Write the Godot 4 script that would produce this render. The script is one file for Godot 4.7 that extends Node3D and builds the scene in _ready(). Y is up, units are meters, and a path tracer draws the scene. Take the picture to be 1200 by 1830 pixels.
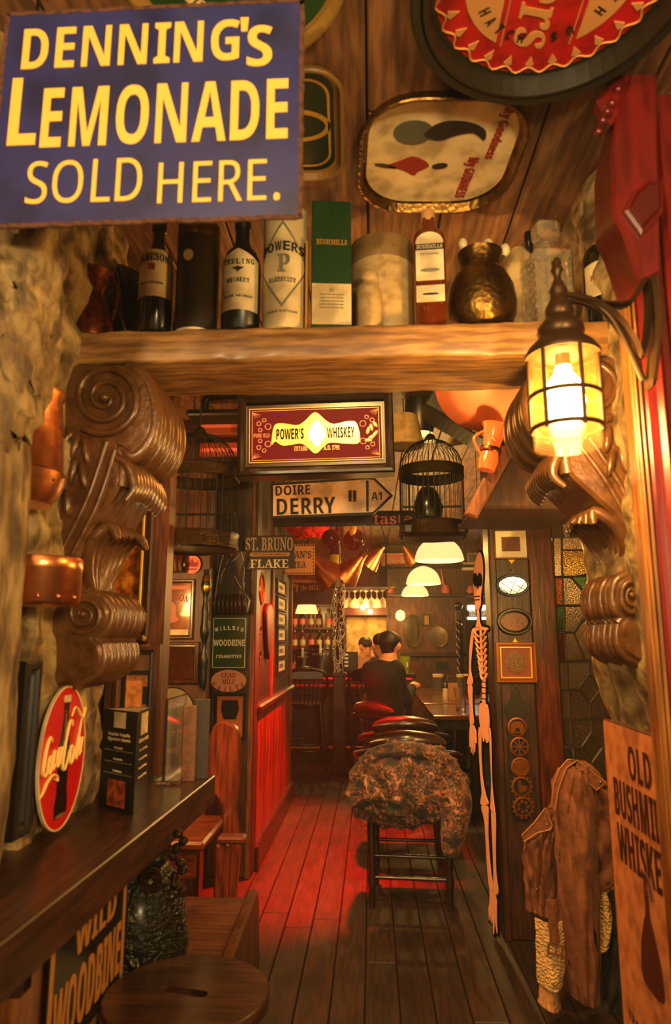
extends Node3D

const F := 1220.0
const ID := Transform3D.IDENTITY
const WARM := Color(1.0, 0.755, 0.40)
var eye := Vector3(0, 1.3, 0)
var cb := Basis()
var M := {}
var X := {}
var used := {}
var rng := RandomNumberGenerator.new()


# ---------- mesh builder: collects triangles with normals, then becomes one mesh ----------
class G:
	var v := PackedVector3Array()
	var n := PackedVector3Array()

	func tri(a: Vector3, b: Vector3, c: Vector3, na: Vector3, nb: Vector3, nc: Vector3) -> void:
		if (b - a).cross(c - a).dot(na + nb + nc) > 0.0:
			v.append(a); v.append(c); v.append(b)
			n.append(na); n.append(nc); n.append(nb)
		else:
			v.append(a); v.append(b); v.append(c)
			n.append(na); n.append(nb); n.append(nc)

	func quad(a: Vector3, b: Vector3, c: Vector3, d: Vector3, na: Vector3, nb: Vector3, nc: Vector3, nd: Vector3) -> void:
		tri(a, b, c, na, nb, nc)
		tri(a, c, d, na, nc, nd)

	func fq(a: Vector3, b: Vector3, c: Vector3, d: Vector3, m: Vector3) -> void:
		quad(a, b, c, d, m, m, m, m)

	func box(size: Vector3, xf := Transform3D.IDENTITY, ch := 0.0) -> G:
		var h := size / 2.0
		ch = minf(ch, minf(h.x, minf(h.y, h.z)) * 0.9)
		var nb := xf.basis.inverse().transposed()
		var p := func(s: Vector3, a: int) -> Vector3:
			var q := s * (h - Vector3.ONE * ch)
			q[a] = s[a] * h[a]
			return xf * q
		var dirs := [Vector3.RIGHT, Vector3.UP, Vector3.BACK]
		for a in 3:
			var b := (a + 1) % 3
			var c := (a + 2) % 3
			for s in [-1.0, 1.0]:
				var k := []
				for t in [[-1.0, -1.0], [1.0, -1.0], [1.0, 1.0], [-1.0, 1.0]]:
					var q := Vector3.ZERO
					q[a] = s; q[b] = t[0]; q[c] = t[1]
					k.append(q)
				fq(p.call(k[0], a), p.call(k[1], a), p.call(k[2], a), p.call(k[3], a), (nb * (dirs[a] * s)).normalized())
				if ch > 0.0:
					for t in [-1.0, 1.0]:
						var q0 := Vector3.ZERO
						q0[a] = s; q0[b] = t; q0[c] = -1.0
						var q1 := q0
						q1[c] = 1.0
						fq(p.call(q0, a), p.call(q1, a), p.call(q1, b), p.call(q0, b), (nb * (dirs[a] * s + dirs[b] * t)).normalized())
		if ch > 0.0:
			for i in 8:
				var s := Vector3(-1.0 if i & 1 else 1.0, -1.0 if i & 2 else 1.0, -1.0 if i & 4 else 1.0)
				var m := (nb * s).normalized()
				tri(p.call(s, 0), p.call(s, 1), p.call(s, 2), m, m, m)
		return self

	# profile of (radius, height); goes up outside, down inside
	func lathe(prof: Array, seg := 24, xf := Transform3D.IDENTITY, a0 := 0.0, a1 := TAU) -> G:
		var nb := xf.basis.inverse().transposed()
		var sn := []
		for i in prof.size() - 1:
			var d: Vector2 = prof[i + 1] - prof[i]
			sn.append(Vector2(d.y, -d.x).normalized())
		for i in prof.size() - 1:
			var n0: Vector2 = sn[i]
			var n1: Vector2 = sn[i]
			if i > 0 and sn[i - 1].dot(sn[i]) > 0.6:
				n0 = (sn[i - 1] + sn[i]).normalized()
			if i < sn.size() - 1 and sn[i + 1].dot(sn[i]) > 0.6:
				n1 = (sn[i + 1] + sn[i]).normalized()
			var p0: Vector2 = prof[i]
			var p1: Vector2 = prof[i + 1]
			for j in seg:
				var t0 := a0 + (a1 - a0) * j / seg
				var t1 := a0 + (a1 - a0) * (j + 1) / seg
				var e0 := Vector3(cos(t0), 0, sin(t0))
				var e1 := Vector3(cos(t1), 0, sin(t1))
				var A := xf * (e0 * p0.x + Vector3.UP * p0.y)
				var B := xf * (e1 * p0.x + Vector3.UP * p0.y)
				var C := xf * (e1 * p1.x + Vector3.UP * p1.y)
				var D := xf * (e0 * p1.x + Vector3.UP * p1.y)
				var nA := (nb * (e0 * n0.x + Vector3.UP * n0.y)).normalized()
				var nB := (nb * (e1 * n0.x + Vector3.UP * n0.y)).normalized()
				var nC := (nb * (e1 * n1.x + Vector3.UP * n1.y)).normalized()
				var nD := (nb * (e0 * n1.x + Vector3.UP * n1.y)).normalized()
				if p0.x > 1e-6:
					tri(A, B, C, nA, nB, nC)
				if p1.x > 1e-6:
					tri(A, C, D, nA, nC, nD)
		return self

	func sph(r: Vector3, xf := Transform3D.IDENTITY, seg := 16, rows := 10) -> G:
		var prof := []
		for i in rows + 1:
			var t := -PI / 2 + PI * i / rows
			prof.append(Vector2(maxf(cos(t), 0.0), sin(t)))
		return lathe(prof, seg, xf * Transform3D(Basis.from_scale(r), Vector3.ZERO))

	func cyl(r: float, a: Vector3, b: Vector3, seg := 10, r2 := -1.0) -> G:
		return tube([a, b], [r, r if r2 < 0.0 else r2], seg)

	func tube(pts: Array, rad: Variant, seg := 8, closed := false, flat := 1.0) -> G:
		var k := pts.size()
		var up := Vector3.ZERO
		var rings := []
		var norms := []
		for i in k:
			var a: Vector3 = pts[(i - 1 + k) % k] if (i > 0 or closed) else pts[i]
			var b: Vector3 = pts[(i + 1) % k] if (i < k - 1 or closed) else pts[i]
			var t := (b - a).normalized()
			if up == Vector3.ZERO:
				up = t.cross(Vector3.UP if absf(t.y) < 0.9 else Vector3.RIGHT).normalized()
			up = (up - t * up.dot(t)).normalized()
			var w := t.cross(up)
			var r: float = rad[i] if rad is Array else rad
			var ring := []
			var nn := []
			for j in seg:
				var th := TAU * j / seg
				var d := up * cos(th) + w * sin(th) * flat
				ring.append(pts[i] + d * r)
				nn.append((up * cos(th) * flat + w * sin(th)).normalized())
			rings.append(ring)
			norms.append(nn)
		for i in (k if closed else k - 1):
			var i2 := (i + 1) % k
			for j in seg:
				var j2 := (j + 1) % seg
				quad(rings[i][j], rings[i][j2], rings[i2][j2], rings[i2][j], norms[i][j], norms[i][j2], norms[i2][j2], norms[i2][j])
		if not closed:
			for e in [0, k - 1]:
				var m: Vector3 = (pts[0] - pts[1]).normalized() if e == 0 else (pts[k - 1] - pts[k - 2]).normalized()
				for j in seg:
					tri(pts[e], rings[e][j], rings[e][(j + 1) % seg], m, m, m)
		return self

	# polygon in XY drawn out along z, from -depth/2 to depth/2
	func extr(poly: PackedVector2Array, depth: float, xf := Transform3D.IDENTITY, ch := 0.0, smooth := 0.75) -> G:
		if Geometry2D.is_polygon_clockwise(poly):
			poly = poly.duplicate()
			poly.reverse()
		var k := poly.size()
		var nb := xf.basis.inverse().transposed()
		var en := []
		for i in k:
			var d := poly[(i + 1) % k] - poly[i]
			en.append(Vector2(d.y, -d.x).normalized())
		var inset := PackedVector2Array()
		for i in k:
			var m: Vector2 = (en[(i - 1 + k) % k] + en[i]).normalized()
			inset.append(poly[i] - m * ch / maxf(0.4, m.dot(en[i])))
		var z := depth / 2.0
		var idx := Geometry2D.triangulate_polygon(inset if ch > 0.0 else poly)
		var cap := inset if ch > 0.0 else poly
		for s in [-1.0, 1.0]:
			var m := (nb * Vector3(0, 0, s)).normalized()
			for i in range(0, idx.size(), 3):
				var q := []
				for j in 3:
					q.append(xf * Vector3(cap[idx[i + j]].x, cap[idx[i + j]].y, z * s))
				tri(q[0], q[1], q[2], m, m, m)
		for i in k:
			var i2 := (i + 1) % k
			var n0: Vector2 = en[i]
			var n1: Vector2 = en[i]
			if en[(i - 1 + k) % k].dot(en[i]) > smooth:
				n0 = (en[(i - 1 + k) % k] + en[i]).normalized()
			if en[i2].dot(en[i]) > smooth:
				n1 = (en[i2] + en[i]).normalized()
			var N0 := (nb * Vector3(n0.x, n0.y, 0)).normalized()
			var N1 := (nb * Vector3(n1.x, n1.y, 0)).normalized()
			var zz := z - ch
			quad(xf * Vector3(poly[i].x, poly[i].y, -zz), xf * Vector3(poly[i2].x, poly[i2].y, -zz), xf * Vector3(poly[i2].x, poly[i2].y, zz), xf * Vector3(poly[i].x, poly[i].y, zz), N0, N1, N1, N0)
			if ch > 0.0:
				for s in [-1.0, 1.0]:
					var m0 := (nb * Vector3(n0.x, n0.y, s)).normalized()
					var m1 := (nb * Vector3(n1.x, n1.y, s)).normalized()
					quad(xf * Vector3(poly[i].x, poly[i].y, zz * s), xf * Vector3(poly[i2].x, poly[i2].y, zz * s), xf * Vector3(inset[i2].x, inset[i2].y, z * s), xf * Vector3(inset[i].x, inset[i].y, z * s), m0, m1, m1, m0)
		return self

	# a profile of (inset, height) led round an outline: frames, rims, borders
	func rim(poly: PackedVector2Array, prof: Array, xf := Transform3D.IDENTITY) -> G:
		if Geometry2D.is_polygon_clockwise(poly):
			poly = poly.duplicate()
			poly.reverse()
		var k := poly.size()
		var en := []
		for i in k:
			var d := poly[(i + 1) % k] - poly[i]
			en.append(Vector2(-d.y, d.x).normalized())
		var mi := []
		for i in k:
			var m: Vector2 = (en[(i - 1 + k) % k] + en[i]).normalized()
			mi.append(m / maxf(0.3, m.dot(en[i])))
		for i in k:
			var i2 := (i + 1) % k
			for j in prof.size() - 1:
				var d: Vector2 = prof[j + 1] - prof[j]
				var q := Vector2(-d.y, d.x).normalized()
				var N: Vector3 = (xf.basis * Vector3(en[i].x * q.x, en[i].y * q.x, q.y)).normalized()
				var pt := func(a: int, b: int) -> Vector3:
					var w: Vector2 = poly[a] + mi[a] * prof[b].x
					return xf * Vector3(w.x, w.y, prof[b].y)
				fq(pt.call(i, j), pt.call(i2, j), pt.call(i2, j + 1), pt.call(i, j + 1), N)
		return self

	# smooth surface from a function of (u, v) in 0..1; thick > 0 gives it a back and edges
	func sheet(fn: Callable, nu: int, nv: int, thick := 0.0, flip := false) -> G:
		var P := []
		for i in nu + 1:
			var row := []
			for j in nv + 1:
				row.append(fn.call(float(i) / nu, float(j) / nv))
			P.append(row)
		var N := []
		for i in nu + 1:
			var row := []
			for j in nv + 1:
				var du: Vector3 = P[mini(i + 1, nu)][j] - P[maxi(i - 1, 0)][j]
				var dv: Vector3 = P[i][mini(j + 1, nv)] - P[i][maxi(j - 1, 0)]
				var m := du.cross(dv).normalized()
				row.append(-m if flip else m)
			N.append(row)
		for i in nu:
			for j in nv:
				quad(P[i][j], P[i + 1][j], P[i + 1][j + 1], P[i][j + 1], N[i][j], N[i + 1][j], N[i + 1][j + 1], N[i][j + 1])
				if thick > 0.0:
					var b := func(a: int, c: int) -> Vector3: return P[a][c] - N[a][c] * thick
					quad(b.call(i, j), b.call(i + 1, j), b.call(i + 1, j + 1), b.call(i, j + 1), -N[i][j], -N[i + 1][j], -N[i + 1][j + 1], -N[i][j + 1])
		if thick > 0.0:
			var edge := func(i: int, j: int, i2: int, j2: int, ii: int, jj: int) -> void:
				var out: Vector3 = (P[i][j] - P[ii][jj]).normalized()
				fq(P[i][j], P[i2][j2], P[i2][j2] - N[i2][j2] * thick, P[i][j] - N[i][j] * thick, out)
			for i in nu:
				edge.call(i, 0, i + 1, 0, i, 1)
				edge.call(i, nv, i + 1, nv, i, nv - 1)
			for j in nv:
				edge.call(0, j, 0, j + 1, 1, j)
				edge.call(nu, j, nu, j + 1, nu - 1, j)
		return self

	func add(m: Mesh, xf := Transform3D.IDENTITY) -> G:
		for s in m.get_surface_count():
			var a := m.surface_get_arrays(s)
			var vv: PackedVector3Array = a[Mesh.ARRAY_VERTEX]
			var nn: PackedVector3Array = a[Mesh.ARRAY_NORMAL]
			var nb := xf.basis.inverse().transposed()
			var ii := PackedInt32Array(range(vv.size()))
			if a[Mesh.ARRAY_INDEX] != null:
				ii = a[Mesh.ARRAY_INDEX]
			for t in range(0, ii.size() - 2, 3):
				tri(xf * vv[ii[t]], xf * vv[ii[t + 1]], xf * vv[ii[t + 2]], (nb * nn[ii[t]]).normalized(), (nb * nn[ii[t + 1]]).normalized(), (nb * nn[ii[t + 2]]).normalized())
		return self

	func mesh() -> ArrayMesh:
		var a := []
		a.resize(Mesh.ARRAY_MAX)
		a[Mesh.ARRAY_VERTEX] = v
		a[Mesh.ARRAY_NORMAL] = n
		var m := ArrayMesh.new()
		m.add_surface_from_arrays(Mesh.PRIMITIVE_TRIANGLES, a)
		return m


# ---------- placing ----------
func ray(px: float, py: float) -> Vector3:
	return cb * Vector3(px - 600.0, 915.0 - py, -F)

func at(px: float, py: float, d: float) -> Vector3:      # the point of the plane z = -d
	var r := ray(px, py)
	return eye + r * (d / -r.z)

func onx(px: float, py: float, x: float) -> Vector3:     # the point of the plane x
	var r := ray(px, py)
	return eye + r * (x / r.x)

func ony(px: float, py: float, y: float) -> Vector3:     # the point of the plane y
	var r := ray(px, py)
	return eye + r * ((y - eye.y) / r.y)

func fr(x0: float, y0: float, x1: float, y1: float, d: float) -> Rect2:   # rectangle in the plane z = -d: position is its centre
	var xm := (x0 + x1) / 2
	var ym := (y0 + y1) / 2
	var a := at(x0, ym, d)
	var b := at(x1, ym, d)
	var c := at(xm, y0, d)
	var e := at(xm, y1, d)
	return Rect2((a.x + b.x) / 2, (c.y + e.y) / 2, b.x - a.x, c.y - e.y)

func R(x: float, y: float, z: float) -> Basis:
	return Basis.from_euler(Vector3(deg_to_rad(x), deg_to_rad(y), deg_to_rad(z)))

func P(p: Vector3, b := Basis()) -> Transform3D:
	return Transform3D(b, p)

func V(x: float, y: float, z: float) -> Vector3:
	return Vector3(x, y, z)

func numbered(called: String) -> String:
	var k: int = used.get(called, -1) + 1
	used[called] = k
	return called if k == 0 else "%s_%03d" % [called, k]

func tag(o: Node3D, label: String, category: String, group := "") -> void:
	o.set_meta("label", label)
	o.set_meta("category", category)
	if group:
		o.set_meta("group", group)

func thing(called: String, label: String, category: String, pos := Vector3.ZERO, rot := Vector3.ZERO, group := "") -> Node3D:
	var o := Node3D.new()
	o.name = numbered(called)
	add_child(o)
	o.position = pos
	o.rotation_degrees = rot
	tag(o, label, category, group)
	return o

func part(g: Variant, called: String, m: Material, par: Node3D = null, xf := ID) -> MeshInstance3D:
	var o := MeshInstance3D.new()
	o.mesh = g.mesh() if g is G else g
	o.material_override = m
	o.transform = xf
	if par == null:
		o.name = numbered(called)
		add_child(o)
	else:
		o.name = called
		par.add_child(o, true)
	return o

func struct(g: Variant, called: String, m: Material) -> MeshInstance3D:
	var o := part(g, called, m)
	o.set_meta("kind", "structure")
	return o

func copy(src: Node3D, label: String, pos: Vector3, rot := Vector3.ZERO, group := "") -> Node3D:
	var o: Node3D = src.duplicate()
	var stem := str(src.name)
	if stem.length() > 4 and stem.right(3).is_valid_int():
		stem = stem.left(-4)
	o.name = numbered(stem)
	add_child(o)
	o.position = pos
	o.rotation_degrees = rot
	o.set_meta("label", label)
	if group:
		o.set_meta("group", group)
	return o

# ---------- outlines ----------
func rrect(w: float, h: float, r: float, seg := 5) -> PackedVector2Array:
	var p := PackedVector2Array()
	if r <= 0.0:
		return PackedVector2Array([Vector2(w, h) / 2, Vector2(-w, h) / 2, Vector2(-w, -h) / 2, Vector2(w, -h) / 2])
	for c in 4:
		var o := Vector2((w / 2 - r) * (1 if c in [0, 3] else -1), (h / 2 - r) * (1 if c < 2 else -1))
		for i in seg + 1:
			var t := PI / 2 * (c + float(i) / seg)
			p.append(o + Vector2(cos(t), sin(t)) * r)
	return p

func oval(w: float, h: float, seg := 40) -> PackedVector2Array:
	var p := PackedVector2Array()
	for i in seg:
		p.append(Vector2(cos(TAU * i / seg) * w / 2, sin(TAU * i / seg) * h / 2))
	return p

func pv(a: Array) -> PackedVector2Array:      # flat list of x, y
	var p := PackedVector2Array()
	for i in range(0, a.size(), 2):
		p.append(Vector2(a[i], a[i + 1]))
	return p

func curve(a: Array, steps := 6) -> Array:      # smooth path through Vector3 points
	var out := []
	for i in a.size() - 1:
		for s in steps:
			var p: Vector3 = a[i]
			out.append(p.cubic_interpolate(a[i + 1], a[maxi(i - 1, 0)], a[mini(i + 2, a.size() - 1)], float(s) / steps))
	out.append(a[-1])
	return out

func curve2(a: Array, steps := 5, closed := false) -> PackedVector2Array:
	var out := PackedVector2Array()
	var k := a.size()
	for i in (k if closed else k - 1):
		for s in steps:
			var p: Vector2 = a[i]
			if closed:
				out.append(p.cubic_interpolate(a[(i + 1) % k], a[(i - 1 + k) % k], a[(i + 2) % k], float(s) / steps))
			else:
				out.append(p.cubic_interpolate(a[i + 1], a[maxi(i - 1, 0)], a[mini(i + 2, k - 1)], float(s) / steps))
	if not closed:
		out.append(a[-1])
	return out

# ---------- lettering ----------
func font(fam: String, bold: bool) -> SystemFont:
	var k := fam + str(bold)
	if not X.has(k):
		var f := SystemFont.new()
		f.font_names = PackedStringArray([fam])
		f.font_weight = 700 if bold else 400
		X[k] = f
	return X[k]

func glyphs(s: String, bold := true, fam := "Droid Sans") -> Mesh:
	var k := "t" + s + str(bold) + fam
	if not X.has(k):
		var t := TextMesh.new()
		t.text = s
		t.font = font(fam, bold)
		t.font_size = 48
		t.pixel_size = 0.01
		t.depth = 0.05
		t.curve_step = 1.5
		X[k] = t
	return X[k]

func put_text(g: G, s: String, w: float, h: float, xf: Transform3D, bold := true, fam := "Droid Sans", dep := 0.0015) -> void:
	var m := glyphs(s, bold, fam)
	var b := m.get_aabb()
	var sy := h / b.size.y
	var sx := w / b.size.x if w > 0.0 else sy
	g.add(m, xf * Transform3D(Basis.from_scale(Vector3(sx, sy, dep / b.size.z)), -b.get_center() * Vector3(sx, sy, dep / b.size.z)))

func text(par: Node3D, s: String, w: float, h: float, xf: Transform3D, m: Material, bold := true, fam := "Droid Sans", dep := 0.0015) -> MeshInstance3D:
	var g := G.new()
	put_text(g, s, w, h, xf, bold, fam, dep)
	return part(g, "lettering", m, par)

func arc_text(par: Node3D, s: String, r: float, h: float, deg0: float, deg1: float, xf: Transform3D, m: Material, bold := true, fam := "Droid Sans", wide := 0.0, flip := false) -> void:
	var g := G.new()
	for i in s.length():
		if s[i] == " ":
			continue
		var t := deg_to_rad(lerpf(deg0, deg1, (i + 0.5) / s.length()))
		put_text(g, s[i], wide * (0.4 if s[i] in "I'1.," else (1.25 if s[i] in "WM" else 1.0)), h, xf * P(V(cos(t) * r, sin(t) * r, 0), R(0, 0, rad_to_deg(t) + (90 if flip else -90))), bold, fam)
	part(g, "lettering", m, par)

func _ready() -> void:
	rng.seed = 7
	var cam := Camera3D.new()
	cam.name = "camera"
	cb = Basis.from_euler(Vector3(deg_to_rad(10.45), deg_to_rad(3.0), 0))
	cam.fov = 73.74
	cam.near = 0.05
	cam.far = 60.0
	var ca := CameraAttributesPhysical.new()
	ca.frustum_focal_length = 23.33
	ca.frustum_focus_distance = 3.6
	ca.exposure_aperture = 3.6
	cam.attributes = ca
	cam.fov = 73.74
	cam.transform = Transform3D(cb, eye)
	add_child(cam)
	cam.current = true
	var we := WorldEnvironment.new()
	we.name = "world_environment"
	var en := Environment.new()
	en.background_mode = Environment.BG_COLOR
	en.background_color = Color(0, 0, 0)
	en.tonemap_mode = Environment.TONE_MAPPER_LINEAR
	en.tonemap_exposure = 2.6
	en.volumetric_fog_enabled = true
	en.volumetric_fog_albedo = Color(0.95, 0.95, 0.95)
	en.volumetric_fog_density = 0.004
	en.sdfgi_enabled = true
	en.ssao_enabled = true
	en.ssil_enabled = true
	we.environment = en
	add_child(we)
	materials()
	lamps()
	setting()
	build_all()

# ---------- materials ----------
func noise(kind: int, freq: float, seed_: int, oct := 4) -> FastNoiseLite:
	var f := FastNoiseLite.new()
	f.noise_type = kind
	f.frequency = freq
	f.seed = seed_
	f.fractal_octaves = oct
	return f

func ntex(key: String, f: FastNoiseLite, ramp: Array, size := 512) -> NoiseTexture2D:
	var t := NoiseTexture2D.new()
	t.width = size
	t.height = size
	t.seamless = true
	t.noise = f
	if ramp.size():
		var g := Gradient.new()
		g.offsets = PackedFloat32Array(ramp.map(func(r): return r[0]))
		g.colors = PackedColorArray(ramp.map(func(r): return r[1]))
		t.color_ramp = g
	X[key] = t
	return t

func gr(v: float, warm := 0.0) -> Color:
	return Color(v, v * (1.0 - warm * 0.5), v * (1.0 - warm))

func mk(key: String, c: Color, rough := 0.6, metal := 0.0, o := {}) -> StandardMaterial3D:
	if M.has(key):
		return M[key]
	var m := StandardMaterial3D.new()
	m.resource_name = key
	m.albedo_color = c
	m.roughness = rough
	m.metallic = metal
	m.cull_mode = BaseMaterial3D.CULL_DISABLED
	if o.has("spec"):
		m.metallic_specular = o.spec
	if o.has("tex"):
		m.albedo_texture = X[o.tex]
	if o.has("hm"):
		m.heightmap_enabled = true
		m.heightmap_texture = X[o.hm]
		m.heightmap_scale = o.get("hs", 1.0)
	if o.has("tex") or o.has("hm"):
		m.uv1_triplanar = true
		m.uv1_scale = o.get("sc", Vector3.ONE * 2.0)
		m.uv1_offset = o.get("off", Vector3.ZERO)
		m.uv1_world_triplanar = o.get("world", false)
	if o.has("det"):
		m.detail_enabled = true
		m.detail_albedo = X[o.det]
		m.detail_blend_mode = BaseMaterial3D.BLEND_MODE_MUL
		m.detail_uv_layer = BaseMaterial3D.DETAIL_UV_2
		m.uv2_triplanar = true
		m.uv2_scale = o.get("dsc", Vector3.ONE)
	if o.has("coat"):
		m.clearcoat_enabled = true
		m.clearcoat = o.coat
		m.clearcoat_roughness = o.get("crough", 0.2)
	if o.has("rim"):
		m.rim_enabled = true
		m.rim = o.rim
	if o.has("pane"):
		m.transparency = BaseMaterial3D.TRANSPARENCY_ALPHA
		m.albedo_color.a = o.pane
	if o.has("refr"):
		m.refraction_enabled = true
		m.refraction_scale = o.refr
		m.albedo_color.a = o.get("alpha", 0.02)
	if o.has("glow"):
		m.emission_enabled = true
		m.emission = o.get("gcol", c)
		m.emission_energy_multiplier = o.glow
	if o.has("back"):
		m.backlight_enabled = true
		m.backlight = o.back
	M[key] = m
	return m

# grain along axis "x", "y" or "z"
func wood(name_: String, c: Color, axis: String, rough := 0.55, k := 1.0, coat := 0.0) -> StandardMaterial3D:
	var key := "wood_%s_%s" % [name_, axis]
	if M.has(key):
		return M[key]
	var s := Vector3(7, 7, 7) * k
	s["xyz".find(axis)] = 0.7 * k
	var d := Vector3(2.0, 2.0, 2.0)
	d["xyz".find(axis)] = 0.6
	var o := {"tex": "wood", "hm": "woodh", "hs": 0.05, "sc": s, "off": Vector3(rng.randf(), rng.randf(), rng.randf()), "det": "blotch", "dsc": d}
	if coat > 0.0:
		o["coat"] = coat
	return mk(key, c, rough, 0.0, o)

func materials() -> void:
	ntex("wood", noise(FastNoiseLite.TYPE_SIMPLEX_SMOOTH, 0.011, 3, 5), [[0.0, gr(0.55, 0.2)], [0.38, gr(0.76, 0.1)], [0.55, gr(0.9, 0.04)], [0.75, gr(1.0)], [1.0, gr(0.8, 0.08)]])
	ntex("woodh", noise(FastNoiseLite.TYPE_SIMPLEX_SMOOTH, 0.013, 8, 5), [])
	ntex("blotch", noise(FastNoiseLite.TYPE_SIMPLEX_SMOOTH, 0.009, 5, 6), [[0.2, gr(0.78, 0.07)], [0.5, gr(0.94, 0.02)], [0.8, gr(1.0)]])
	ntex("dirt", noise(FastNoiseLite.TYPE_SIMPLEX_SMOOTH, 0.02, 15, 6), [[0.2, gr(0.66, 0.12)], [0.42, gr(0.9, 0.05)], [0.6, gr(1.0)]])
	ntex("stoneh", noise(FastNoiseLite.TYPE_SIMPLEX_SMOOTH, 0.012, 21, 6), [])
	ntex("stonec", noise(FastNoiseLite.TYPE_SIMPLEX_SMOOTH, 0.008, 25, 6), [[0.15, gr(0.42, 0.28)], [0.4, gr(0.72, 0.15)], [0.6, gr(0.92, 0.05)], [0.85, gr(1.0)]])
	var hm := noise(FastNoiseLite.TYPE_CELLULAR, 0.03, 4, 1)
	hm.cellular_return_type = FastNoiseLite.RETURN_DISTANCE
	ntex("hammer", hm, [])
	ntex("fine", noise(FastNoiseLite.TYPE_SIMPLEX, 0.08, 31, 3), [])
	ntex("finec", noise(FastNoiseLite.TYPE_SIMPLEX, 0.06, 33, 4), [[0.2, gr(0.72)], [0.7, gr(1.0)]])
	var lp := noise(FastNoiseLite.TYPE_SIMPLEX_SMOOTH, 0.011, 44, 3)
	lp.domain_warp_enabled = true
	lp.domain_warp_amplitude = 45.0
	lp.domain_warp_frequency = 0.014
	var dk := Color(0.07, 0.035, 0.022)
	var tn := Color(0.66, 0.38, 0.24)
	var pk := Color(0.80, 0.52, 0.37)
	ntex("leopard", lp, [[0.0, dk], [0.30, dk], [0.34, tn], [0.38, dk], [0.43, dk], [0.46, pk], [0.50, tn], [0.52, dk], [0.55, dk], [0.58, tn], [0.61, dk], [0.66, dk], [0.70, pk], [0.75, dk], [1.0, dk]])
	var rg := noise(FastNoiseLite.TYPE_SIMPLEX_SMOOTH, 0.02, 51, 3)
	rg.fractal_type = FastNoiseLite.FRACTAL_RIDGED
	ntex("relief", rg, [])
	ntex("print", noise(FastNoiseLite.TYPE_SIMPLEX_SMOOTH, 0.012, 61, 5), [[0.15, Color(0.42, 0.30, 0.2)], [0.5, Color(0.66, 0.52, 0.36)], [0.8, Color(0.85, 0.74, 0.56)]])
	mk("blue", Color(0.155, 0.16, 0.38), 0.4, 0, {"tex": "blotch", "sc": Vector3.ONE * 1.2, "coat": 0.3})
	mk("yellow", Color(0.90, 0.68, 0.30), 0.5)
	mk("rust", Color(0.33, 0.18, 0.1), 0.85, 0, {"tex": "dirt", "sc": Vector3.ONE * 6})
	mk("cream", Color(0.88, 0.80, 0.62), 0.5, 0, {"tex": "blotch", "sc": Vector3.ONE * 1.5})
	mk("creamtray", Color(0.93, 0.84, 0.62), 0.35, 0, {"tex": "blotch", "sc": Vector3.ONE * 2})
	mk("stoneware", Color(0.75, 0.63, 0.43), 0.3, 0, {"tex": "blotch", "sc": Vector3.ONE * 4})
	mk("stonerim", Color(0.52, 0.40, 0.24), 0.4, 0, {"tex": "blotch", "sc": Vector3.ONE * 4})
	mk("brass", Color(0.80, 0.60, 0.26), 0.28, 1.0)
	mk("oldbrass", Color(0.50, 0.37, 0.18), 0.36, 1.0, {"tex": "blotch", "hm": "hammer", "hs": 0.18, "sc": Vector3.ONE * 5})
	mk("darkbrass", Color(0.25, 0.18, 0.10), 0.26, 1.0, {"tex": "dirt", "hm": "relief", "hs": 0.5, "sc": Vector3.ONE * 9})
	mk("copper", Color(0.90, 0.58, 0.36), 0.3, 1.0, {"tex": "blotch", "sc": Vector3.ONE * 4, "hm": "stoneh", "hs": 0.08})
	mk("oldcopper", Color(0.55, 0.28, 0.17), 0.36, 1.0, {"tex": "dirt", "sc": Vector3.ONE * 4})
	mk("steel", Color(0.6, 0.6, 0.6), 0.25, 1.0)
	mk("chrome", Color(0.8, 0.8, 0.8), 0.1, 1.0)
	mk("iron", Color(0.10, 0.085, 0.07), 0.42, 0.7)
	mk("black", Color(0.035, 0.032, 0.03), 0.35)
	mk("blackmatte", Color(0.045, 0.04, 0.038), 0.9, 0, {"spec": 0.1})
	mk("darkglass", Color(0.02, 0.025, 0.012), 0.08, 0, {"coat": 0.6})
	mk("greenglass", Color(0.03, 0.07, 0.02), 0.08, 0, {"coat": 0.6})
	mk("amber", Color(0.36, 0.13, 0.03), 0.06, 0, {"coat": 0.6})
	mk("clear", Color(0.96, 0.95, 0.9), 0.03, 0, {"refr": 0.05, "alpha": 0.02})
	mk("pane", Color(0.9, 0.9, 0.85), 0.05, 0, {"pane": 0.1})
	mk("mirror", Color(0.88, 0.86, 0.8), 0.06, 1.0)
	mk("paper", Color(0.86, 0.8, 0.68), 0.7)
	mk("white", Color(0.92, 0.9, 0.85), 0.5)
	mk("gold", Color(0.88, 0.68, 0.28), 0.35, 0.6)
	mk("red", Color(0.74, 0.06, 0.07), 0.35, 0, {"coat": 0.3})
	mk("redtray", Color(0.80, 0.07, 0.08), 0.4, 0, {"tex": "blotch", "sc": Vector3.ONE * 3})
	mk("green", Color(0.05, 0.22, 0.08), 0.35, 0, {"coat": 0.3})
	mk("greentray", Color(0.07, 0.24, 0.09), 0.4)
	mk("orange", Color(0.80, 0.40, 0.16), 0.35)
	mk("pink", Color(0.85, 0.42, 0.40), 0.5)
	mk("ink", Color(0.10, 0.06, 0.05), 0.6)
	mk("redink", Color(0.55, 0.08, 0.07), 0.6)
	mk("greyink", Color(0.42, 0.40, 0.34), 0.6)
	mk("print", Color(0.9, 0.82, 0.7), 0.5, 0, {"tex": "print", "sc": Vector3(9, 9, 9)})
	mk("plaster", Color(0.72, 0.62, 0.42), 0.85, 0, {"tex": "stonec", "hm": "stoneh", "hs": 0.9, "sc": Vector3.ONE * 2.2, "det": "dirt", "dsc": Vector3.ONE * 1.1})
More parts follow.
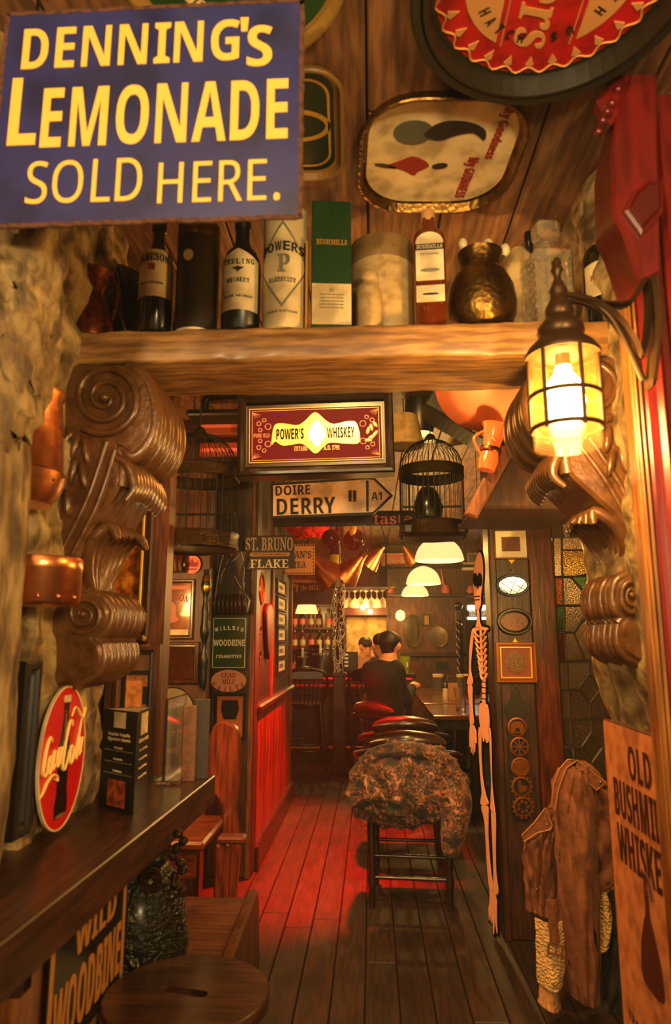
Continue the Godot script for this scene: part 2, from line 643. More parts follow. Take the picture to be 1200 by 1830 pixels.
	mk("roughpost", Color(0.60, 0.50, 0.32), 0.85, 0, {"tex": "stonec", "hm": "stoneh", "hs": 0.7, "sc": Vector3(3.5, 0.9, 3.5), "det": "dirt", "dsc": Vector3(3, 0.8, 3)})
	mk("gilt", Color(0.40, 0.25, 0.11), 0.36, 0.15, {"tex": "blotch", "hm": "stoneh", "hs": 0.2, "sc": Vector3.ONE * 4, "coat": 0.4})
	mk("redpaint", Color(0.42, 0.07, 0.05), 0.3, 0, {"tex": "blotch", "sc": Vector3(6, 1, 6), "coat": 0.5})
	mk("leather", Color(0.30, 0.10, 0.05), 0.32, 0, {"tex": "blotch", "hm": "fine", "hs": 0.06, "sc": Vector3.ONE * 6})
	mk("coat", Color(0.43, 0.23, 0.115), 0.75, 0, {"tex": "blotch", "hm": "fine", "hs": 0.03, "sc": Vector3.ONE * 7, "rim": 0.3})
	mk("knit", Color(0.80, 0.63, 0.40), 0.9, 0, {"hm": "hammer", "hs": 1.2, "sc": Vector3.ONE * 7, "rim": 0.4})
	mk("darkcloth", Color(0.035, 0.03, 0.028), 0.9, 0, {"rim": 0.15})
	mk("leopard", Color(1, 1, 1), 0.7, 0, {"tex": "leopard", "sc": Vector3.ONE * 1.2, "rim": 0.2})
	mk("skin", Color(0.78, 0.52, 0.38), 0.55)
	mk("hair", Color(0.06, 0.035, 0.02), 0.6)
	mk("web", Color(0.8, 0.78, 0.74), 0.9)
	mk("bone", Color(0.90, 0.62, 0.48), 0.6)

func lamp_light(par: Node3D, pos: Vector3, energy: float, size: float, col := WARM) -> void:
	var l := OmniLight3D.new()
	l.name = "bulb_light"
	l.light_color = col
	l.light_energy = energy
	l.light_size = size
	l.shadow_enabled = true
	l.omni_range = 14.0
	l.omni_attenuation = 2.0
	par.add_child(l, true)
	l.position = pos

func spot(par: Node3D, pos: Vector3, aim: Vector3, energy: float, deg: float, soft: float, col: Color) -> void:
	var l := SpotLight3D.new()
	l.name = "spot_light"
	l.light_color = col
	l.light_energy = energy
	l.light_size = soft
	l.spot_angle = deg
	l.spot_angle_attenuation = 0.6
	l.spot_range = 14.0
	l.spot_attenuation = 2.0
	l.shadow_enabled = true
	par.add_child(l, true)
	l.look_at_from_position(pos, aim, Vector3.RIGHT)
	l.position = pos - par.position

func panel(par: Node3D, pos: Vector3, size: Vector2, energy: float, col: Color, b := Basis()) -> void:
	var l := AreaLight3D.new()
	l.name = "area_light"
	l.light_color = col
	l.light_energy = energy
	l.area_size = size
	l.area_range = 14.0
	l.shadow_enabled = true
	par.add_child(l, true)
	l.transform = Transform3D(b, pos)

func glowmat(key: String, c: Color, e: float, base := Color(0.9, 0.8, 0.6)) -> StandardMaterial3D:
	return mk(key, base, 0.3, 0.0, {"glow": e, "gcol": c})

func setting() -> void:
	var g: G
	# floor boards
	var fl := struct(G.new().box(V(5.2, 0.06, 11.6), P(V(0, -0.052, -4.0))), "floor", mk("floorbase", Color(0.05, 0.03, 0.02), 0.9))
	var fw := []
	for i in 5:
		var c := Color(0.25, 0.135, 0.078).lightened(rng.randf_range(-0.02, 0.05)).darkened(rng.randf_range(0.0, 0.22))
		fw.append(wood("floor%d" % i, c, "z", 0.62))
	var n := 0
	for i in 34:
		var x := -2.1 + i * 0.125
		var z := 1.6 - rng.randf() * 1.2
		while z > -9.6:
			var L := rng.randf_range(1.1, 2.4)
			if z - L < -9.6:
				L = z + 9.65
			var vis := x > -1.3 and x < 1.4 and z < -1.2
			if vis or true:
				part(G.new().box(V(0.121, 0.022, L - 0.004), P(V(0, rng.randf_range(-0.0012, 0.0012), 0), R(0, 0, rng.randf_range(-0.4, 0.4))), 0.003), "plank", fw[rng.randi() % 5], fl, P(V(x, -0.011, z - L / 2)))
			z -= L
	# ceiling planks
	var ce := struct(G.new().box(V(5.2, 0.06, 11.6), P(V(0, 2.558, -4.0))), "ceiling", mk("ceilbase", Color(0.1, 0.055, 0.03), 0.9))
	var cw := []
	for i in 4:
		cw.append(wood("ceil%d" % i, Color(0.62, 0.42, 0.24).darkened(rng.randf_range(0.0, 0.25)), "z", 0.62, 0.8))
	for i in 24:
		var x := -2.4 + i * 0.21 - 0.015
		var z := 1.7
		while z > -9.6:
			var L := rng.randf_range(2.4, 4.0)
			if z - L < -9.6:
				L = z + 9.65
			part(G.new().box(V(0.205, 0.026, L - 0.004), ID, 0.004), "plank", cw[rng.randi() % 4], ce, P(V(x, 2.513 + rng.randf_range(-0.002, 0.002), z - L / 2)))
			z -= L
	# outer walls
	var ww := wood("wallboard", Color(0.33, 0.17, 0.09), "y", 0.6)
	struct(G.new().box(V(0.1, 2.6, 11.6), P(V(-2.3, 1.28, -4.0))), "wall_left", ww)
	struct(G.new().box(V(0.1, 2.6, 11.6), P(V(2.3, 1.28, -4.0))), "wall_right", ww)
	struct(G.new().box(V(4.7, 2.6, 0.1), P(V(0, 1.28, -9.6))), "wall_back", wood("backwall", Color(0.30, 0.15, 0.08), "y", 0.6))
	struct(G.new().box(V(4.7, 2.6, 0.1), P(V(0, 1.28, 1.7))), "wall_front", ww)
	# rough plastered stone jambs left and right of the opening
	var nz := noise(FastNoiseLite.TYPE_SIMPLEX_SMOOTH, 3.0, 9, 4)
	var jamb := func(s: float, x0: float, z0: float, z1: float, amp: float) -> G:
		var m := G.new()
		var fn := func(u: float, w: float) -> Vector3:
			var y := w * 2.52
			var a := clampf(u, 0.0, 1.0) * 3.0
			var p := Vector3(1.3 - a * 1.3, y, 0) if a < 1.0 else (Vector3(0, y, -(a - 1.0)) if a < 2.0 else Vector3((a - 2.0) * 1.3, y, -1))
			var q := Vector3(s * (x0 + p.x - (0.055 * smoothstep(1.05, 1.3, y) if s > 0 else 0.0)), y, z0 + p.z * (z0 - z1))
			var d := nz.get_noise_3d(q.x * 2.0 + s * 7, q.y * 1.6, q.z * 2.0) * amp + nz.get_noise_3d(q.x * 7, q.y * 7, q.z * 7) * amp * 0.3
			q.x -= s * d
			q.z += d * (1.0 if a < 1.0 else (0.0 if a < 2.0 else -1.0))
			return q
		return m.sheet(fn, 48, 90, 0.0, s > 0)
	part(jamb.call(-1.0, 0.745, -1.47, -1.92, 0.035), "wall_left_jamb", M.plaster).set_meta("kind", "structure")
	part(jamb.call(1.0, 0.64, -1.44, -1.92, 0.03), "wall_right_jamb", M.plaster).set_meta("kind", "structure")
	# the weathered post at the left edge
	g = G.new()
	g.sheet(func(u: float, w: float) -> Vector3:
		var y := w * 2.5
		var edge := lerpf(-0.640, -0.668, w) - 0.010 * sin(w * 9.0)
		var t := PI * (u - 0.5) * 1.1
		var rx := 0.16
		var d := nz.get_noise_3d(cos(t) * 1.2, y * 0.7, sin(t) * 2.0) * 0.02 + nz.get_noise_3d(cos(t) * 6, y * 1.4, sin(t) * 7) * 0.008
		return V(edge - rx + (rx + d) * cos(t), y, -1.22 + (0.11 + d) * sin(t)), 30, 120, 0.0, true)
	var post := struct(g, "wall_left_post", M.roughpost)
	# knobbly stone lump above
	g = G.new()
	for k in [[90, 470, 0.055, 0.09], [62, 520, 0.06, 0.10], [95, 545, 0.03, 0.06], [66, 600, 0.05, 0.08], [74, 650, 0.04, 0.1], [52, 690, 0.05, 0.12], [40, 610, 0.06, 0.12]]:
		var c := at(k[0] - 26, k[1], 1.2)
		g.sheet(func(u: float, w: float) -> Vector3:
			var a := u * TAU
			var b := (w - 0.5) * PI
			var e := V(cos(b) * cos(a), sin(b), cos(b) * sin(a))
			var d := 1.0 + nz.get_noise_3d(e.x * 1.4 + k[0], e.y * 1.4, e.z * 1.4) * 0.55
			return c + e * V(k[2], k[3], 0.07) * d, 20, 14, 0.0, true)
	part(g, "stone_lump", M.roughpost, post)
	# front beam that carries the bottles
	var bx0 := at(90, 590, 1.6).x - 0.06
	var bx1 := at(1118, 575, 1.6).x + 0.08
	var bt := 2.073
	var bm := struct(G.new().sheet(func(u: float, w: float) -> Vector3:
		var x := lerpf(bx0, bx1, u)
		var pr := [V(0, 0, -0.26), V(0, -0.08, -0.262), V(0, -0.086, -0.25), V(0, -0.088, -0.12), V(0, -0.088, -0.012), V(0, -0.080, -0.001), V(0, -0.04, 0), V(0, -0.006, -0.001), V(0, 0, -0.008), V(0, 0, -0.12), V(0, 0, -0.26)]
		var q: Vector3 = pr[roundi(w * 10)]
		var d := nz.get_noise_2d(x * 3.0, q.y * 30.0 + q.z * 10) * 0.006 + nz.get_noise_1d(x * 9.0) * 0.003
		return V(x, bt + q.y + d * 0.7, -1.6 + q.z + d * (1.0 if w > 0.25 and w < 0.85 else 0.0)), 60, 10, 0.0, false), "trim_1", wood("beam", Color(0.67, 0.49, 0.28), "x", 0.5, 1.0, 0.1))
	bm.set_meta("label", "long rough timber beam with bottles standing along it")
	# right jamb trim: a thin ochre moulding, then the red door frame nearest to us
	var tx: float = at(1148, 1000, 1.42).x
	var tr := struct(G.new().box(V(0.022, 2.5, 0.05), P(V(tx + 0.011, 1.25, -1.425)), 0.004), "trim_2", wood("ochre", Color(0.62, 0.40, 0.17), "y", 0.4, 1.0, 0.4))
	g = G.new()
	for k in 2:
		part(G.new().box(V(0.007, 2.5, 0.012), P(V(tx + 0.006 + k * 0.010, 1.25, -1.397)), 0.003), "bead", M["wood_ochre_y"], tr)
	var x2: float = tx + 0.022
	var dj := struct(G.new().box(V(0.20, 2.5, 0.07), P(V(x2 + 0.10, 1.25, -1.425)), 0.006), "door_1", M.redpaint)
	part(G.new().box(V(0.020, 2.5, 0.03), P(V(x2 + 0.03, 1.25, -1.385)), 0.009), "edge_moulding", M.redpaint, dj)
	part(G.new().box(V(0.13, 2.5, 0.03), P(V(x2 + 0.125, 1.25, -1.38)), 0.01), "stile", M.redpaint, dj)

func pendant(px: float, py0: float, py1: float, wpx: float, d: float, label: String, energy: float) -> Node3D:
	var b := fr(px - wpx / 2, py0, px + wpx / 2, py1, d)
	var r := b.size.x / 2
	var h := b.size.y
	var o := thing("pendant_lamp", label, "lamp", V(b.position.x, b.position.y - h / 2, -d), Vector3.ZERO, "dome pendant lamps over the tables")
	var prof := []
	for i in 9:
		var t := PI / 2 * i / 8.0
		prof.append(Vector2(r * cos(t) * (1.0 if i else 1.03), h * sin(t)))
	var inn := []
	for i in 9:
		var q: Vector2 = prof[8 - i]
		inn.append(Vector2(q.x * 0.97, q.y * 0.97))
	part(G.new().lathe([Vector2(r * 0.98, -0.006)] + prof + inn, 32), "lamp_shade", glowmat("shadeglow", Color(1.0, 0.88, 0.56), 0.44, Color(0.55, 0.48, 0.34)), o)
	part(G.new().sph(V(0.04, 0.05, 0.04), P(V(0, h * 0.42, 0))), "bulb", glowmat("bulbglow", Color(1, 0.86, 0.5), 9.0), o)
	var top := 2.49 - o.position.y
	var g := G.new()
	g.lathe([Vector2(0.035, h * 0.97), Vector2(0.04, h), Vector2(0.022, h + 0.03), Vector2(0.01, h + 0.05), Vector2(0.006, h + 0.06), Vector2(0, h + 0.06)], 14)
	part(g, "cap", M.iron, o)
	part(G.new().cyl(0.004, V(0, h, 0), V(0, top, 0), 6), "cord", M.black, o)
	lamp_light(o, V(0, h * 0.42, 0), energy, 0.04)
	return o

func lamps() -> void:
	# wall lantern on its curved bracket: the strongest light of the foreground
	var d := 1.30
	var c := fr(948, 630, 1074, 806, d)
	var s := c.size.x / 2 * 0.94
	var h := c.size.y * 0.95
	var lean := R(0, 0, -1.5)
	var o := thing("wall_lantern", "lit caged glass lantern hanging from a curved bronze bracket on the red door frame", "lantern", V(c.position.x, c.position.y, -d))
	var bz := mk("bronze", Color(0.30, 0.20, 0.10), 0.38, 0.6)
	var gl := mk("lanternglass", Color(1.0, 0.74, 0.30), 0.08, 0, {"pane": 0.007})
	part(G.new().lathe([Vector2(s * 0.97, -h * 0.5), Vector2(s, -h * 0.49), Vector2(s * 0.99, h * 0.5), Vector2(s * 0.955, h * 0.5), Vector2(s * 0.955, -h * 0.48), Vector2(s * 0.97, -h * 0.5)], 40), "glass", gl, o)
	var g := G.new()
	for k in 6:
		var a := TAU * k / 6 + 1.35
		var e := V(cos(a), 0, sin(a))
		g.tube([e * s * 1.05 + V(0, h * 0.5, 0), e * s * 1.06 + V(0, 0, 0), e * s * 1.05 + V(0, -h * 0.34, 0)], 0.0042, 8)
	for y in [h * 0.04, -h * 0.30]:
		var ring := []
		for k in 40:
			ring.append(V(cos(TAU * k / 40) * s * 1.06, y, sin(TAU * k / 40) * s * 1.06))
		g.tube(ring, 0.0045, 6, true)
	part(g, "cage", bz, o)
	part(G.new().lathe([Vector2(s * 1.0, h * 0.48), Vector2(s * 1.12, h * 0.47), Vector2(s * 1.15, h * 0.50), Vector2(s * 1.0, h * 0.58), Vector2(s * 0.74, h * 0.66), Vector2(s * 0.66, h * 0.70), Vector2(s * 0.72, h * 0.74), Vector2(s * 0.70, h * 0.80), Vector2(s * 0.5, h * 0.88), Vector2(s * 0.40, h * 0.92), Vector2(s * 0.46, h * 0.96), Vector2(s * 0.42, h * 1.02), Vector2(s * 0.27, h * 1.12), Vector2(s * 0.24, h * 1.18), Vector2(s * 0.29, h * 1.21), Vector2(s * 0.2, h * 1.28), Vector2(s * 0.1, h * 1.36), Vector2(s * 0.13, h * 1.41), Vector2(s * 0.2, h * 1.45), Vector2(s * 0.13, h * 1.5), Vector2(s * 0.16, h * 1.54), Vector2(s * 0.05, h * 1.6), Vector2(0, h * 1.61)], 36), "roof", bz, o)
	part(G.new().lathe([Vector2(0, -0.052), Vector2(0.02, -0.05), Vector2(0.034, -0.03), Vector2(0.040, 0.0), Vector2(0.034, 0.035), Vector2(0.018, 0.058), Vector2(0.014, 0.075), Vector2(0, 0.076)], 20, P(V(0, 0.0, 0))), "bulb", glowmat("lanternbulb", Color(1, 0.86, 0.52), 14.0), o)
	part(G.new().cyl(0.015, V(0, 0.07, 0), V(0, h * 0.5, 0), 12), "socket", bz, o)
	lamp_light(o, V(0, 0.0, 0), 0.25, 0.04)
	# bracket arm: swells towards the wall plate
	var pl := at(1163, 590, 1.30) - o.position
	var a0 := at(1005, 532, 1.30) - o.position
	var pts := curve([a0, at(1050, 537, 1.30) - o.position, at(1085, 560, 1.30) - o.position, at(1115, 605, 1.30) - o.position, at(1150, 680, 1.30) - o.position], 6)
	part(G.new().tube(pts, 0.007, 10), "lower_rib", bz, o)
	var q: Array = [[1003, 527], [1040, 533], [1085, 540], [1122, 538], [1140, 515], [1150, 498], [1160, 505], [1164, 545], [1160, 600], [1150, 640], [1140, 640], [1128, 610], [1098, 570], [1050, 541], [1003, 533]]
	var poly := PackedVector2Array()
	for k in q:
		var w := at(k[0], k[1], 1.30) - o.position
		poly.append(Vector2(w.x, w.y))
	part(G.new().extr(curve2(Array(poly), 4, true), 0.03, ID, 0.008), "arm", bz, o)
	q = [[1160, 500], [1172, 505], [1180, 560], [1176, 630], [1168, 690], [1158, 686], [1160, 640], [1166, 590], [1164, 545]]
	poly = PackedVector2Array()
	for k in q:
		var w := at(k[0], k[1], 1.30) - o.position
		poly.append(Vector2(w.x, w.y))
	part(G.new().extr(curve2(Array(poly), 4, true), 0.05, P(V(0, 0, 0)), 0.01), "wall_plate", bz, o)
	# lamps behind the camera that light what faces us; the shaded pair is added
	var cool := Color(1, 0.87, 0.62)
	o = thing("ceiling_lamp", "small opal ceiling lamp over the entrance", "lamp", V(-0.30, 2.36, 0.15))
	part(G.new().sph(V(0.11, 0.09, 0.11)), "bulb", glowmat("opal", Color(1, 0.85, 0.6), 2.2), o)
	part(G.new().cyl(0.06, V(0, 0.07, 0), V(0, 0.139, 0), 20), "base", M.iron, o)
	lamp_light(o, Vector3.ZERO, 0.30, 0.09, cool)
	for f in [[0.75, 1.62, 0.9, 1.9, "right"], [-0.8, 1.7, 1.1, 1.75, "left"]]:  # unseen lamps added for a broader front light
		o = thing("fill_lamp", "added unseen fill lamp with a shade, on the %s side behind the viewer" % f[4], "lamp", V(f[0], 0, f[2]), Vector3.ZERO)
		part(G.new().lathe([Vector2(0, 0), Vector2(0.14, 0), Vector2(0.14, 0.02), Vector2(0.02, 0.05), Vector2(0.014, f[1]), Vector2(0, f[1])], 20), "stand", M.iron, o)
		part(G.new().lathe([Vector2(0.17, f[1] - 0.12), Vector2(0.10, f[1] + 0.14), Vector2(0.098, f[1] + 0.14), Vector2(0.168, f[1] - 0.12)], 28), "lamp_shade", glowmat("frontshade", Color(1, 0.78, 0.40), 0.32, Color(0.6, 0.5, 0.35)), o)
		lamp_light(o, V(0, f[1], 0), f[3], 0.12, cool)
	# lamp hidden behind the bottles, shining down into the room beyond
	var hp := at(600, 478, 1.90)
	o = thing("ceiling_spotlight", "small ceiling spotlight hidden behind the green whiskey box", "lamp", hp)
	part(G.new().sph(V(0.03, 0.03, 0.03)), "bulb", glowmat("spotbulb", Color(1, 0.8, 0.45), 4.0), o)
	part(G.new().lathe([Vector2(0.05, 0.0), Vector2(0.05, 0.03), Vector2(0.03, 0.06), Vector2(0, 0.06)], 16), "housing", M.brass, o)
	part(G.new().cyl(0.008, V(0, 0.05, 0), V(0, 2.499 - hp.y, 0), 8), "stem", M.brass, o)
	spot(o, hp, V(0.15, 0.9, -3.9), 1.5, 62, 0.04, WARM)
	# added lamp, unseen behind the corbel, to light the pillar, post and coat
	o = thing("added_sconce", "small added sconce, unseen behind the right stone jamb", "lamp", V(0.72, 1.50, -2.06))
	part(G.new().sph(V(0.035, 0.045, 0.035)), "bulb", glowmat("sconceglow", Color(1, 0.8, 0.45), 2.5), o)
	part(G.new().tube(curve([V(0, -0.03, 0), V(0, -0.08, 0.03), V(0, -0.05, 0.12)], 4), 0.007, 8), "arm", M.brass, o)
	lamp_light(o, Vector3.ZERO, 0.34, 0.04)
	# shaded lamp in the booth at the left, out of sight behind the return wall
	o = thing("booth_lamp", "cream shaded wall lamp in the left booth behind the return wall", "lamp", V(-1.15, 1.52, -2.75))
	part(G.new().lathe([Vector2(0.10, -0.07), Vector2(0.05, 0.07), Vector2(0.048, 0.07), Vector2(0.098, -0.07)], 24), "lamp_shade", glowmat("boothshade", Color(1, 0.78, 0.42), 1.2), o)
	part(G.new().tube(curve([V(0, -0.02, 0), V(0, -0.12, 0.04), V(0, -0.08, 0.24)], 4), 0.008, 8), "arm", M.brass, o)
	lamp_light(o, Vector3.ZERO, 0.35, 0.05, Color(1, 0.74, 0.40))
	# three pendants
	pendant(785, 960, 1001, 86, 4.9, "largest lit amber glass dome pendant, nearest of the three by the skeleton", 0.30)
	pendant(757, 1012, 1043, 61, 6.0, "middle lit glass dome pendant of the three, hanging over the long table", 0.30)
	pendant(742, 1043, 1064, 48, 7.2, "smallest and farthest lit glass dome pendant, partly behind the middle one", 0.30)
	# red spot over the aisle
	o = thing("red_spotlight", "small red ceiling spotlight above the aisle", "lamp", V(-0.03, 2.385, -4.45))
	part(G.new().sph(V(0.035, 0.02, 0.035), P(V(-0.02, -0.055, 0))), "bulb", glowmat("redbulb", Color(1, 0.1, 0.06), 3.0), o)
	part(G.new().lathe([Vector2(0.055, -0.05), Vector2(0.05, 0.05), Vector2(0.03, 0.09), Vector2(0, 0.095)], 20), "housing", M.black, o)
	spot(o, V(-0.05, 2.33, -4.45), V(-0.62, 0.15, -4.55), 17.0, 33, 0.04, Color(1, 0.06, 0.05))

func cr(x0: float, y0: float, x1: float, y1: float, Y: float) -> Rect2:      # on the ceiling: centre (x, z), size
	var xm := (x0 + x1) / 2
	var ym := (y0 + y1) / 2
	var a := ony(x0, ym, Y)
	var b := ony(x1, ym, Y)
	var c := ony(xm, y0, Y)
	var e := ony(xm, y1, Y)
	return Rect2((a.x + b.x) / 2, (c.z + e.z) / 2, b.x - a.x, c.z - e.z)

func slant(k := 0.3) -> Basis:
	return Basis(V(1, 0, 0), V(k, 1, 0), V(0, 0, 1))

func tray(label: String, poly: PackedVector2Array, pos: Vector3, face: Material, rim_m: Material, deep := 0.022, turn := 0.0) -> Node3D:
	var o := thing("serving_tray", label, "tray", pos, V(90, 0, 0))
	o.rotation_degrees = V(90, turn, 0)
	part(G.new().extr(poly, 0.004, P(V(0, 0, 0.004))), "tray_face", face, o)
	part(G.new().rim(poly, [Vector2(-0.002, 0.0), Vector2(-0.012, deep - 0.004), Vector2(-0.010, deep), Vector2(-0.004, deep), Vector2(0.004, 0.008), Vector2(0.012, 0.006)]), "tray_rim", rim_m, o)
	return o

func bottle(label: String, px: float, w: float, ytop: float, m: Material, shape: String, z := 0.0, cap: Material = null) -> Node3D:
	var r := w / 1220.0 * 1.60 / 2 * 1.11
	var zz := 1.6 + 0.012 + r + z
	var top := at(px, ytop, zz)
	var h := top.y - 2.074
	var o := thing("whiskey_bottle", label, "bottle", V(top.x, 2.074, -zz))
	var p := []
	if shape == "round":
		p = [Vector2(0, 0.004), Vector2(r * 0.8, 0.0), Vector2(r, 0.008), Vector2(r, h * 0.56), Vector2(r * 0.96, h * 0.62), Vector2(r * 0.78, h * 0.69), Vector2(r * 0.46, h * 0.75), Vector2(r * 0.38, h * 0.80), Vector2(r * 0.36, h * 0.9), Vector2(r * 0.42, h * 0.905), Vector2(r * 0.42, h * 0.93), Vector2(0, h * 0.93)]
	else:
		p = [Vector2(0, 0.004), Vector2(r * 0.86, 0.0), Vector2(r, 0.01), Vector2(r, h * 0.68), Vector2(r * 0.9, h * 0.75), Vector2(r * 0.6, h * 0.82), Vector2(r * 0.42, h * 0.86), Vector2(r * 0.4, h * 0.93), Vector2(0, h * 0.93)]
	part(G.new().lathe(p, 32), "glass", m, o)
	part(G.new().lathe([Vector2(r * 0.40, h * 0.9), Vector2(r * 0.44, h * 0.92), Vector2(r * 0.44, h * 0.985), Vector2(r * 0.38, h), Vector2(0, h)], 20), "stopper", cap if cap else M.black, o)
	o.set_meta("r", r)
	o.set_meta("h", h)
	return o

# a label wrapped round a bottle's front; y0..y1 as shares of the height, spread in degrees
func wrap_label(o: Node3D, r: float, y0: float, y1: float, spread: float, m: Material, point := 0.0) -> void:
	var g := G.new()
	g.sheet(func(u: float, w: float) -> Vector3:
		var a := deg_to_rad(90 + spread * (u - 0.5))
		var hi := y1 + point * (1.0 - absf(u - 0.5) * 2.0)
		return V(cos(a) * (r + 0.0012), lerpf(y0, hi, w), sin(a) * (r + 0.0012)), 20, 2)
	part(g, "label", m, o)

# letters bent round an upright cylinder
func wrap_text(o: Node3D, s: String, r: float, y: float, h: float, spread: float, m: Material, bold := true, fam := "Droid Serif", bow := 0.0) -> void:
	var g := G.new()
	for i in s.length():
		if s[i] == " ":
			continue
		var u := (i + 0.5) / s.length() - 0.5
		var a := deg_to_rad(90 - spread * u)
		var w: float = deg_to_rad(spread) * r / s.length() * 0.86
		put_text(g, s[i], w * (0.45 if s[i] in "Iil1'." else 1.0), h, P(V(cos(a) * (r + 0.002), y - bow * u * u * 4, sin(a) * (r + 0.002)), R(0, 90 - rad_to_deg(a), -bow * u * 900)), bold, fam)
	part(g, "lettering", m, o)

func top_things() -> void:
	var g: G
	var o: Node3D
	# --- the blue enamel sign ---
	var f := fr(-6, 12, 543, 400, 1.05)
	o = thing("enamel_sign", "blue enamel sign with large yellow lemonade lettering and rusted edges, above the left post", "sign", V(f.position.x, f.position.y, -1.05))
	part(G.new().extr(rrect(f.size.x - 0.008, f.size.y - 0.008, 0.004), 0.004, ID, 0.001), "plate", M.blue, o)
	g = G.new()
	var ol := PackedVector2Array()
	var base := rrect(f.size.x, f.size.y, 0.004, 2)
	for i in base.size():
		var a := base[i]
		var b := base[(i + 1) % base.size()]
		var k := maxi(1, int(a.distance_to(b) / 0.012))
		for j in k:
			ol.append(a.lerp(b, float(j) / k) + Vector2(rng.randf_range(-1, 1), rng.randf_range(-1, 1)) * 0.0016)
	g.rim(ol, [Vector2(0, -0.002), Vector2(0.0, 0.0026), Vector2(0.008, 0.0026)])
	part(g, "rusted_edge", M.rust, o)
	g = G.new()
	for k in [[-f.size.x * 0.4, 0.03], [f.size.x * 0.42, 0.02]]:
		g.cyl(0.003, V(k[0], f.size.y / 2 - 0.01, -0.004), V(k[0], 2.5 - f.position.y, -0.004), 6)
	part(g, "hanging_wire", M.iron, o)
	var tx := func(s: String, x0: float, y0: float, x1: float, y1: float, b: bool) -> void:
		var q := fr(x0, y0, x1, y1, 1.048)
		text(o, s, q.size.x, q.size.y, P(V(q.position.x - o.position.x, q.position.y - o.position.y, 0.0026)), M.yellow, b)
	tx.call("DENNING", 42, 44, 428, 116, true)
	tx.call("S", 442, 46, 487, 119, true)
	tx.call("'", 430, 32, 445, 57, true)
	tx.call("L", 18, 140, 68, 260, true)
	tx.call("EMONADE", 76, 150, 515, 256, true)
	tx.call("SOLD", 48, 286, 254, 362, false)
	tx.call("HERE.", 283, 288, 501, 362, false)
	# --- trays on the ceiling ---
	var cy := 2.499
	var c := cr(648, 178, 926, 372, cy - 0.02)
	o = tray("cream tray with red lettering and rounded corners, fixed to the ceiling behind the blue sign", rrect(c.size.x, c.size.y, 0.13, 8), V(c.position.x, cy, c.position.y), M.creamtray, M.oldbrass, 0.03, 3)
	var wd := c.size.x
	var hh := c.size.y
	text(o, "My Goodness", hh * 0.44, 0.034, P(V(wd * 0.34, hh * 0.19, 0.007), R(0, 0, -94)), M.redink)
	text(o, "My GUINNESS", hh * 0.40, 0.036, P(V(wd * 0.21, -hh * 0.22, 0.007), R(0, 0, -94)), M.redink)
	var gm := mk("greyblue", Color(0.34, 0.34, 0.26), 0.6)
	part(G.new().extr(oval(wd * 0.25, hh * 0.2), 0.002, P(V(-wd * 0.19, hh * 0.2, 0.007))), "printed_ball", gm, o)
	var seal := curve2([Vector2(-0.06, -0.01), Vector2(-0.02, 0.03), Vector2(0.04, 0.03), Vector2(0.085, 0.005), Vector2(0.09, -0.03), Vector2(0.06, -0.005), Vector2(0.02, -0.012), Vector2(-0.02, -0.03)], 4, true)
	part(G.new().extr(seal, 0.002, P(V(wd * 0.03, hh * 0.21, 0.0072))), "printed_animal", M.ink, o)
	var bl := curve2([Vector2(-0.06, 0.0), Vector2(-0.03, 0.02), Vector2(0.0, 0.035), Vector2(0.03, 0.02), Vector2(0.045, 0.0), Vector2(0.02, -0.02), Vector2(0.01, -0.035), Vector2(-0.02, -0.015)], 4, true)
	part(G.new().extr(bl, 0.002, P(V(-wd * 0.17, -hh * 0.1, 0.0072))), "printed_figure", M.redink, o)
	part(G.new().extr(oval(0.04, 0.02), 0.002, P(V(wd * 0.02, -hh * 0.1, 0.0072), R(0, 0, 10))), "printed_head", M.ink, o)
	part(G.new().extr(oval(0.06, 0.012), 0.002, P(V(-wd * 0.34, -hh * 0.1, 0.0072), R(0, 0, -12))), "printed_leg", M.ink, o)
	# red round tray
	var zb := ony(945, 176, cy - 0.03)
	var ro := 0.262
	o = tray("large round red beer tray with a wide dark rim, on the ceiling at top right", oval(ro * 1.74, ro * 1.74, 56), V(zb.x - 0.012, cy, zb.z + ro), M.redtray, mk("trayrim", Color(0.11, 0.10, 0.05), 0.4), 0.05)
	part(G.new().rim(oval(ro * 2, ro * 2, 56), [Vector2(0, 0), Vector2(0, 0.045), Vector2(0.004, 0.05), Vector2(0.018, 0.046), Vector2(0.036, 0.012)]), "outer_rim", M.trayrim, o)
	var wave := []
	for i in 26 * 6:
		var t := TAU * i / 156.0
		var rr := ro * 0.80 + 0.008 * cos(t * 26)
		wave.append(V(cos(t) * rr, sin(t) * rr, 0.007))
	var buff := mk("buff", Color(0.86, 0.60, 0.34), 0.5)
	part(G.new().tube(wave, 0.0022, 5, true), "wavy_line", buff, o)
	for i in 26:
		var t := TAU * (i + 0.5) / 26.0
		var a := PackedVector2Array([Vector2(0, 0.016), Vector2(0.009, -0.005), Vector2(0.0, -0.011), Vector2(-0.009, -0.005)])
		part(G.new().extr(a, 0.002), "drop_print", buff, o, P(V(cos(t) * ro * 0.725, sin(t) * ro * 0.725, 0.0072), R(0, 0, rad_to_deg(t) + 90)))
	for s in [-1.0, 1.0]:
		var seg := PackedVector2Array()
		for i in 21:
			var t := deg_to_rad(lerpf(-60, 60, i / 20.0))
			seg.append(Vector2(s * cos(t), sin(t)) * ro * 0.6)
		part(G.new().extr(seg, 0.002, P(V(s * 0.002, 0, 0.007))), "panel_print", buff, o)
		part(G.new().tube([V(s * ro * 0.265, ro * 0.56, 0.007), V(s * ro * 0.265, -ro * 0.56, 0.007)], 0.0015, 5), "line_print", buff, o)
	g = G.new()
	put_text(g, "Beers", ro * 1.05, 0.085, P(V(-0.004, -ro * 0.06, 0.0075), R(0, 0, -90) * slant(0.25)), true, "Droid Serif")
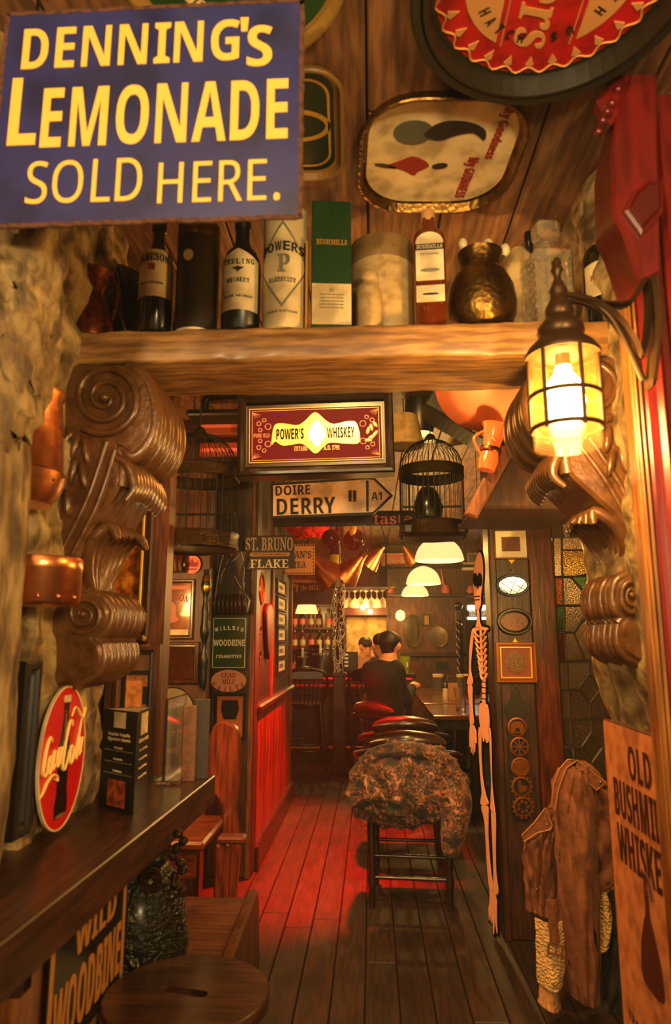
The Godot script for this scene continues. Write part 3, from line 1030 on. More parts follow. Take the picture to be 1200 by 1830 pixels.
	part(g, "lettering", buff, o)
	arc_text(o, "DOWN THE HATCH", ro * 0.5, 0.022, 98, 262, P(V(0, 0, 0.008)), M.ink, true, "Droid Sans", 0.012, true)
	arc_text(o, "HERE WITH US", ro * 0.5, 0.022, 82, -82, P(V(0, 0, 0.008)), M.ink, true, "Droid Sans", 0.012)
	# green trays
	var gz := ony(448, 104, cy - 0.02)
	o = tray("round green tray with a cream oval, on the ceiling above the blue sign", oval(0.40, 0.40, 48), V(gz.x, cy, gz.z + 0.20), M.greentray, mk("ochrerim", Color(0.52, 0.38, 0.16), 0.4), 0.028)
	part(G.new().extr(oval(0.25, 0.25), 0.002, P(V(0, -0.005, 0.007))), "oval_print", M.creamtray, o)
	part(G.new().extr(oval(0.20, 0.20), 0.002, P(V(0, -0.003, 0.0085))), "oval_centre", M.greentray, o)
	arc_text(o, "MUIRS STOUT FERRY", 0.112, 0.017, 200, 340, P(V(0, -0.005, 0.009)), M.ink, true, "Droid Serif", 0.013, true)
	c = cr(430, 128, 606, 316, cy - 0.015)
	o = tray("dark green tray with gold lines, half hidden behind the right edge of the blue sign", rrect(c.size.x, c.size.y, 0.06, 6), V(c.position.x, cy, c.position.y), mk("darkgreen", Color(0.04, 0.12, 0.05), 0.35), M.ochrerim, 0.022, 2)
	part(G.new().rim(rrect(c.size.x * 0.82, c.size.y * 0.84, 0.05, 6), [Vector2(0, 0.006), Vector2(0, 0.0075), Vector2(0.006, 0.0075), Vector2(0.006, 0.006)]), "gold_line", M.gold, o)
	part(G.new().rim(oval(0.15, 0.10), [Vector2(0, 0.006), Vector2(0, 0.0075), Vector2(0.012, 0.0075), Vector2(0.012, 0.006)], P(V(0.02, 0, 0))), "gold_ring", M.gold, o)
	shelf_bottles()
	corbel(false)
	corbel(true)
	red_bracket()

func shelf_bottles() -> void:
	var o: Node3D
	var g: G
	var r: float
	var h: float
	var by := 2.074
	# copper jug
	var k := fr(131, 490, 205, 580, 1.66)
	r = k.size.x / 2
	h = at(168, 489, 1.66).y - by
	o = thing("copper_jug", "small flared copper jug, leftmost on the beam", "jug", V(k.position.x, by, -1.66))
	part(G.new().lathe([Vector2(0, 0.002), Vector2(r * 0.98, 0), Vector2(r, 0.006), Vector2(r * 0.92, h * 0.3), Vector2(r * 0.5, h * 0.62), Vector2(r * 0.46, h * 0.7), Vector2(r * 0.82, h * 0.98), Vector2(r * 0.84, h), Vector2(r * 0.8, h), Vector2(r * 0.42, h * 0.7), Vector2(r * 0.45, h * 0.6), Vector2(0, h * 0.5)], 28), "body", M.oldcopper, o)
	part(G.new().tube(curve([V(r * 0.8, h * 0.95, 0), V(r * 1.15, h * 0.7, 0), V(r * 0.95, h * 0.3, 0)]), 0.005, 8), "handle", M.oldcopper, o)
	# big green glass dish standing on edge with dried reeds
	o = thing("glass_platter", "dark green glass platter propped upright at the left end of the beam", "platter", V(at(190, 480, 1.80).x, by, -1.80))
	part(G.new().lathe([Vector2(0, 0), Vector2(0.08, 0.002), Vector2(0.15, 0.03), Vector2(0.152, 0.034), Vector2(0.148, 0.036), Vector2(0.08, 0.01), Vector2(0, 0.008)], 40, P(V(0, 0.15, 0), R(80, 0, 0))), "dish", M.greenglass, o)
	o = thing("reed_bundle", "thin dried reeds leaning beside the copper jug", "reeds", V(at(230, 575, 1.74).x, by, -1.74))
	for i in 6:
		part(G.new().tube([V(i * 0.006, 0, 0), V(-0.05 - i * 0.018, 0.26 + i * 0.01, -0.02)], 0.0022, 5), "reed", mk("reed", Color(0.42, 0.36, 0.2), 0.7), o)
	var lab = M.cream
	# whiskey bottles
	o = bottle("dark green whiskey bottle with a cream label, second tall item from the left", 286, 62, 396, M.darkglass, "round")
	r = o.get_meta("r"); h = o.get_meta("h")
	wrap_label(o, r, h * 0.29, h * 0.68, 150, lab)
	wrap_text(o, "JAMESON", r, h * 0.615, 0.020, 112, M.ink, true, "Droid Serif", 0.004)
	wrap_text(o, "IRISH WHISKEY", r, h * 0.40, 0.006, 80, M.greyink)
	part(G.new().box(V(0.016, 0.016, 0.002), P(V(0, h * 0.53, r + 0.002))), "crest", M.redink, o)
	# dark cylinder tin with a round window
	k = fr(317, 405, 391, 580, 1.66)
	r = k.size.x / 2
	h = at(354, 410, 1.66).y - by
	o = thing("whiskey_tube", "dark olive cylinder tin with a pale round spot", "tin", V(k.position.x, by, -1.66))
	part(G.new().lathe([Vector2(0, 0.006), Vector2(r, 0.006), Vector2(r, h * 0.86), Vector2(r * 0.9, h * 0.92), Vector2(0, h * 0.92)], 36), "tube", mk("olive", Color(0.16, 0.12, 0.06), 0.45, 0, {"tex": "blotch", "sc": Vector3.ONE * 4}), o)
	part(G.new().lathe([Vector2(0, 0), Vector2(r * 1.02, 0), Vector2(r * 1.02, 0.006), Vector2(0, 0.006)], 36), "base_ring", M.cream, o)
	part(G.new().lathe([Vector2(r * 1.005, h * 0.86), Vector2(r * 1.01, h), Vector2(0, h)], 36), "lid", M.oldbrass, o)
	part(G.new().extr(oval(0.026, 0.032), 0.003, P(V(-0.012, h * 0.66, r * 0.975))), "spot", M.cream, o)
	o = bottle("black whiskey bottle with a pointed cream label beside the cream tube", 435, 70, 392, M.black, "round")
	r = o.get_meta("r"); h = o.get_meta("h")
	wrap_label(o, r, h * 0.16, h * 0.58, 135, lab, 0.028)
	wrap_text(o, "TEELING", r, h * 0.55, 0.014, 100, M.ink, true, "Droid Serif", -0.006)
	wrap_text(o, "WHISKEY", r, h * 0.40, 0.012, 70, M.ink)
	wrap_text(o, "IRISH WHISKEY", r, h * 0.27, 0.005, 90, M.ink)
	part(G.new().extr(pv([-0.016, 0.006, -0.004, 0.0, 0, -0.006, 0.004, 0, 0.016, 0.006, 0.004, 0.008, 0, 0.012, -0.004, 0.008]), 0.002, P(V(0, h * 0.48, r + 0.002))), "crest", M.ink, o)
	# cream tube
	k = fr(471, 395, 549, 580, 1.66)
	r = k.size.x / 2
	h = at(511, 385, 1.66).y - by
	o = thing("whiskey_tube", "tall cream cylinder box with a grey diamond and a black name", "box", V(k.position.x, by, -1.66))
	part(G.new().lathe([Vector2(0, 0), Vector2(r, 0), Vector2(r, h - 0.002), Vector2(r * 0.98, h), Vector2(0, h)], 40), "tube", M.cream, o)
	g = G.new()
	var dia := func(hw: float, hv: float, rr: float) -> Callable:
		return func(u: float, w: float) -> Vector3:
			var y := (w - 0.5) * 2.0
			var a := PI / 2 + (u - 0.5) * 2 * hw * (1.0 - absf(y))
			return V(cos(a) * rr, h * 0.50 + y * hv, sin(a) * rr)
	part(g.sheet(dia.call(1.35, h * 0.35, r + 0.001), 16, 12), "diamond_print", M.greyink, o)
	part(G.new().sheet(dia.call(1.25, h * 0.32, r + 0.0015), 16, 12), "diamond_inner", M.cream, o)
	wrap_text(o, "POWERS", r, h * 0.64, 0.026, 125, M.ink, true, "Droid Sans", 0.008)
	text(o, "P", 0.032, 0.05, P(V(0.004, h * 0.50, r + 0.0025)), M.greyink, true, "Droid Serif")
	wrap_text(o, "Signature", r, h * 0.37, 0.013, 70, M.ink, false, "Droid Serif")
	wrap_text(o, "TRIPLE DISTILLED", r, h * 0.12, 0.005, 80, M.greyink)
	# added gold slat in place of the highlight down the green box
	o = thing("highlight_slat", "thin gold slat for a highlight, added between the cream tube and the green box", "slat", V(at(549, 500, 1.63).x, by, -1.63))
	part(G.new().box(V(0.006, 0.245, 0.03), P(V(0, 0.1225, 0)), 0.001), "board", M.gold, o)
	# green box
	k = fr(554, 358, 625, 579, 1.62)
	h = at(590, 358, 1.62).y - by
	var w := k.size.x
	o = thing("whiskey_box", "tall dark green whiskey box with a cream lower label", "box", V(k.position.x, by, -1.62 - w / 2), V(0, 6, 0))
	part(G.new().box(V(w, h, w), P(V(0, h / 2, 0)), 0.003), "carton", M.green, o)
	part(G.new().box(V(w * 0.98, h * 0.31, 0.002), P(V(0, h * 0.185, w / 2 + 0.0005))), "label", M.cream, o)
	text(o, "BUSHMILLS", w * 0.78, 0.014, P(V(0, h * 0.665, w / 2 + 0.001)), M.gold, true, "Droid Serif")
	text(o, "10", 0.012, 0.009, P(V(0, h * 0.29, w / 2 + 0.002)), M.greyink, false, "Droid Serif")
	g = G.new()
	for i in 5:
		put_text(g, "single malt irish whiskey", w * 0.6, 0.004, P(V(0, h * (0.255 - i * 0.025), w / 2 + 0.002)), false)
	part(g, "lettering", M.greyink, o)
	# stoneware crock and small bottle
	k = fr(625, 432, 742, 577, 1.72)
	r = k.size.x / 2
	h = at(683, 430, 1.72 - r * 0.2).y - by
	o = thing("stoneware_crock", "wide cream stoneware crock with a brown rim band", "crock", V(k.position.x, by, -1.72 - r * 0.3))
	part(G.new().lathe([Vector2(0, 0), Vector2(r * 0.97, 0), Vector2(r, 0.008), Vector2(r, h * 0.77)], 44), "body", M.stoneware, o)
	part(G.new().lathe([Vector2(r, h * 0.77), Vector2(r * 1.01, h * 0.78), Vector2(r * 1.01, h * 0.97), Vector2(r * 0.98, h), Vector2(r * 0.9, h), Vector2(r * 0.9, h * 0.4), Vector2(0, h * 0.38)], 44), "rim_band", M.stonerim, o)
	k = fr(637, 490, 683, 578, 1.64)
	r = k.size.x / 2
	h = at(660, 490, 1.64).y - by
	o = thing("stoneware_bottle", "small cream stoneware bottle standing before the crock", "bottle", V(k.position.x, by, -1.64))
	part(G.new().lathe([Vector2(0, 0), Vector2(r, 0), Vector2(r, h * 0.66), Vector2(r * 0.9, h * 0.74), Vector2(r * 0.55, h * 0.82), Vector2(r * 0.52, h * 0.86), Vector2(r * 0.72, h * 0.89), Vector2(r * 0.72, h * 0.97), Vector2(r * 0.6, h), Vector2(0, h)], 28), "body", M.stoneware, o)
	# Bushmills bottle, nearly square
	k = fr(743, 360, 801, 577, 1.62)
	w = k.size.x
	h = at(770, 360, 1.62).y - by
	o = thing("whiskey_bottle", "tall clear amber whiskey bottle with an arched label and cork, before the brass pot", "bottle", V(k.position.x - 0.002, by, -1.62 - w / 2), V(0, -4, 0))
	g = G.new()
	var sec := rrect(1, 1, 0.22, 5)
	var lv := [[0.0, 0.9], [0.008, 1.0], [0.02, 1.0], [0.70, 1.0], [0.75, 0.94], [0.79, 0.78], [0.825, 0.5], [0.85, 0.40], [0.92, 0.38]]
	for i in lv.size() - 1:
		for j in sec.size():
			var a := sec[j]
			var b := sec[(j + 1) % sec.size()]
			var na := V(a.x, 0.1, a.y).normalized()
			var nb := V(b.x, 0.1, b.y).normalized()
			var y0: float = lv[i][0] * h
			var y1: float = lv[i + 1][0] * h
			var s0: float = lv[i][1] * w
			var s1: float = lv[i + 1][1] * w
			g.quad(V(a.x * s0, y0, a.y * s0), V(b.x * s0, y0, b.y * s0), V(b.x * s1, y1, b.y * s1), V(a.x * s1, y1, a.y * s1), na, nb, nb, na)
	part(g, "glass", M.amber, o)
	part(G.new().lathe([Vector2(w * 0.2, h * 0.9), Vector2(w * 0.22, h * 0.92), Vector2(w * 0.22, h * 0.985), Vector2(w * 0.18, h), Vector2(0, h)], 20), "cork", mk("cork", Color(0.7, 0.5, 0.28), 0.8), o)
	var arch := PackedVector2Array([Vector2(-w * 0.43, 0), Vector2(w * 0.43, 0)])
	for i in 13:
		var t := PI * i / 12.0
		arch.append(Vector2(cos(t) * w * 0.43, h * 0.3 + sin(t) * h * 0.09))
	part(G.new().extr(arch, 0.002, P(V(0, h * 0.36, w / 2 + 0.0005))), "label", lab, o)
	part(G.new().box(V(w * 0.87, h * 0.05, 0.002), P(V(0, h * 0.628, w / 2 + 0.001))), "label_band", M.black, o)
	text(o, "BUSHMILLS", w * 0.8, 0.010, P(V(0, h * 0.628, w / 2 + 0.0025)), M.cream, true, "Droid Serif")
	text(o, "THE ORIGINAL", w * 0.6, 0.005, P(V(0, h * 0.57, w / 2 + 0.002)), M.greyink)
	part(G.new().extr(oval(w * 0.6, h * 0.03), 0.001, P(V(0, h * 0.44, w / 2 + 0.002))), "vignette", M.greyink, o)
	part(G.new().box(V(w * 0.87, h * 0.13, 0.002), P(V(0, h * 0.255, w / 2 + 0.0005))), "label", lab, o)
	text(o, "1608", w * 0.55, 0.012, P(V(0, h * 0.14, w / 2 + 0.0005)), M.amber)
	part(G.new().extr(oval(w * 0.5, 0.006), 0.001, P(V(0, h * 0.25, w / 2 + 0.002))), "seal", M.ink, o)
	# brass pot with knob-headed sticks in it
	k = fr(800, 455, 922, 576, 1.70)
	r = k.size.x / 2
	h = at(860, 455, 1.70).y - by
	o = thing("brass_pot", "round hammered brass pot with a narrow neck", "pot", V(k.position.x, by, -1.70))
	part(G.new().lathe([Vector2(0, 0.003), Vector2(r * 0.5, 0), Vector2(r * 0.8, h * 0.09), Vector2(r * 0.97, h * 0.26), Vector2(r, h * 0.40), Vector2(r * 0.93, h * 0.58), Vector2(r * 0.76, h * 0.73), Vector2(r * 0.62, h * 0.78), Vector2(r * 0.58, h * 0.82), Vector2(r * 0.6, h * 0.9), Vector2(r * 0.67, h), Vector2(r * 0.63, h), Vector2(r * 0.55, h * 0.84), Vector2(r * 0.6, h * 0.77), Vector2(r * 0.8, h * 0.6), Vector2(0, h * 0.2)], 40), "body", M.oldbrass, o)
	var spots := [[828, 436, 0.62, "left of the three"], [872, 440, 0.82, "the largest, in the middle"], [903, 447, 0.7, "right of the three"]]
	for s in spots:
		var e := at(s[0], s[1], 1.705)
		var st := thing("knob_stick", "white knob headed stick standing in the pot, " + s[3], "stick", e, Vector3.ZERO, "knob sticks in the brass pot")
		part(G.new().sph(V(0.020, 0.026, 0.02) * s[2], P(Vector3.ZERO, R(0, 0, rng.randf_range(-14, 14)))), "knob", M.cream, st)
		var foot := V(k.position.x, by + h * 0.6, -1.70) - e
		part(G.new().tube([V(0, -0.012, 0), foot], 0.004, 6), "shaft", wood("stick", Color(0.4, 0.25, 0.12), "y"), st)
	# cream jug, decanter, dark bottle
	k = fr(893, 445, 962, 577, 1.78)
	r = k.size.x / 2
	h = at(930, 440, 1.78).y - by
	o = thing("stoneware_jug", "tall cream stoneware jug behind the brass pot and the decanter", "jug", V(k.position.x + 0.008, by, -1.80))
	part(G.new().lathe([Vector2(0, 0), Vector2(r * 1.05, 0), Vector2(r * 1.05, h * 0.74), Vector2(r * 0.9, h * 0.88), Vector2(r * 0.5, h * 0.97), Vector2(r * 0.4, h), Vector2(0, h)], 32), "body", M.stoneware, o)
	k = fr(953, 385, 1026, 572, 1.64)
	w = k.size.x
	h = at(990, 386, 1.66).y - by
	o = thing("decanter", "square cut glass decanter with a faceted stopper", "decanter", V(k.position.x, by, -1.64 - w / 2), V(0, 8, 0))
	var cut := mk("cutglass", Color(0.98, 0.93, 0.8), 0.05, 0, {"refr": 0.05, "alpha": 0.12})
	part(G.new().box(V(w, h * 0.70, w), P(V(0, h * 0.35, 0)), 0.010), "body", cut, o)
	g = G.new()
	for i in 7:
		for j in 5:
			var y := h * (0.12 + i * 0.075)
			var x := w * (-0.34 + j * 0.17)
			for face in 2:
				var e := V(x, y, w / 2 - 0.002) if face == 0 else V(-w / 2 + 0.002, y, x)
				g.box(V(0.009, 0.009, 0.009), P(e, R(0, 0, 45) if face == 0 else R(45, 0, 0)), 0.002)
	part(g, "cut_diamond_pattern", cut, o)
	part(G.new().lathe([Vector2(w * 0.34, h * 0.69), Vector2(w * 0.3, h * 0.72), Vector2(w * 0.2, h * 0.75), Vector2(w * 0.2, h * 0.80), Vector2(w * 0.27, h * 0.81), Vector2(0, h * 0.81)], 24), "neck", cut, o)
	part(G.new().box(V(w * 0.62, h * 0.17, w * 0.62), P(V(0, h * 0.91, 0)), 0.012), "stopper", cut, o)
	o = bottle("dark rounded whiskey bottle with a cream label, behind the lantern", 1076, 76, 408, M.darkglass, "broad")
	r = o.get_meta("r"); h = o.get_meta("h")
	wrap_label(o, r, h * 0.26, h * 0.58, 160, lab, 0.004)
	wrap_text(o, "REDBREAST", r, h * 0.44, 0.012, 120, mk("brownink", Color(0.45, 0.25, 0.12), 0.6))
	text(o, "12", 0.018, 0.013, P(V(0, h * 0.325, r + 0.002)), M.ink, false, "Droid Serif")
	part(G.new().extr(pv([-0.016, -0.008, -0.004, 0.004, 0.006, 0.008, 0.012, 0.005, 0.006, -0.002, -0.004, -0.005]), 0.002, P(V(0, h * 0.53, r + 0.0025))), "bird_print", M.ink, o)
	o = bottle("dark green bottle at the back between decanter and brass pot", 945, 40, 416, M.greenglass, "round", 0.17)

func corbel(right: bool) -> void:
	var mp := func(x: float, y: float, z := 1.59) -> Vector3:
		if right:
			return at(1172.0 - (x - 80.0) * lerpf(1.16, 0.62, smoothstep(860.0, 1040.0, y)), 636.0 + (y - 650.0) * 0.955, z)
		return at(x, y, z)
	var o := thing("carved_corbel", "carved scroll corbel with acanthus leaf under the " + ("right" if right else "left") + " end of the bottle beam", "corbel", mp.call(150, 900), Vector3.ZERO, "")
	if right:
		o.set_meta("label", "carved scroll corbel behind the wall lantern")
	else:
		o.set_meta("label", "carved scroll corbel beside the copper vessels")
	var z0 := -1.59
	var dp := 0.25
	var L := func(x: float, y: float) -> Vector2:
		var w: Vector3 = mp.call(x, y) - o.position
		return Vector2(w.x, w.y)
	var prof := [[80, 650], [225, 651], [254, 670], [271, 708], [274, 752], [261, 790], [236, 813], [212, 800], [216, 835], [213, 868], [190, 905], [160, 952], [140, 1000], [132, 1040], [150, 1060], [180, 1070], [194, 1093], [188, 1122], [166, 1140], [178, 1152], [182, 1180], [166, 1205], [130, 1222], [84, 1230], [78, 1140], [80, 900]]
	var ctl := []
	for q in prof:
		ctl.append(L.call(q[0], q[1]))
	var poly := PackedVector2Array()
	var crv := curve2(ctl.slice(1, 23), 3)
	poly.append(ctl[0])
	poly.append_array(crv)
	for i in range(23, 26):
		poly.append(ctl[i])
	var m = M.gilt
	part(G.new().extr(poly, dp, P(V(0, 0, -dp / 2)), 0.008), "body", m, o)
	var g := G.new()
	# spirals on the face and on the small scroll
	for sp in [[188, 712, 66, 2.6], [150, 1098, 34, 2.2]]:
		var pts := []
		var rad := []
		for i in 60:
			var t: float = i / 59.0
			var a: float = -t * TAU * sp[3] + 2.2
			var rr: float = sp[2] * (1.0 - t * 0.93)
			var e: Vector2 = L.call(sp[0] + cos(a) * rr, sp[1] + sin(a) * rr)
			pts.append(V(e.x, e.y, 0.004))
			rad.append(lerpf(0.010, 0.005, t) * (1.0 if sp[2] > 50 else 0.7))
		g.tube(pts, rad, 8)
		var cc: Vector2 = L.call(sp[0], sp[1])
		g.sph(V(0.013, 0.013, 0.013) * (1.0 if sp[2] > 50 else 0.6), P(V(cc.x, cc.y, 0.006)), 12, 8)
	part(g, "spiral", m, o)
	# ribs running round the big roll, the small roll and the base
	g = G.new()
	for seg in [[0, 8, 7, 0.018], [13, 18, 6, 0.015], [18, 22, 6, 0.014]]:
		var path: PackedVector2Array = curve2(ctl.slice(1 + seg[0], 2 + seg[1]), 4)
		for k in seg[2]:
			var z: float = -dp * (k + 0.5) / seg[2]
			var pts := []
			for e in path:
				pts.append(V(e.x, e.y, z))
			g.tube(pts, seg[3] * (0.82 if k % 2 else 1.0), 8)
	part(g, "rib", m, o)
	# fluted leaf tip that juts out below the roll
	g = G.new()
	for k in 10:
		var z := -dp * (k + 0.3) / 10.0
		var pts := []
		for e in [[196, 800], [222, 812], [236, 838], [237, 862], [224, 880]]:
			var w: Vector2 = L.call(e[0], e[1] + 3.0 * absf(k - 4.5))
			pts.append(V(w.x, w.y, z))
		g.tube(curve(pts, 4), [0.012, 0.012, 0.013, 0.013, 0.014, 0.014, 0.014, 0.014, 0.014, 0.014, 0.013, 0.012, 0.011, 0.010, 0.009, 0.008, 0.006], 7)
	part(g, "leaf_tip", m, o)
	# acanthus leaf curling out above the small roll
	g = G.new()
	for k in 7:
		var t := (k - 3) / 3.0
		var pts := []
		var tip := 1.0 - absf(t) * 0.35
		for e in [[132, 1062], [140, 1010], [158, 965], [190, 938], [216 * tip + 188 * (1 - tip), 948 + 14 * absf(t)]]:
			var w: Vector2 = L.call(e[0], e[1])
			pts.append(V(w.x, w.y, -dp * 0.5 + t * dp * 0.42 * sin(clampf((1062 - e[1]) / 110.0, 0.1, 1.0) * PI * 0.6)))
		g.tube(curve(pts, 4), [0.016, 0.017, 0.018, 0.018, 0.019, 0.019, 0.019, 0.019, 0.018, 0.017, 0.016, 0.016, 0.015, 0.014, 0.013, 0.011, 0.007], 7)
	part(g, "acanthus_leaf", m, o)
	# small carved leaves on the wall side of the face
	g = G.new()
	for q in [[118, 790, -30], [135, 800, -12], [155, 806, 10], [112, 830, -30], [132, 842, -8], [150, 850, 12], [108, 880, -20], [122, 900, 4], [102, 935, -10]]:
		var w: Vector2 = L.call(q[0], q[1])
		g.sph(V(0.011, 0.036, 0.014), P(V(w.x, w.y, 0.002), R(0, 0, -q[2] * (1 if right else -1))), 10, 8)
	for q in [[205, 805, 130, 990], [190, 790, 108, 990]]:
		var a: Vector2 = L.call(q[0], q[1])
		var b: Vector2 = L.call(q[2], q[3])
		g.tube(curve([V(a.x, a.y, 0.0), V((a.x + b.x) / 2 + 0.012, (a.y + b.y) / 2, 0.002), V(b.x, b.y, 0.0)], 5), 0.007, 6)
	part(g, "carved_leaves", m, o)

func red_bracket() -> void:
	var d := 1.34
	var c := at(1120, 330, d)
	var o := thing("carved_pediment", "dark red carved wooden pediment high on the right door frame", "pediment", c)
	var L := func(a: Array) -> PackedVector2Array:
		var p := PackedVector2Array()
		for q in a:
			var w := at(q[0], q[1], d) - c
			p.append(Vector2(w.x, w.y))
		return p
	part(G.new().extr(L.call([[1118, 150], [1166, 150], [1172, 500], [1135, 520], [1104, 430], [1088, 400], [1085, 285], [1092, 240]]), 0.12, P(V(0, 0, -0.03)), 0.006), "board", M.redpaint, o)
	part(G.new().extr(L.call([[1110, 112], [1170, 118], [1168, 190], [1088, 232], [1062, 190]]), 0.05, P(V(0, 0, 0.0)), 0.012), "cornice", M.redpaint, o)
	var g := G.new()
	for q in [[1105, 160], [1094, 185], [1086, 200], [1078, 216], [1070, 236]]:
		g.sph(V(0.009, 0.009, 0.009), P(at(q[0], q[1], d - 0.03) - c), 10, 8)
	part(g, "bead", M.redpaint, o)
	part(G.new().extr(L.call([[1142, 352], [1166, 350], [1168, 395], [1134, 430], [1110, 395], [1122, 372]]), 0.02, P(V(0, 0, 0.036)), 0.006), "sunk_panel", mk("redpaint2", Color(0.30, 0.06, 0.045), 0.35), o)
	part(G.new().rim(L.call([[1146, 345], [1172, 345], [1172, 400], [1134, 440], [1104, 398], [1120, 365]]), [Vector2(0, 0.03), Vector2(0, 0.04), Vector2(0.006, 0.044), Vector2(0.012, 0.03)]), "panel_moulding", M.redpaint, o)

func wl(x0: float, y0: float, x1: float, y1: float, X_: float) -> Rect2:      # rectangle in the plane x: centre (z, y), size (z, y)
	var xm := (x0 + x1) / 2
	var ym := (y0 + y1) / 2
	var a := onx(x0, ym, X_)
	var b := onx(x1, ym, X_)
	var c := onx(xm, y0, X_)
	var e := onx(xm, y1, X_)
	return Rect2((a.z + b.z) / 2, (c.y + e.y) / 2, absf(b.z - a.z), c.y - e.y)

# a framed picture facing +z; returns its root, centred on its back
func picture(called: String, label: String, cat: String, pos: Vector3, w: float, h: float, fw: float, frame: Material, face: Material, yaw := 0.0, group := "", mat_w := 0.0, mat_m: Material = null, deep := 0.02, outline := "rect") -> Node3D:
	var o := thing(called, label, cat, pos, V(0, yaw, 0), group)
	var poly := rrect(w, h, 0.0) if outline == "rect" else oval(w, h)
	part(G.new().rim(poly, [Vector2(0, 0), Vector2(0, deep * 0.8), Vector2(fw * 0.2, deep), Vector2(fw * 0.55, deep), Vector2(fw * 0.7, deep * 0.7), Vector2(fw * 0.9, deep * 0.75), Vector2(fw, deep * 0.4), Vector2(fw, 0.002)]), "frame", frame, o)
	var iw := w - fw * 1.9
	var ih := h - fw * 1.9
	var inn := rrect(iw, ih, 0.0) if outline == "rect" else oval(iw, ih)
	if mat_w > 0.0:
		part(G.new().extr(inn, 0.003, P(V(0, 0, 0.004))), "mount", mat_m if mat_m else M.paper, o)
		iw -= mat_w * 2
		ih -= mat_w * 2
		inn = rrect(iw, ih, 0.0) if outline == "rect" else oval(iw, ih)
		part(G.new().extr(inn, 0.002, P(V(0, 0, 0.006))), "picture_face", face, o)
	else:
		part(G.new().extr(inn, 0.004, P(V(0, 0, 0.004))), "picture_face", face, o)
	return o

# a plain sign plate facing +z
func plate(called: String, label: String, cat: String, pos: Vector3, poly: PackedVector2Array, m: Material, yaw := 0.0, border: Material = null, bw := 0.004, binset := 0.004, thick := 0.004) -> Node3D:
	var o := thing(called, label, cat, pos, V(0, yaw, 0))
	part(G.new().extr(poly, thick, ID, 0.001), "plate", m, o)
	if border:
		var z := thick / 2
		part(G.new().rim(poly, [Vector2(binset, z - 0.001), Vector2(binset, z + 0.0008), Vector2(binset + bw, z + 0.0008), Vector2(binset + bw, z - 0.001)]), "border_line", border, o)
	return o

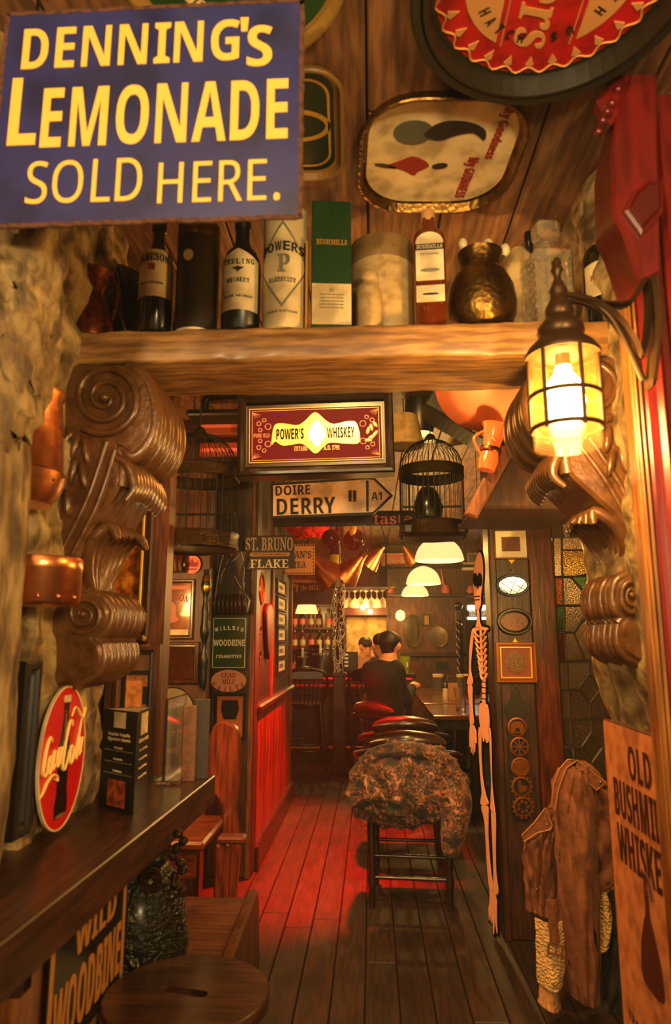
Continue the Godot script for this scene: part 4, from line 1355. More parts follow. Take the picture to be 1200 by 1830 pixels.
func left_things() -> void:
	var g: G
	var o: Node3D
	var k: Rect2
	# --- shelf ---
	o = thing("wall_shelf", "thick dark wooden counter shelf along the left wall", "shelf", V(0, 0.87, 0))
	var far := ony(385, 1385, 0.87)
	var near := ony(30, 1665, 0.87)
	var dir := (far - near).normalized()
	near -= dir * 0.35
	var top := PackedVector2Array([Vector2(near.x, near.z), Vector2(far.x, far.z), Vector2(-0.79, far.z + 0.03), Vector2(-0.79, near.z)])
	part(G.new().extr(top, 0.085, P(V(0, -0.0425, 0), R(90, 0, 0)), 0.0025), "board", wood("shelf", Color(0.25, 0.125, 0.06), "z", 0.42, 1.0, 0.2), o)
	for z in [-1.3, -2.1]:
		part(G.new().box(V(0.18, 0.10, 0.04), P(V(-0.70, -0.135, z)), 0.006), "bracket", M["wood_shelf_z"], o)
	# --- round cola sign on the jamb ---
	k = wl(68, 1228, 148, 1480, -0.70)
	o = thing("cola_sign", "red oval cola sign with a bottle and cream script, against the stone beside the shelf", "sign", V(-0.70, k.position.y, k.position.x), V(0, 90, 0))
	var w := k.size.x
	var h := k.size.y
	part(G.new().extr(oval(w, h, 56), 0.006, ID, 0.001), "disc", M.red, o)
	part(G.new().rim(oval(w, h, 56), [Vector2(-0.0005, -0.003), Vector2(-0.0005, 0.004), Vector2(0.003, 0.004), Vector2(0.0035, 0.002)]), "rim", M.cream, o)
	var bp := []
	for q in [[0.09, -0.40], [0.105, -0.30], [0.085, -0.22], [0.085, -0.10], [0.1, 0.0], [0.09, 0.08], [0.065, 0.18], [0.042, 0.30], [0.04, 0.40]]:
		bp.append(Vector2(q[0] * w * 1.3, q[1] * h))
	var bl := curve2(bp, 4)
	var rev := bl.duplicate()
	rev.reverse()
	for q in rev:
		bl.append(Vector2(-q.x, q.y))
	part(G.new().extr(bl, 0.004, P(V(0.0, -0.005, 0.003)), 0.0012), "bottle_print", mk("cola", Color(0.10, 0.03, 0.015), 0.3), o)
	part(G.new().extr(rrect(w * 0.13, h * 0.05, 0.002, 2), 0.004, P(V(0, h * 0.41, 0.0035))), "cap_print", M.cream, o)
	part(G.new().extr(oval(w * 0.22, h * 0.025), 0.003, P(V(0, -h * 0.40, 0.0042))), "base_print", M.stonerim, o)
	part(G.new().extr(oval(w * 0.035, h * 0.22), 0.002, P(V(-w * 0.02, h * 0.22, 0.0052))), "gloss_print", mk("colagloss", Color(0.5, 0.28, 0.12), 0.3), o)
	# script in brush strokes
	var cream := mk("script", Color(0.95, 0.78, 0.46), 0.45)
	g = G.new()
	var st := [
		[[-0.30, 0.12], [-0.34, 0.16], [-0.40, 0.12], [-0.45, 0.0], [-0.45, -0.07], [-0.40, -0.09], [-0.35, -0.04]],
		[[-0.30, -0.03], [-0.33, 0.03], [-0.36, -0.03], [-0.34, -0.085], [-0.30, -0.07], [-0.28, 0.0], [-0.30, 0.03]],
		[[-0.20, 0.03], [-0.24, 0.05], [-0.27, -0.02], [-0.25, -0.075], [-0.20, -0.04]],
		[[-0.09, 0.05], [-0.14, 0.05], [-0.18, -0.02], [-0.16, -0.07], [-0.11, 0.0], [-0.08, 0.055], [-0.11, -0.04], [-0.08, -0.06]],
		[[0.13, 0.17], [0.12, 0.21], [0.05, 0.20], [-0.02, 0.06], [-0.05, -0.08], [0.0, -0.12], [0.06, -0.06], [0.08, 0.0]],
		[[0.10, 0.24], [0.16, 0.30], [0.24, 0.27], [0.36, 0.20], [0.42, 0.27], [0.36, 0.25]],
		[[0.17, 0.0], [0.13, 0.03], [0.10, -0.04], [0.13, -0.10], [0.18, -0.06], [0.19, 0.0], [0.16, 0.03]],
		[[0.36, 0.22], [0.29, 0.06], [0.24, -0.06], [0.27, -0.09], [0.29, -0.06]],
		[[0.38, 0.05], [0.33, 0.05], [0.30, -0.03], [0.32, -0.07], [0.36, -0.01], [0.38, 0.055], [0.36, -0.05], [0.40, -0.05]],
		[[-0.50, -0.22], [-0.44, -0.20], [-0.36, -0.14], [-0.26, -0.11], [-0.16, -0.13], [-0.14, -0.17], [-0.20, -0.145]],
	]
	for s in st:
		var pts := []
		for q in s:
			pts.append(V(q[0] * w * 0.98, (q[1] + 0.03 + q[0] * 0.05) * h, 0.0065))
		var cv := curve(pts, 5)
		var rad := []
		for i in cv.size():
			var t := float(i) / (cv.size() - 1)
			rad.append(0.0020 + 0.0030 * sin(t * PI))
		g.tube(cv, rad, 6, false, 0.5)
	g.tube([V(-0.085 * w, 0.025 * h, 0.0065), V(-0.03 * w, 0.03 * h, 0.0065)], 0.002, 6)
	part(g, "script_lettering", cream, o)
	# dark picture frame seen edge on at the far left
	k = wl(38, 1182, 68, 1490, -0.69)
	picture("wall_picture", "dark heavy picture frame on the stone jamb, left of the cola sign", "picture", V(-0.71, k.position.y, k.position.x), k.size.x, k.size.y, 0.03, wood("darkframe", Color(0.10, 0.06, 0.035), "y", 0.4), M.print, 90)
	# --- copper vessels hanging behind the post ---
	var p0 := at(38, 800, 1.36)
	var r := at(112, 850, 1.36).x - p0.x
	var hh := at(60, 700, 1.36).y - at(60, 900, 1.36).y
	o = thing("copper_can", "tall tapering copper can hanging behind the weathered left post, above the copper pan", "can", V(p0.x, at(60, 900, 1.36).y, -1.36))
	part(G.new().lathe([Vector2(0, 0.004), Vector2(r * 0.7, 0), Vector2(r * 0.86, hh * 0.1), Vector2(r * 0.98, hh * 0.24), Vector2(r * 1.0, hh * 0.26), Vector2(r * 0.93, hh * 0.29), Vector2(r * 0.80, hh * 0.93), Vector2(r * 0.86, hh * 0.97), Vector2(r * 0.86, hh), Vector2(r * 0.78, hh), Vector2(r * 0.76, hh * 0.9), Vector2(0, hh * 0.5)], 36), "body", M.copper, o)
	part(G.new().box(V(0.02, 0.006, 0.006), P(V(r * 0.84, hh * 0.17, 0.02), R(0, 0, 40)), 0.002), "lug", M.iron, o)
	part(G.new().tube(curve([V(-r * 0.7, hh, 0), V(-0.02, hh + 0.07, 0), V(r * 0.7, hh, 0)], 6), 0.004, 8), "handle", M.copper, o)
	p0 = at(72, 1040, 1.36)
	r = at(141, 1040, 1.36).x - p0.x
	hh = at(60, 1001, 1.36).y - at(60, 1085, 1.36).y
	o = thing("copper_pan", "straight sided copper pan with rivets hanging behind the left post", "pan", V(p0.x, p0.y - hh / 2, -1.36))
	part(G.new().lathe([Vector2(0, 0.0), Vector2(r * 0.9, 0), Vector2(r * 0.985, 0.008), Vector2(r * 0.985, hh * 0.72), Vector2(r * 1.0, hh * 0.74), Vector2(r * 1.0, hh * 0.98), Vector2(r * 0.98, hh), Vector2(r * 0.93, hh), Vector2(r * 0.93, hh * 0.1), Vector2(0, 0.01)], 48), "body", M.copper, o)
	for a in [66, 38, 8]:
		part(G.new().sph(V(0.004, 0.004, 0.003), P(V(cos(deg_to_rad(a)) * r * 0.99, hh * 0.16, sin(deg_to_rad(a)) * r * 0.99))), "rivet", M.copper, o)
	part(G.new().tube(curve([V(-r * 0.9, hh * 0.7, 0.03), V(-r * 1.2, hh * 0.9, 0.05), V(-r * 1.5, hh * 1.3, 0.05)], 5), 0.006, 8), "handle", M.iron, o)
	# --- tent card ---
	var A := ony(176, 1441, 0.87)
	var B := ony(238, 1457, 0.87)
	var C := ony(262, 1434, 0.87)
	var th := onx(240, 1275, B.x).y - 0.87
	o = thing("tent_card", "black three sided drinks card standing on the shelf", "menu card", V(B.x, 0.87, B.z))
	var bk := mk("card", Color(0.03, 0.025, 0.025), 0.4)
	var face := func(p: Vector3, q: Vector3, nm: String) -> Node3D:
		var e := Node3D.new()
		var d := q - p
		var mid := (p + q) / 2 - B
		var mi := part(G.new().box(V(d.length(), th, 0.0016), ID, 0.0004), nm, bk, o, P(V(mid.x, th / 2, mid.z), Basis(Vector3.UP, atan2(-d.z, d.x))))
		e.free()
		return mi
	var fa: Node3D = face.call(A, B, "card_face")
	var fb: Node3D = face.call(B, C, "card_face")
	face.call(C, A, "card_face")
	part(G.new().extr(PackedVector2Array([Vector2(A.x - B.x, A.z - B.z), Vector2(0, 0), Vector2(C.x - B.x, C.z - B.z)]), 0.001, P(V(0, th - 0.002, 0), R(90, 0, 0))), "card_top", M.cream, o)
	var fwid := A.distance_to(B)
	part(G.new().box(V(fwid * 0.34, th * 0.16, 0.001), P(V(0.0, th * 0.40, 0.001))), "emblem", M.cream, fa)
	text(fa, "Popular Tequila", fwid * 0.62, 0.011, P(V(0, th * 0.25, 0.001)), M.cream)
	text(fa, "Signature Serves", fwid * 0.66, 0.011, P(V(0, th * 0.20, 0.001)), M.cream)
	for i in 3:
		text(fa, ["Classic", "Margarita", "Paloma"][i], fwid * 0.25, 0.006, P(V(0, th * (0.12 - i * 0.115), 0.001)), M.cream)
		text(fa, "tequila lime agave salt and soda", fwid * 0.8, 0.004, P(V(0, th * (0.09 - i * 0.115), 0.001)), M.greyink, false)
	part(G.new().box(V(fwid * 0.5, th * 0.26, 0.001), P(V(-0.0, -th * 0.33, 0.001))), "photo_print", mk("photo", Color(0.85, 0.45, 0.30), 0.4, 0, {"tex": "print", "sc": Vector3.ONE * 5}), fa)
	var fw2 := B.distance_to(C)
	part(G.new().box(V(fw2 * 0.5, th * 0.22, 0.001), P(V(0.0, th * 0.36, 0.001))), "emblem", M.cream, fb)
	text(fb, "Minerals", fw2 * 0.7, 0.010, P(V(0, th * 0.20, 0.001)), M.cream)
	for i in 4:
		text(fb, "Served long", fw2 * 0.6, 0.007, P(V(0, th * (0.1 - i * 0.09), 0.001)), M.cream, false)
	# --- acrylic menu holder ---
	A = ony(291, 1402, 0.87)
	B = ony(324, 1380, 0.87)
	th = at(300, 1256, -A.z).y - 0.87
	var dd := B - A
	var yw := rad_to_deg(atan2(-dd.z, dd.x))
	o = thing("menu_holder", "clear acrylic menu holder with a brown sheet on the shelf", "menu holder", V((A.x + B.x) / 2, 0.87, (A.z + B.z) / 2), V(0, yw, 0))
	var acr := mk("acrylic", Color(0.98, 0.95, 0.9), 0.04, 0, {"refr": 0.05, "alpha": 0.02})
	var aw := dd.length()
	part(G.new().box(V(aw + 0.01, th, 0.003), P(V(0, th / 2 + 0.012, 0.004)), 0.001), "front_sheet", mk("acrylicpane", Color(1, 0.96, 0.9), 0.05, 0, {"pane": 0.08}), o)
	part(G.new().box(V(aw, th * 0.97, 0.002), P(V(0, th / 2 + 0.012, 0.0)), 0.0005), "menu_sheet", mk("menubrown", Color(0.30, 0.14, 0.08), 0.5, 0, {"tex": "print", "sc": Vector3.ONE * 4}), o)
	for i in 9:
		text(o, ["Stout", "Ale and lager", "Cider", "Gin and tonic", "Irish coffee", "Wine by glass", "Port", "Whiskeys", "Minerals"][i], aw * 0.7, 0.008, P(V(0, th * (0.9 - i * 0.095), 0.0015)), M.ink, false)
	part(G.new().rim(rrect(aw + 0.01, th, 0.0), [Vector2(0, -0.002), Vector2(0, 0.007), Vector2(0.003, 0.007), Vector2(0.003, -0.002)], P(V(0, th / 2 + 0.012, 0.0))), "clear_edge", M.steel, o)
	part(G.new().box(V(aw + 0.02, 0.012, 0.075), P(V(0, 0.006, 0.012)), 0.003), "base_block", acr, o)
	# --- brown folders standing behind ---
	for q in [[326, 345, 1262, 1398, "tan menu folder standing behind the acrylic holder", Color(0.42, 0.24, 0.11)], [344, 370, 1250, 1394, "dark brown menu folder, rearmost on the shelf by the pew", Color(0.16, 0.09, 0.05)]]:
		A = ony(q[0], q[3], 0.87)
		B = ony(q[1], q[3] - 4, 0.87)
		th = at(q[0], q[2], -A.z).y - 0.87
		o = thing("menu_folder", q[4], "folder", V((A.x + B.x) / 2, 0.87, (A.z + B.z) / 2), V(0, 14, 0))
		part(G.new().box(V(A.distance_to(B), th, 0.006), P(V(0, th / 2, 0.006), R(0, 4, 0)), 0.002), "cover", mk(q[4].left(6), q[5], 0.6, 0, {"tex": "blotch", "sc": Vector3.ONE * 6}), o)
		part(G.new().box(V(A.distance_to(B) * 0.96, th * 0.96, 0.004), P(V(0, th * 0.49, -0.001)), 0.0005), "sheets", M.paper, o)
		part(G.new().box(V(A.distance_to(B), th, 0.004), P(V(0, th / 2, -0.007), R(0, -4, 0)), 0.001), "back_cover", M[q[4].left(6)], o)
	# --- wall behind the shelf end with its two frames ---
	var rw := wood("panelwood", Color(0.36, 0.185, 0.09), "y", 0.5)
	struct(G.new().box(V(0.9, 2.5, 0.08), P(V(-1.19, 1.25, -2.47))), "wall_left_return", rw)
	var gf := wood("giltframe", Color(0.46, 0.28, 0.10), "y", 0.35, 1.0, 0.4)
	k = fr(150, 870, 271, 1140, 2.40)
	o = picture("framed_print", "tall glazed print in a brown and gold frame beside the left corbel", "picture", V(k.position.x, k.position.y, -2.425), k.size.x, k.size.y, 0.036, wood("brownframe", Color(0.22, 0.10, 0.05), "y", 0.3, 1, 0.5), mk("oldprint", Color(0.80, 0.58, 0.30), 0.12, 0, {"tex": "print", "sc": Vector3(3, 3, 3), "coat": 0.8, "crough": 0.03}), 0, "", 0, null, 0.03)
	part(G.new().box(V(0.010, k.size.y - 0.05, 0.008), P(V(k.size.x / 2 - 0.036, 0, 0.024)), 0.002), "gold_slip", M.gold, o)
	part(G.new().box(V(k.size.x, 0.030, 0.05), P(V(0, -k.size.y / 2 - 0.004, 0.028)), 0.01), "carved_ledge", M.oldbrass, o)
	k = fr(178, 1152, 274, 1420, 2.34)
	o = picture("framed_print", "brown box frame with a small figure print, above the tent card", "picture", V(k.position.x, k.position.y, -2.40), k.size.x, k.size.y, 0.034, wood("boxframe", Color(0.30, 0.16, 0.08), "y", 0.4), mk("tanmount", Color(0.52, 0.32, 0.16), 0.6), 6, "", 0, null, 0.05)
	part(G.new().rim(rrect(k.size.x * 0.55, k.size.y * 0.55, 0), [Vector2(0, 0.006), Vector2(0, 0.02), Vector2(0.012, 0.02), Vector2(0.014, 0.006)], P(V(0.012, 0.02, 0))), "inner_frame", M["wood_darkframe_y"], o)
	part(G.new().box(V(k.size.x * 0.45, k.size.y * 0.48, 0.004), P(V(0.012, 0.02, 0.008))), "print", mk("figprint", Color(0.80, 0.50, 0.28), 0.3, 0, {"tex": "blotch", "sc": Vector3.ONE * 5}), o)
	part(G.new().box(V(0.014, 0.06, 0.003), P(V(0.04, 0.07, 0.011))), "dark_bar_print", M.ink, o)
	part(G.new().extr(curve2([Vector2(-0.05, -0.06), Vector2(-0.02, 0.0), Vector2(0.03, 0.02), Vector2(0.05, -0.02), Vector2(0.04, -0.07)], 4, true), 0.003, P(V(0.012, -0.005, 0.011))), "figure_print", mk("rustprint", Color(0.50, 0.16, 0.08), 0.5), o)
	# --- under the shelf: black enamel sign, ornamental jars, keg ---
	k = wl(90, 1560, 219, 1830, -0.575)
	var zl := onx(90, 1700, -0.575).z
	var zr := onx(219, 1680, -0.575).z
	o = thing("cigarette_sign", "black enamel sign with tall tan letters under the shelf", "sign", V(-0.575, 0.655, (zl + zr) / 2), V(0, 90, 0))
	var sw := zl - zr
	part(G.new().extr(rrect(sw, 0.26, 0.006, 2), 0.004), "plate", M.black, o)
	part(G.new().rim(rrect(sw, 0.26, 0.006, 2), [Vector2(0, 0.001), Vector2(0, 0.004), Vector2(0.014, 0.004), Vector2(0.014, 0.001)]), "border", mk("tanletter", Color(0.62, 0.40, 0.17), 0.5), o)
	text(o, "WILD", sw * 0.56, 0.062, P(V(0.02, 0.075, 0.003)), M.tanletter)
	text(o, "WOODBINE", sw * 0.88, 0.105, P(V(0, -0.035, 0.003)), M.tanletter)
	var dk := mk("glazedgreen", Color(0.03, 0.055, 0.018), 0.14, 0, {"hm": "relief", "hs": 1.6, "sc": Vector3.ONE * 3, "coat": 0.2})
	o = thing("glazed_jar", "dark green glazed jar with a raised gold rosette under the shelf", "jar", V(-0.60, 0.385, -1.85))
	part(G.new().lathe([Vector2(0, 0), Vector2(0.09, 0), Vector2(0.12, 0.05), Vector2(0.135, 0.16), Vector2(0.12, 0.27), Vector2(0.09, 0.33), Vector2(0.07, 0.35), Vector2(0.08, 0.37), Vector2(0.08, 0.385), Vector2(0, 0.385)], 40), "body", dk, o)
	var ros := at(271, 1573, 1.72) - o.position
	g = G.new()
	for i in 3:
		var ring := []
		for j in 24:
			ring.append(ros + V(cos(TAU * j / 24), sin(TAU * j / 24), 0.12 * cos(TAU * j / 24)) * (0.026 - i * 0.008) + V(0, 0, i * 0.003))
		g.tube(ring, 0.0035, 6, true)
	part(g, "rosette", M.darkbrass, o)
	g = G.new()
	for i in 9:
		var e := at(318 + sin(i * 1.7) * 10, 1490 + i * 13, 1.80) - o.position
		g.sph(V(0.014, 0.011, 0.012), P(e, R(0, 0, i * 40)), 8, 6)
	part(g, "raised_fruit", M.darkbrass, o)
	o = thing("glazed_jar", "ribbed dark green glazed jar beside the stool, below the rosette jar", "jar", V(-0.585, 0.0, -1.85))
	var rp := []
	for i in 15:
		var t := i / 14.0
		rp.append(Vector2(0.115 + 0.025 * sin(t * PI) + 0.007 * sin(t * 40), 0.38 * t))
	part(G.new().lathe([Vector2(0, 0)] + rp + [Vector2(0, 0.38)], 40), "body", dk, o)
	g = G.new()
	for i in 16:
		var a := deg_to_rad(20 + i * 8)
		g.tube(curve([V(cos(a) * 0.13, 0.14, sin(a) * 0.13), V(cos(a + 0.1) * 0.146, 0.22, sin(a + 0.1) * 0.146), V(cos(a + 0.25) * 0.142, 0.29, sin(a + 0.25) * 0.142)], 4), 0.006, 6)
	part(g, "ribs", dk, o)
	o = thing("wooden_keg", "pale wooden keg end at the bottom left corner under the shelf", "keg", V(-0.668, 0.0, -1.42))
	part(G.new().lathe([Vector2(0, 0), Vector2(0.055, 0), Vector2(0.068, 0.2), Vector2(0.072, 0.38), Vector2(0.067, 0.58), Vector2(0.056, 0.74), Vector2(0.05, 0.74), Vector2(0.05, 0.73), Vector2(0, 0.73)], 30), "staves", wood("keg", Color(0.62, 0.36, 0.14), "y", 0.5), o)
	for y in [0.12, 0.52]:
		part(G.new().lathe([Vector2(0.06, y), Vector2(0.0725, y), Vector2(0.0735, y + 0.025), Vector2(0.06, y + 0.025)], 30), "hoop", M.iron, o)
	# --- stool ---
	var sc := ony(334, 1772, 0.575)
	var e0 := ony(185, 1775, 0.575)
	var e1 := ony(481, 1775, 0.575)
	r = (e1.x - e0.x) / 2
	o = thing("bar_stool", "round dark wooden stool with a hand slot at the bottom left", "stool", V((e0.x + e1.x) / 2, 0, sc.z))
	var sm := wood("stool", Color(0.25, 0.13, 0.065), "x", 0.3, 1, 0.5)
	var hole := PackedVector2Array()
	for q in rrect(r * 0.55, 0.026, 0.0129, 6):
		hole.append(q.rotated(deg_to_rad(14)))
	var ring := []
	# the seat is a disc with a slot cut through it
	g = G.new()
	var outer := oval(r * 2, r * 2, 72)
	for s in [0.0, 1.0]:
		for i in 72:
			var a0 := TAU * i / 72.0
			var a1 := TAU * (i + 1) / 72.0
			var in0 := Geometry2D.get_closest_point_to_segment(outer[i] * 0.0, outer[i], outer[i])
			var h0 := _ray_hit(hole, a0)
			var h1 := _ray_hit(hole, a1)
			var y: float = 0.575 if s > 0 else 0.545
			var m := V(0, 1 if s > 0 else -1, 0)
			var ro: float = r - 0.004
			g.fq(V(h0.x, y, h0.y), V(h1.x, y, h1.y), V(cos(a1) * ro, y, sin(a1) * ro), V(cos(a0) * ro, y, sin(a0) * ro), m)
			if s > 0:
				g.fq(V(h0.x, 0.545, h0.y), V(h1.x, 0.545, h1.y), V(h1.x, 0.575, h1.y), V(h0.x, 0.575, h0.y), V(-cos(a0), 0, -sin(a0)))
	g.lathe([Vector2(r - 0.004, 0.545), Vector2(r, 0.549), Vector2(r, 0.571), Vector2(r - 0.004, 0.575)], 72)
	part(g, "seat", sm, o)
	part(G.new().lathe([Vector2(r * 0.8, 0.505), Vector2(r * 0.84, 0.505), Vector2(r * 0.84, 0.546), Vector2(r * 0.8, 0.546)], 48), "apron", sm, o)
	for i in 4:
		var a := PI / 4 + i * PI / 2
		part(G.new().cyl(0.017, V(cos(a) * r * 1.0, 0, sin(a) * r * 1.0), V(cos(a) * r * 0.7, 0.546, sin(a) * r * 0.7), 10, 0.02), "leg", sm, o)
	for i in 4:
		var a := PI / 4 + i * PI / 2
		var b := a + PI / 2
		part(G.new().cyl(0.009, V(cos(a), 0, sin(a)) * r * 0.92 + V(0, 0.16, 0), V(cos(b), 0, sin(b)) * r * 0.92 + V(0, 0.16, 0), 8), "rung", sm, o)
	pews()
	left_wall_signs()

func _ray_hit(poly: PackedVector2Array, a: float) -> Vector2:
	var d := Vector2(cos(a), sin(a)) * 10.0
	for i in poly.size():
		var hit = Geometry2D.segment_intersects_segment(Vector2.ZERO, d, poly[i], poly[(i + 1) % poly.size()])
		if hit != null:
			return hit
	return poly[0]

func pews() -> void:
	var pm := wood("pew", Color(0.52, 0.215, 0.10), "x", 0.34, 1, 0.4)
	var pv2 := wood("pew", Color(0.52, 0.215, 0.10), "y", 0.34, 1, 0.4)
	var d := 3.2
	var o := thing("pew_bench", "reddish wooden pew with a scrolled end post by the left wall", "pew", V(-0.95, 0, -d))
	var L := func(a: Array, dep: float) -> PackedVector2Array:
		var p := PackedVector2Array()
		for q in a:
			var w := at(q[0], q[1], dep) - o.position
			p.append(Vector2(w.x, w.y))
		return p
	var post := curve2(Array(L.call([[376, 1370], [376, 1320], [388, 1292], [404, 1288], [424, 1300], [430, 1330], [428, 1400], [424, 1440], [430, 1520], [424, 1600], [430, 1690], [398, 1690], [400, 1600], [396, 1500], [398, 1440], [380, 1410]], d)), 3, true)
	part(G.new().extr(post, 0.06, P(V(0, 0, 0)), 0.01), "end_post", pv2, o)
	for q in [[1328, 1345], [1350, 1385]]:
		var a := at(300, q[0], d)
		var b := at(300, q[1], d)
		part(G.new().box(V(1.30, a.y - b.y, 0.035), P(V(-0.40, (a.y + b.y) / 2, 0.0)), 0.006), "back_rail", pm, o)
	var sy := at(400, 1500, 2.92).y
	part(G.new().box(V(1.34, 0.035, 0.42), P(V(-0.38, sy, 0.18)), 0.01), "seat", pm, o)
	part(G.new().box(V(1.30, 0.10, 0.025), P(V(-0.40, sy - 0.08, 0.34)), 0.005), "apron", pm, o)
	var kx := at(405, 1495, 2.85).x + 0.95
	part(G.new().box(V(0.11, 0.026, 0.07), P(V(kx + 0.02, sy + 0.02, 0.34)), 0.008), "front_lip", pm, o)
	part(G.new().box(V(0.05, sy, 0.05), P(V(kx - 0.02, sy / 2, 0.33)), 0.008), "front_leg", pv2, o)
	part(G.new().box(V(0.05, 0.78, 0.05), P(V(-0.95, 0.39, 0.0)), 0.008), "back_leg", pv2, o)
	# nearer low bench
	o = thing("low_bench", "low brown bench with an upturned end board behind the stool", "bench", V(-0.62, 0, -2.28))
	var bm := wood("bench", Color(0.34, 0.18, 0.09), "x", 0.4, 1, 0.3)
	part(G.new().box(V(0.56, 0.04, 0.52), P(V(-0.08, 0.40, 0.0)), 0.006), "seat", bm, o)
	var lip := PackedVector2Array([Vector2(-0.27, 0.0), Vector2(0.27, 0.0), Vector2(0.25, 0.40), Vector2(0.22, 0.455), Vector2(-0.20, 0.47), Vector2(-0.25, 0.455)])
	part(G.new().extr(lip, 0.035, P(V(0.215, 0.0, 0.0), R(0, 90, 6)), 0.008), "end_board", wood("bench", Color(0.34, 0.18, 0.09), "y", 0.4, 1, 0.3), o)
	part(G.new().extr(lip, 0.035, P(V(-0.36, 0.0, 0.0), R(0, 90, 0)), 0.008), "end_board", M["wood_bench_y"], o)

func left_wall_signs() -> void:
	var g: G
	var o: Node3D
	var k: Rect2
	var rw: StandardMaterial3D = M["wood_panelwood_y"]
	# panel wall with mirrors
	struct(G.new().box(V(1.42, 2.5, 0.08), P(V(-0.868 - 0.71, 1.25, -3.66))), "wall_left_panel", rw)
	var fm := wood("redframe", Color(0.30, 0.12, 0.06), "y", 0.3, 1, 0.5)
	k = fr(252, 1035, 346, 1142, 3.6)
	o = picture("whiskey_mirror", "framed pub mirror with a whiskey name and a red ship crest", "mirror", V(k.position.x, k.position.y, -3.62), k.size.x, k.size.y, 0.022, fm, M.mirror, 0)
	var rp := mk("redprint", Color(0.62, 0.16, 0.10), 0.4)
	g = G.new()
	part(g.box(V(k.size.x * 0.72, 0.02, 0.002), P(V(0.01, k.size.y * 0.36, 0.008))), "red_band", rp, o)
	arc_text(o, "JAMESON", 0.24, 0.034, 114, 66, P(V(0.015, -0.175, 0.0085)), M.redink, true, "Droid Serif", 0.024)
	part(G.new().extr(curve2([Vector2(-0.035, 0), Vector2(-0.03, 0.05), Vector2(0, 0.07), Vector2(0.03, 0.05), Vector2(0.035, 0), Vector2(0.05, -0.03), Vector2(0, -0.045), Vector2(-0.05, -0.03)], 4, true), 0.002, P(V(0.01, -0.03, 0.008))), "ship_crest", rp, o)
	part(G.new().box(V(k.size.x * 0.8, 0.03, 0.002), P(V(0.0, -k.size.y * 0.39, 0.008))), "lower_scroll", M.cream, o)
	k = fr(250, 1147, 355, 1222, 3.6)
	o = picture("relief_plaque", "framed embossed copper landscape plaque below the whiskey mirror", "plaque", V(k.position.x, k.position.y, -3.62), k.size.x, k.size.y, 0.026, fm, mk("embossed", Color(0.62, 0.36, 0.20), 0.3, 0.8, {"hm": "relief", "hs": 1.6, "sc": Vector3(5, 12, 5)}), 0)
	k = fr(266, 1228, 347, 1316, 3.6)
	o = plate("round_sign", "round grey pub sign with a dark figure, half hidden by the menu holder", "sign", V(k.position.x, k.position.y, -3.615), oval(k.size.x, k.size.y), mk("greysign", Color(0.55, 0.50, 0.38), 0.35, 0.3), 0, M.iron, 0.006, 0.0)
	arc_text(o, "GUINNESS", k.size.x * 0.40, 0.02, 190, 262, P(V(0, 0, 0.003)), M.ink, true, "Droid Sans", 0.014, true)
	part(G.new().extr(curve2([Vector2(-0.05, 0.07), Vector2(-0.03, 0.02), Vector2(-0.02, -0.03), Vector2(0.0, -0.06), Vector2(0.03, -0.04), Vector2(0.01, 0.0), Vector2(0.02, 0.03), Vector2(-0.01, 0.02)], 4, true), 0.002, P(V(-0.01, 0, 0.0035))), "figure_print", M.ink, o)
	# crown badge and dark carved mask
	k = fr(323, 990, 355, 1024, 3.55)
	o = plate("crown_badge", "small round pink badge with a dark crown on the left wall", "badge", V(k.position.x, k.position.y, -3.60), oval(k.size.x, k.size.y, 30), M.pink)
	part(G.new().extr(pv([-0.03, -0.012, 0.03, -0.012, 0.036, 0.02, 0.016, 0.006, 0.0, 0.03, -0.016, 0.006, -0.036, 0.02]), 0.003, P(V(0, 0, 0.003))), "crown_print", M.redink, o)
	part(G.new().box(V(0.05, 0.008, 0.003), P(V(0, -0.026, 0.003))), "crown_base", M.redink, o)
	o = thing("leather_bag", "dark ribbed leather roll hanging above the whiskey mirror", "bag", at(300, 1008, 3.57))
	g = G.new()
	for i in 7:
		g.tube([V(-0.075 + i * 0.025, 0.04, 0.02), V(-0.075 + i * 0.025, 0.0, 0.035), V(-0.075 + i * 0.025, -0.04, 0.02)], 0.014, 8)
	part(g, "ribs", M.leather, o)
	part(G.new().tube([V(-0.10, 0, -0.02), V(0.10, 0, -0.02)], 0.045, 14), "roll", M.black, o)
	# pilaster with signs
	var px := wood("pilaster", Color(0.25, 0.13, 0.065), "y", 0.45)
	var a := at(377, 1200, 4.0)
	var b := at(455, 1200, 4.0)
	struct(G.new().box(V(b.x - a.x, 2.5, 0.16), P(V((a.x + b.x) / 2, 1.25, -4.09)), 0.01), "wall_left_pilaster", px)
	part(G.new().box(V(0.03, 2.5, 0.02), P(V(b.x - 0.02, 1.25, -4.005)), 0.006), "pilaster_edge", wood("edge", Color(0.46, 0.25, 0.12), "y"), get_node("wall_left_pilaster"))
	k = fr(378, 1102, 441, 1196, 3.99)
	o = plate("cigarette_sign", "dark green rectangular cigarette sign with white letters on the left pilaster", "sign", V(k.position.x, k.position.y, -3.995), rrect(k.size.x, k.size.y, 0.012, 4), mk("woodgreen", Color(0.19, 0.27, 0.12), 0.22, 0, {"coat": 0.6}), 0, M.white, 0.003, 0.008)
	arc_text(o, "WILLS'S", 0.30, 0.022, 107, 73, P(V(0.0, -0.215, 0.003)), M.white, true, "Droid Sans", 0.018)
	text(o, "WOODBINE", k.size.x * 0.88, 0.036, P(V(0, -0.0, 0.003)), M.white)
	text(o, "CIGARETTES", k.size.x * 0.72, 0.018, P(V(0, -k.size.y * 0.26, 0.003)), M.white)
	k = fr(377, 1197, 440, 1237, 3.99)
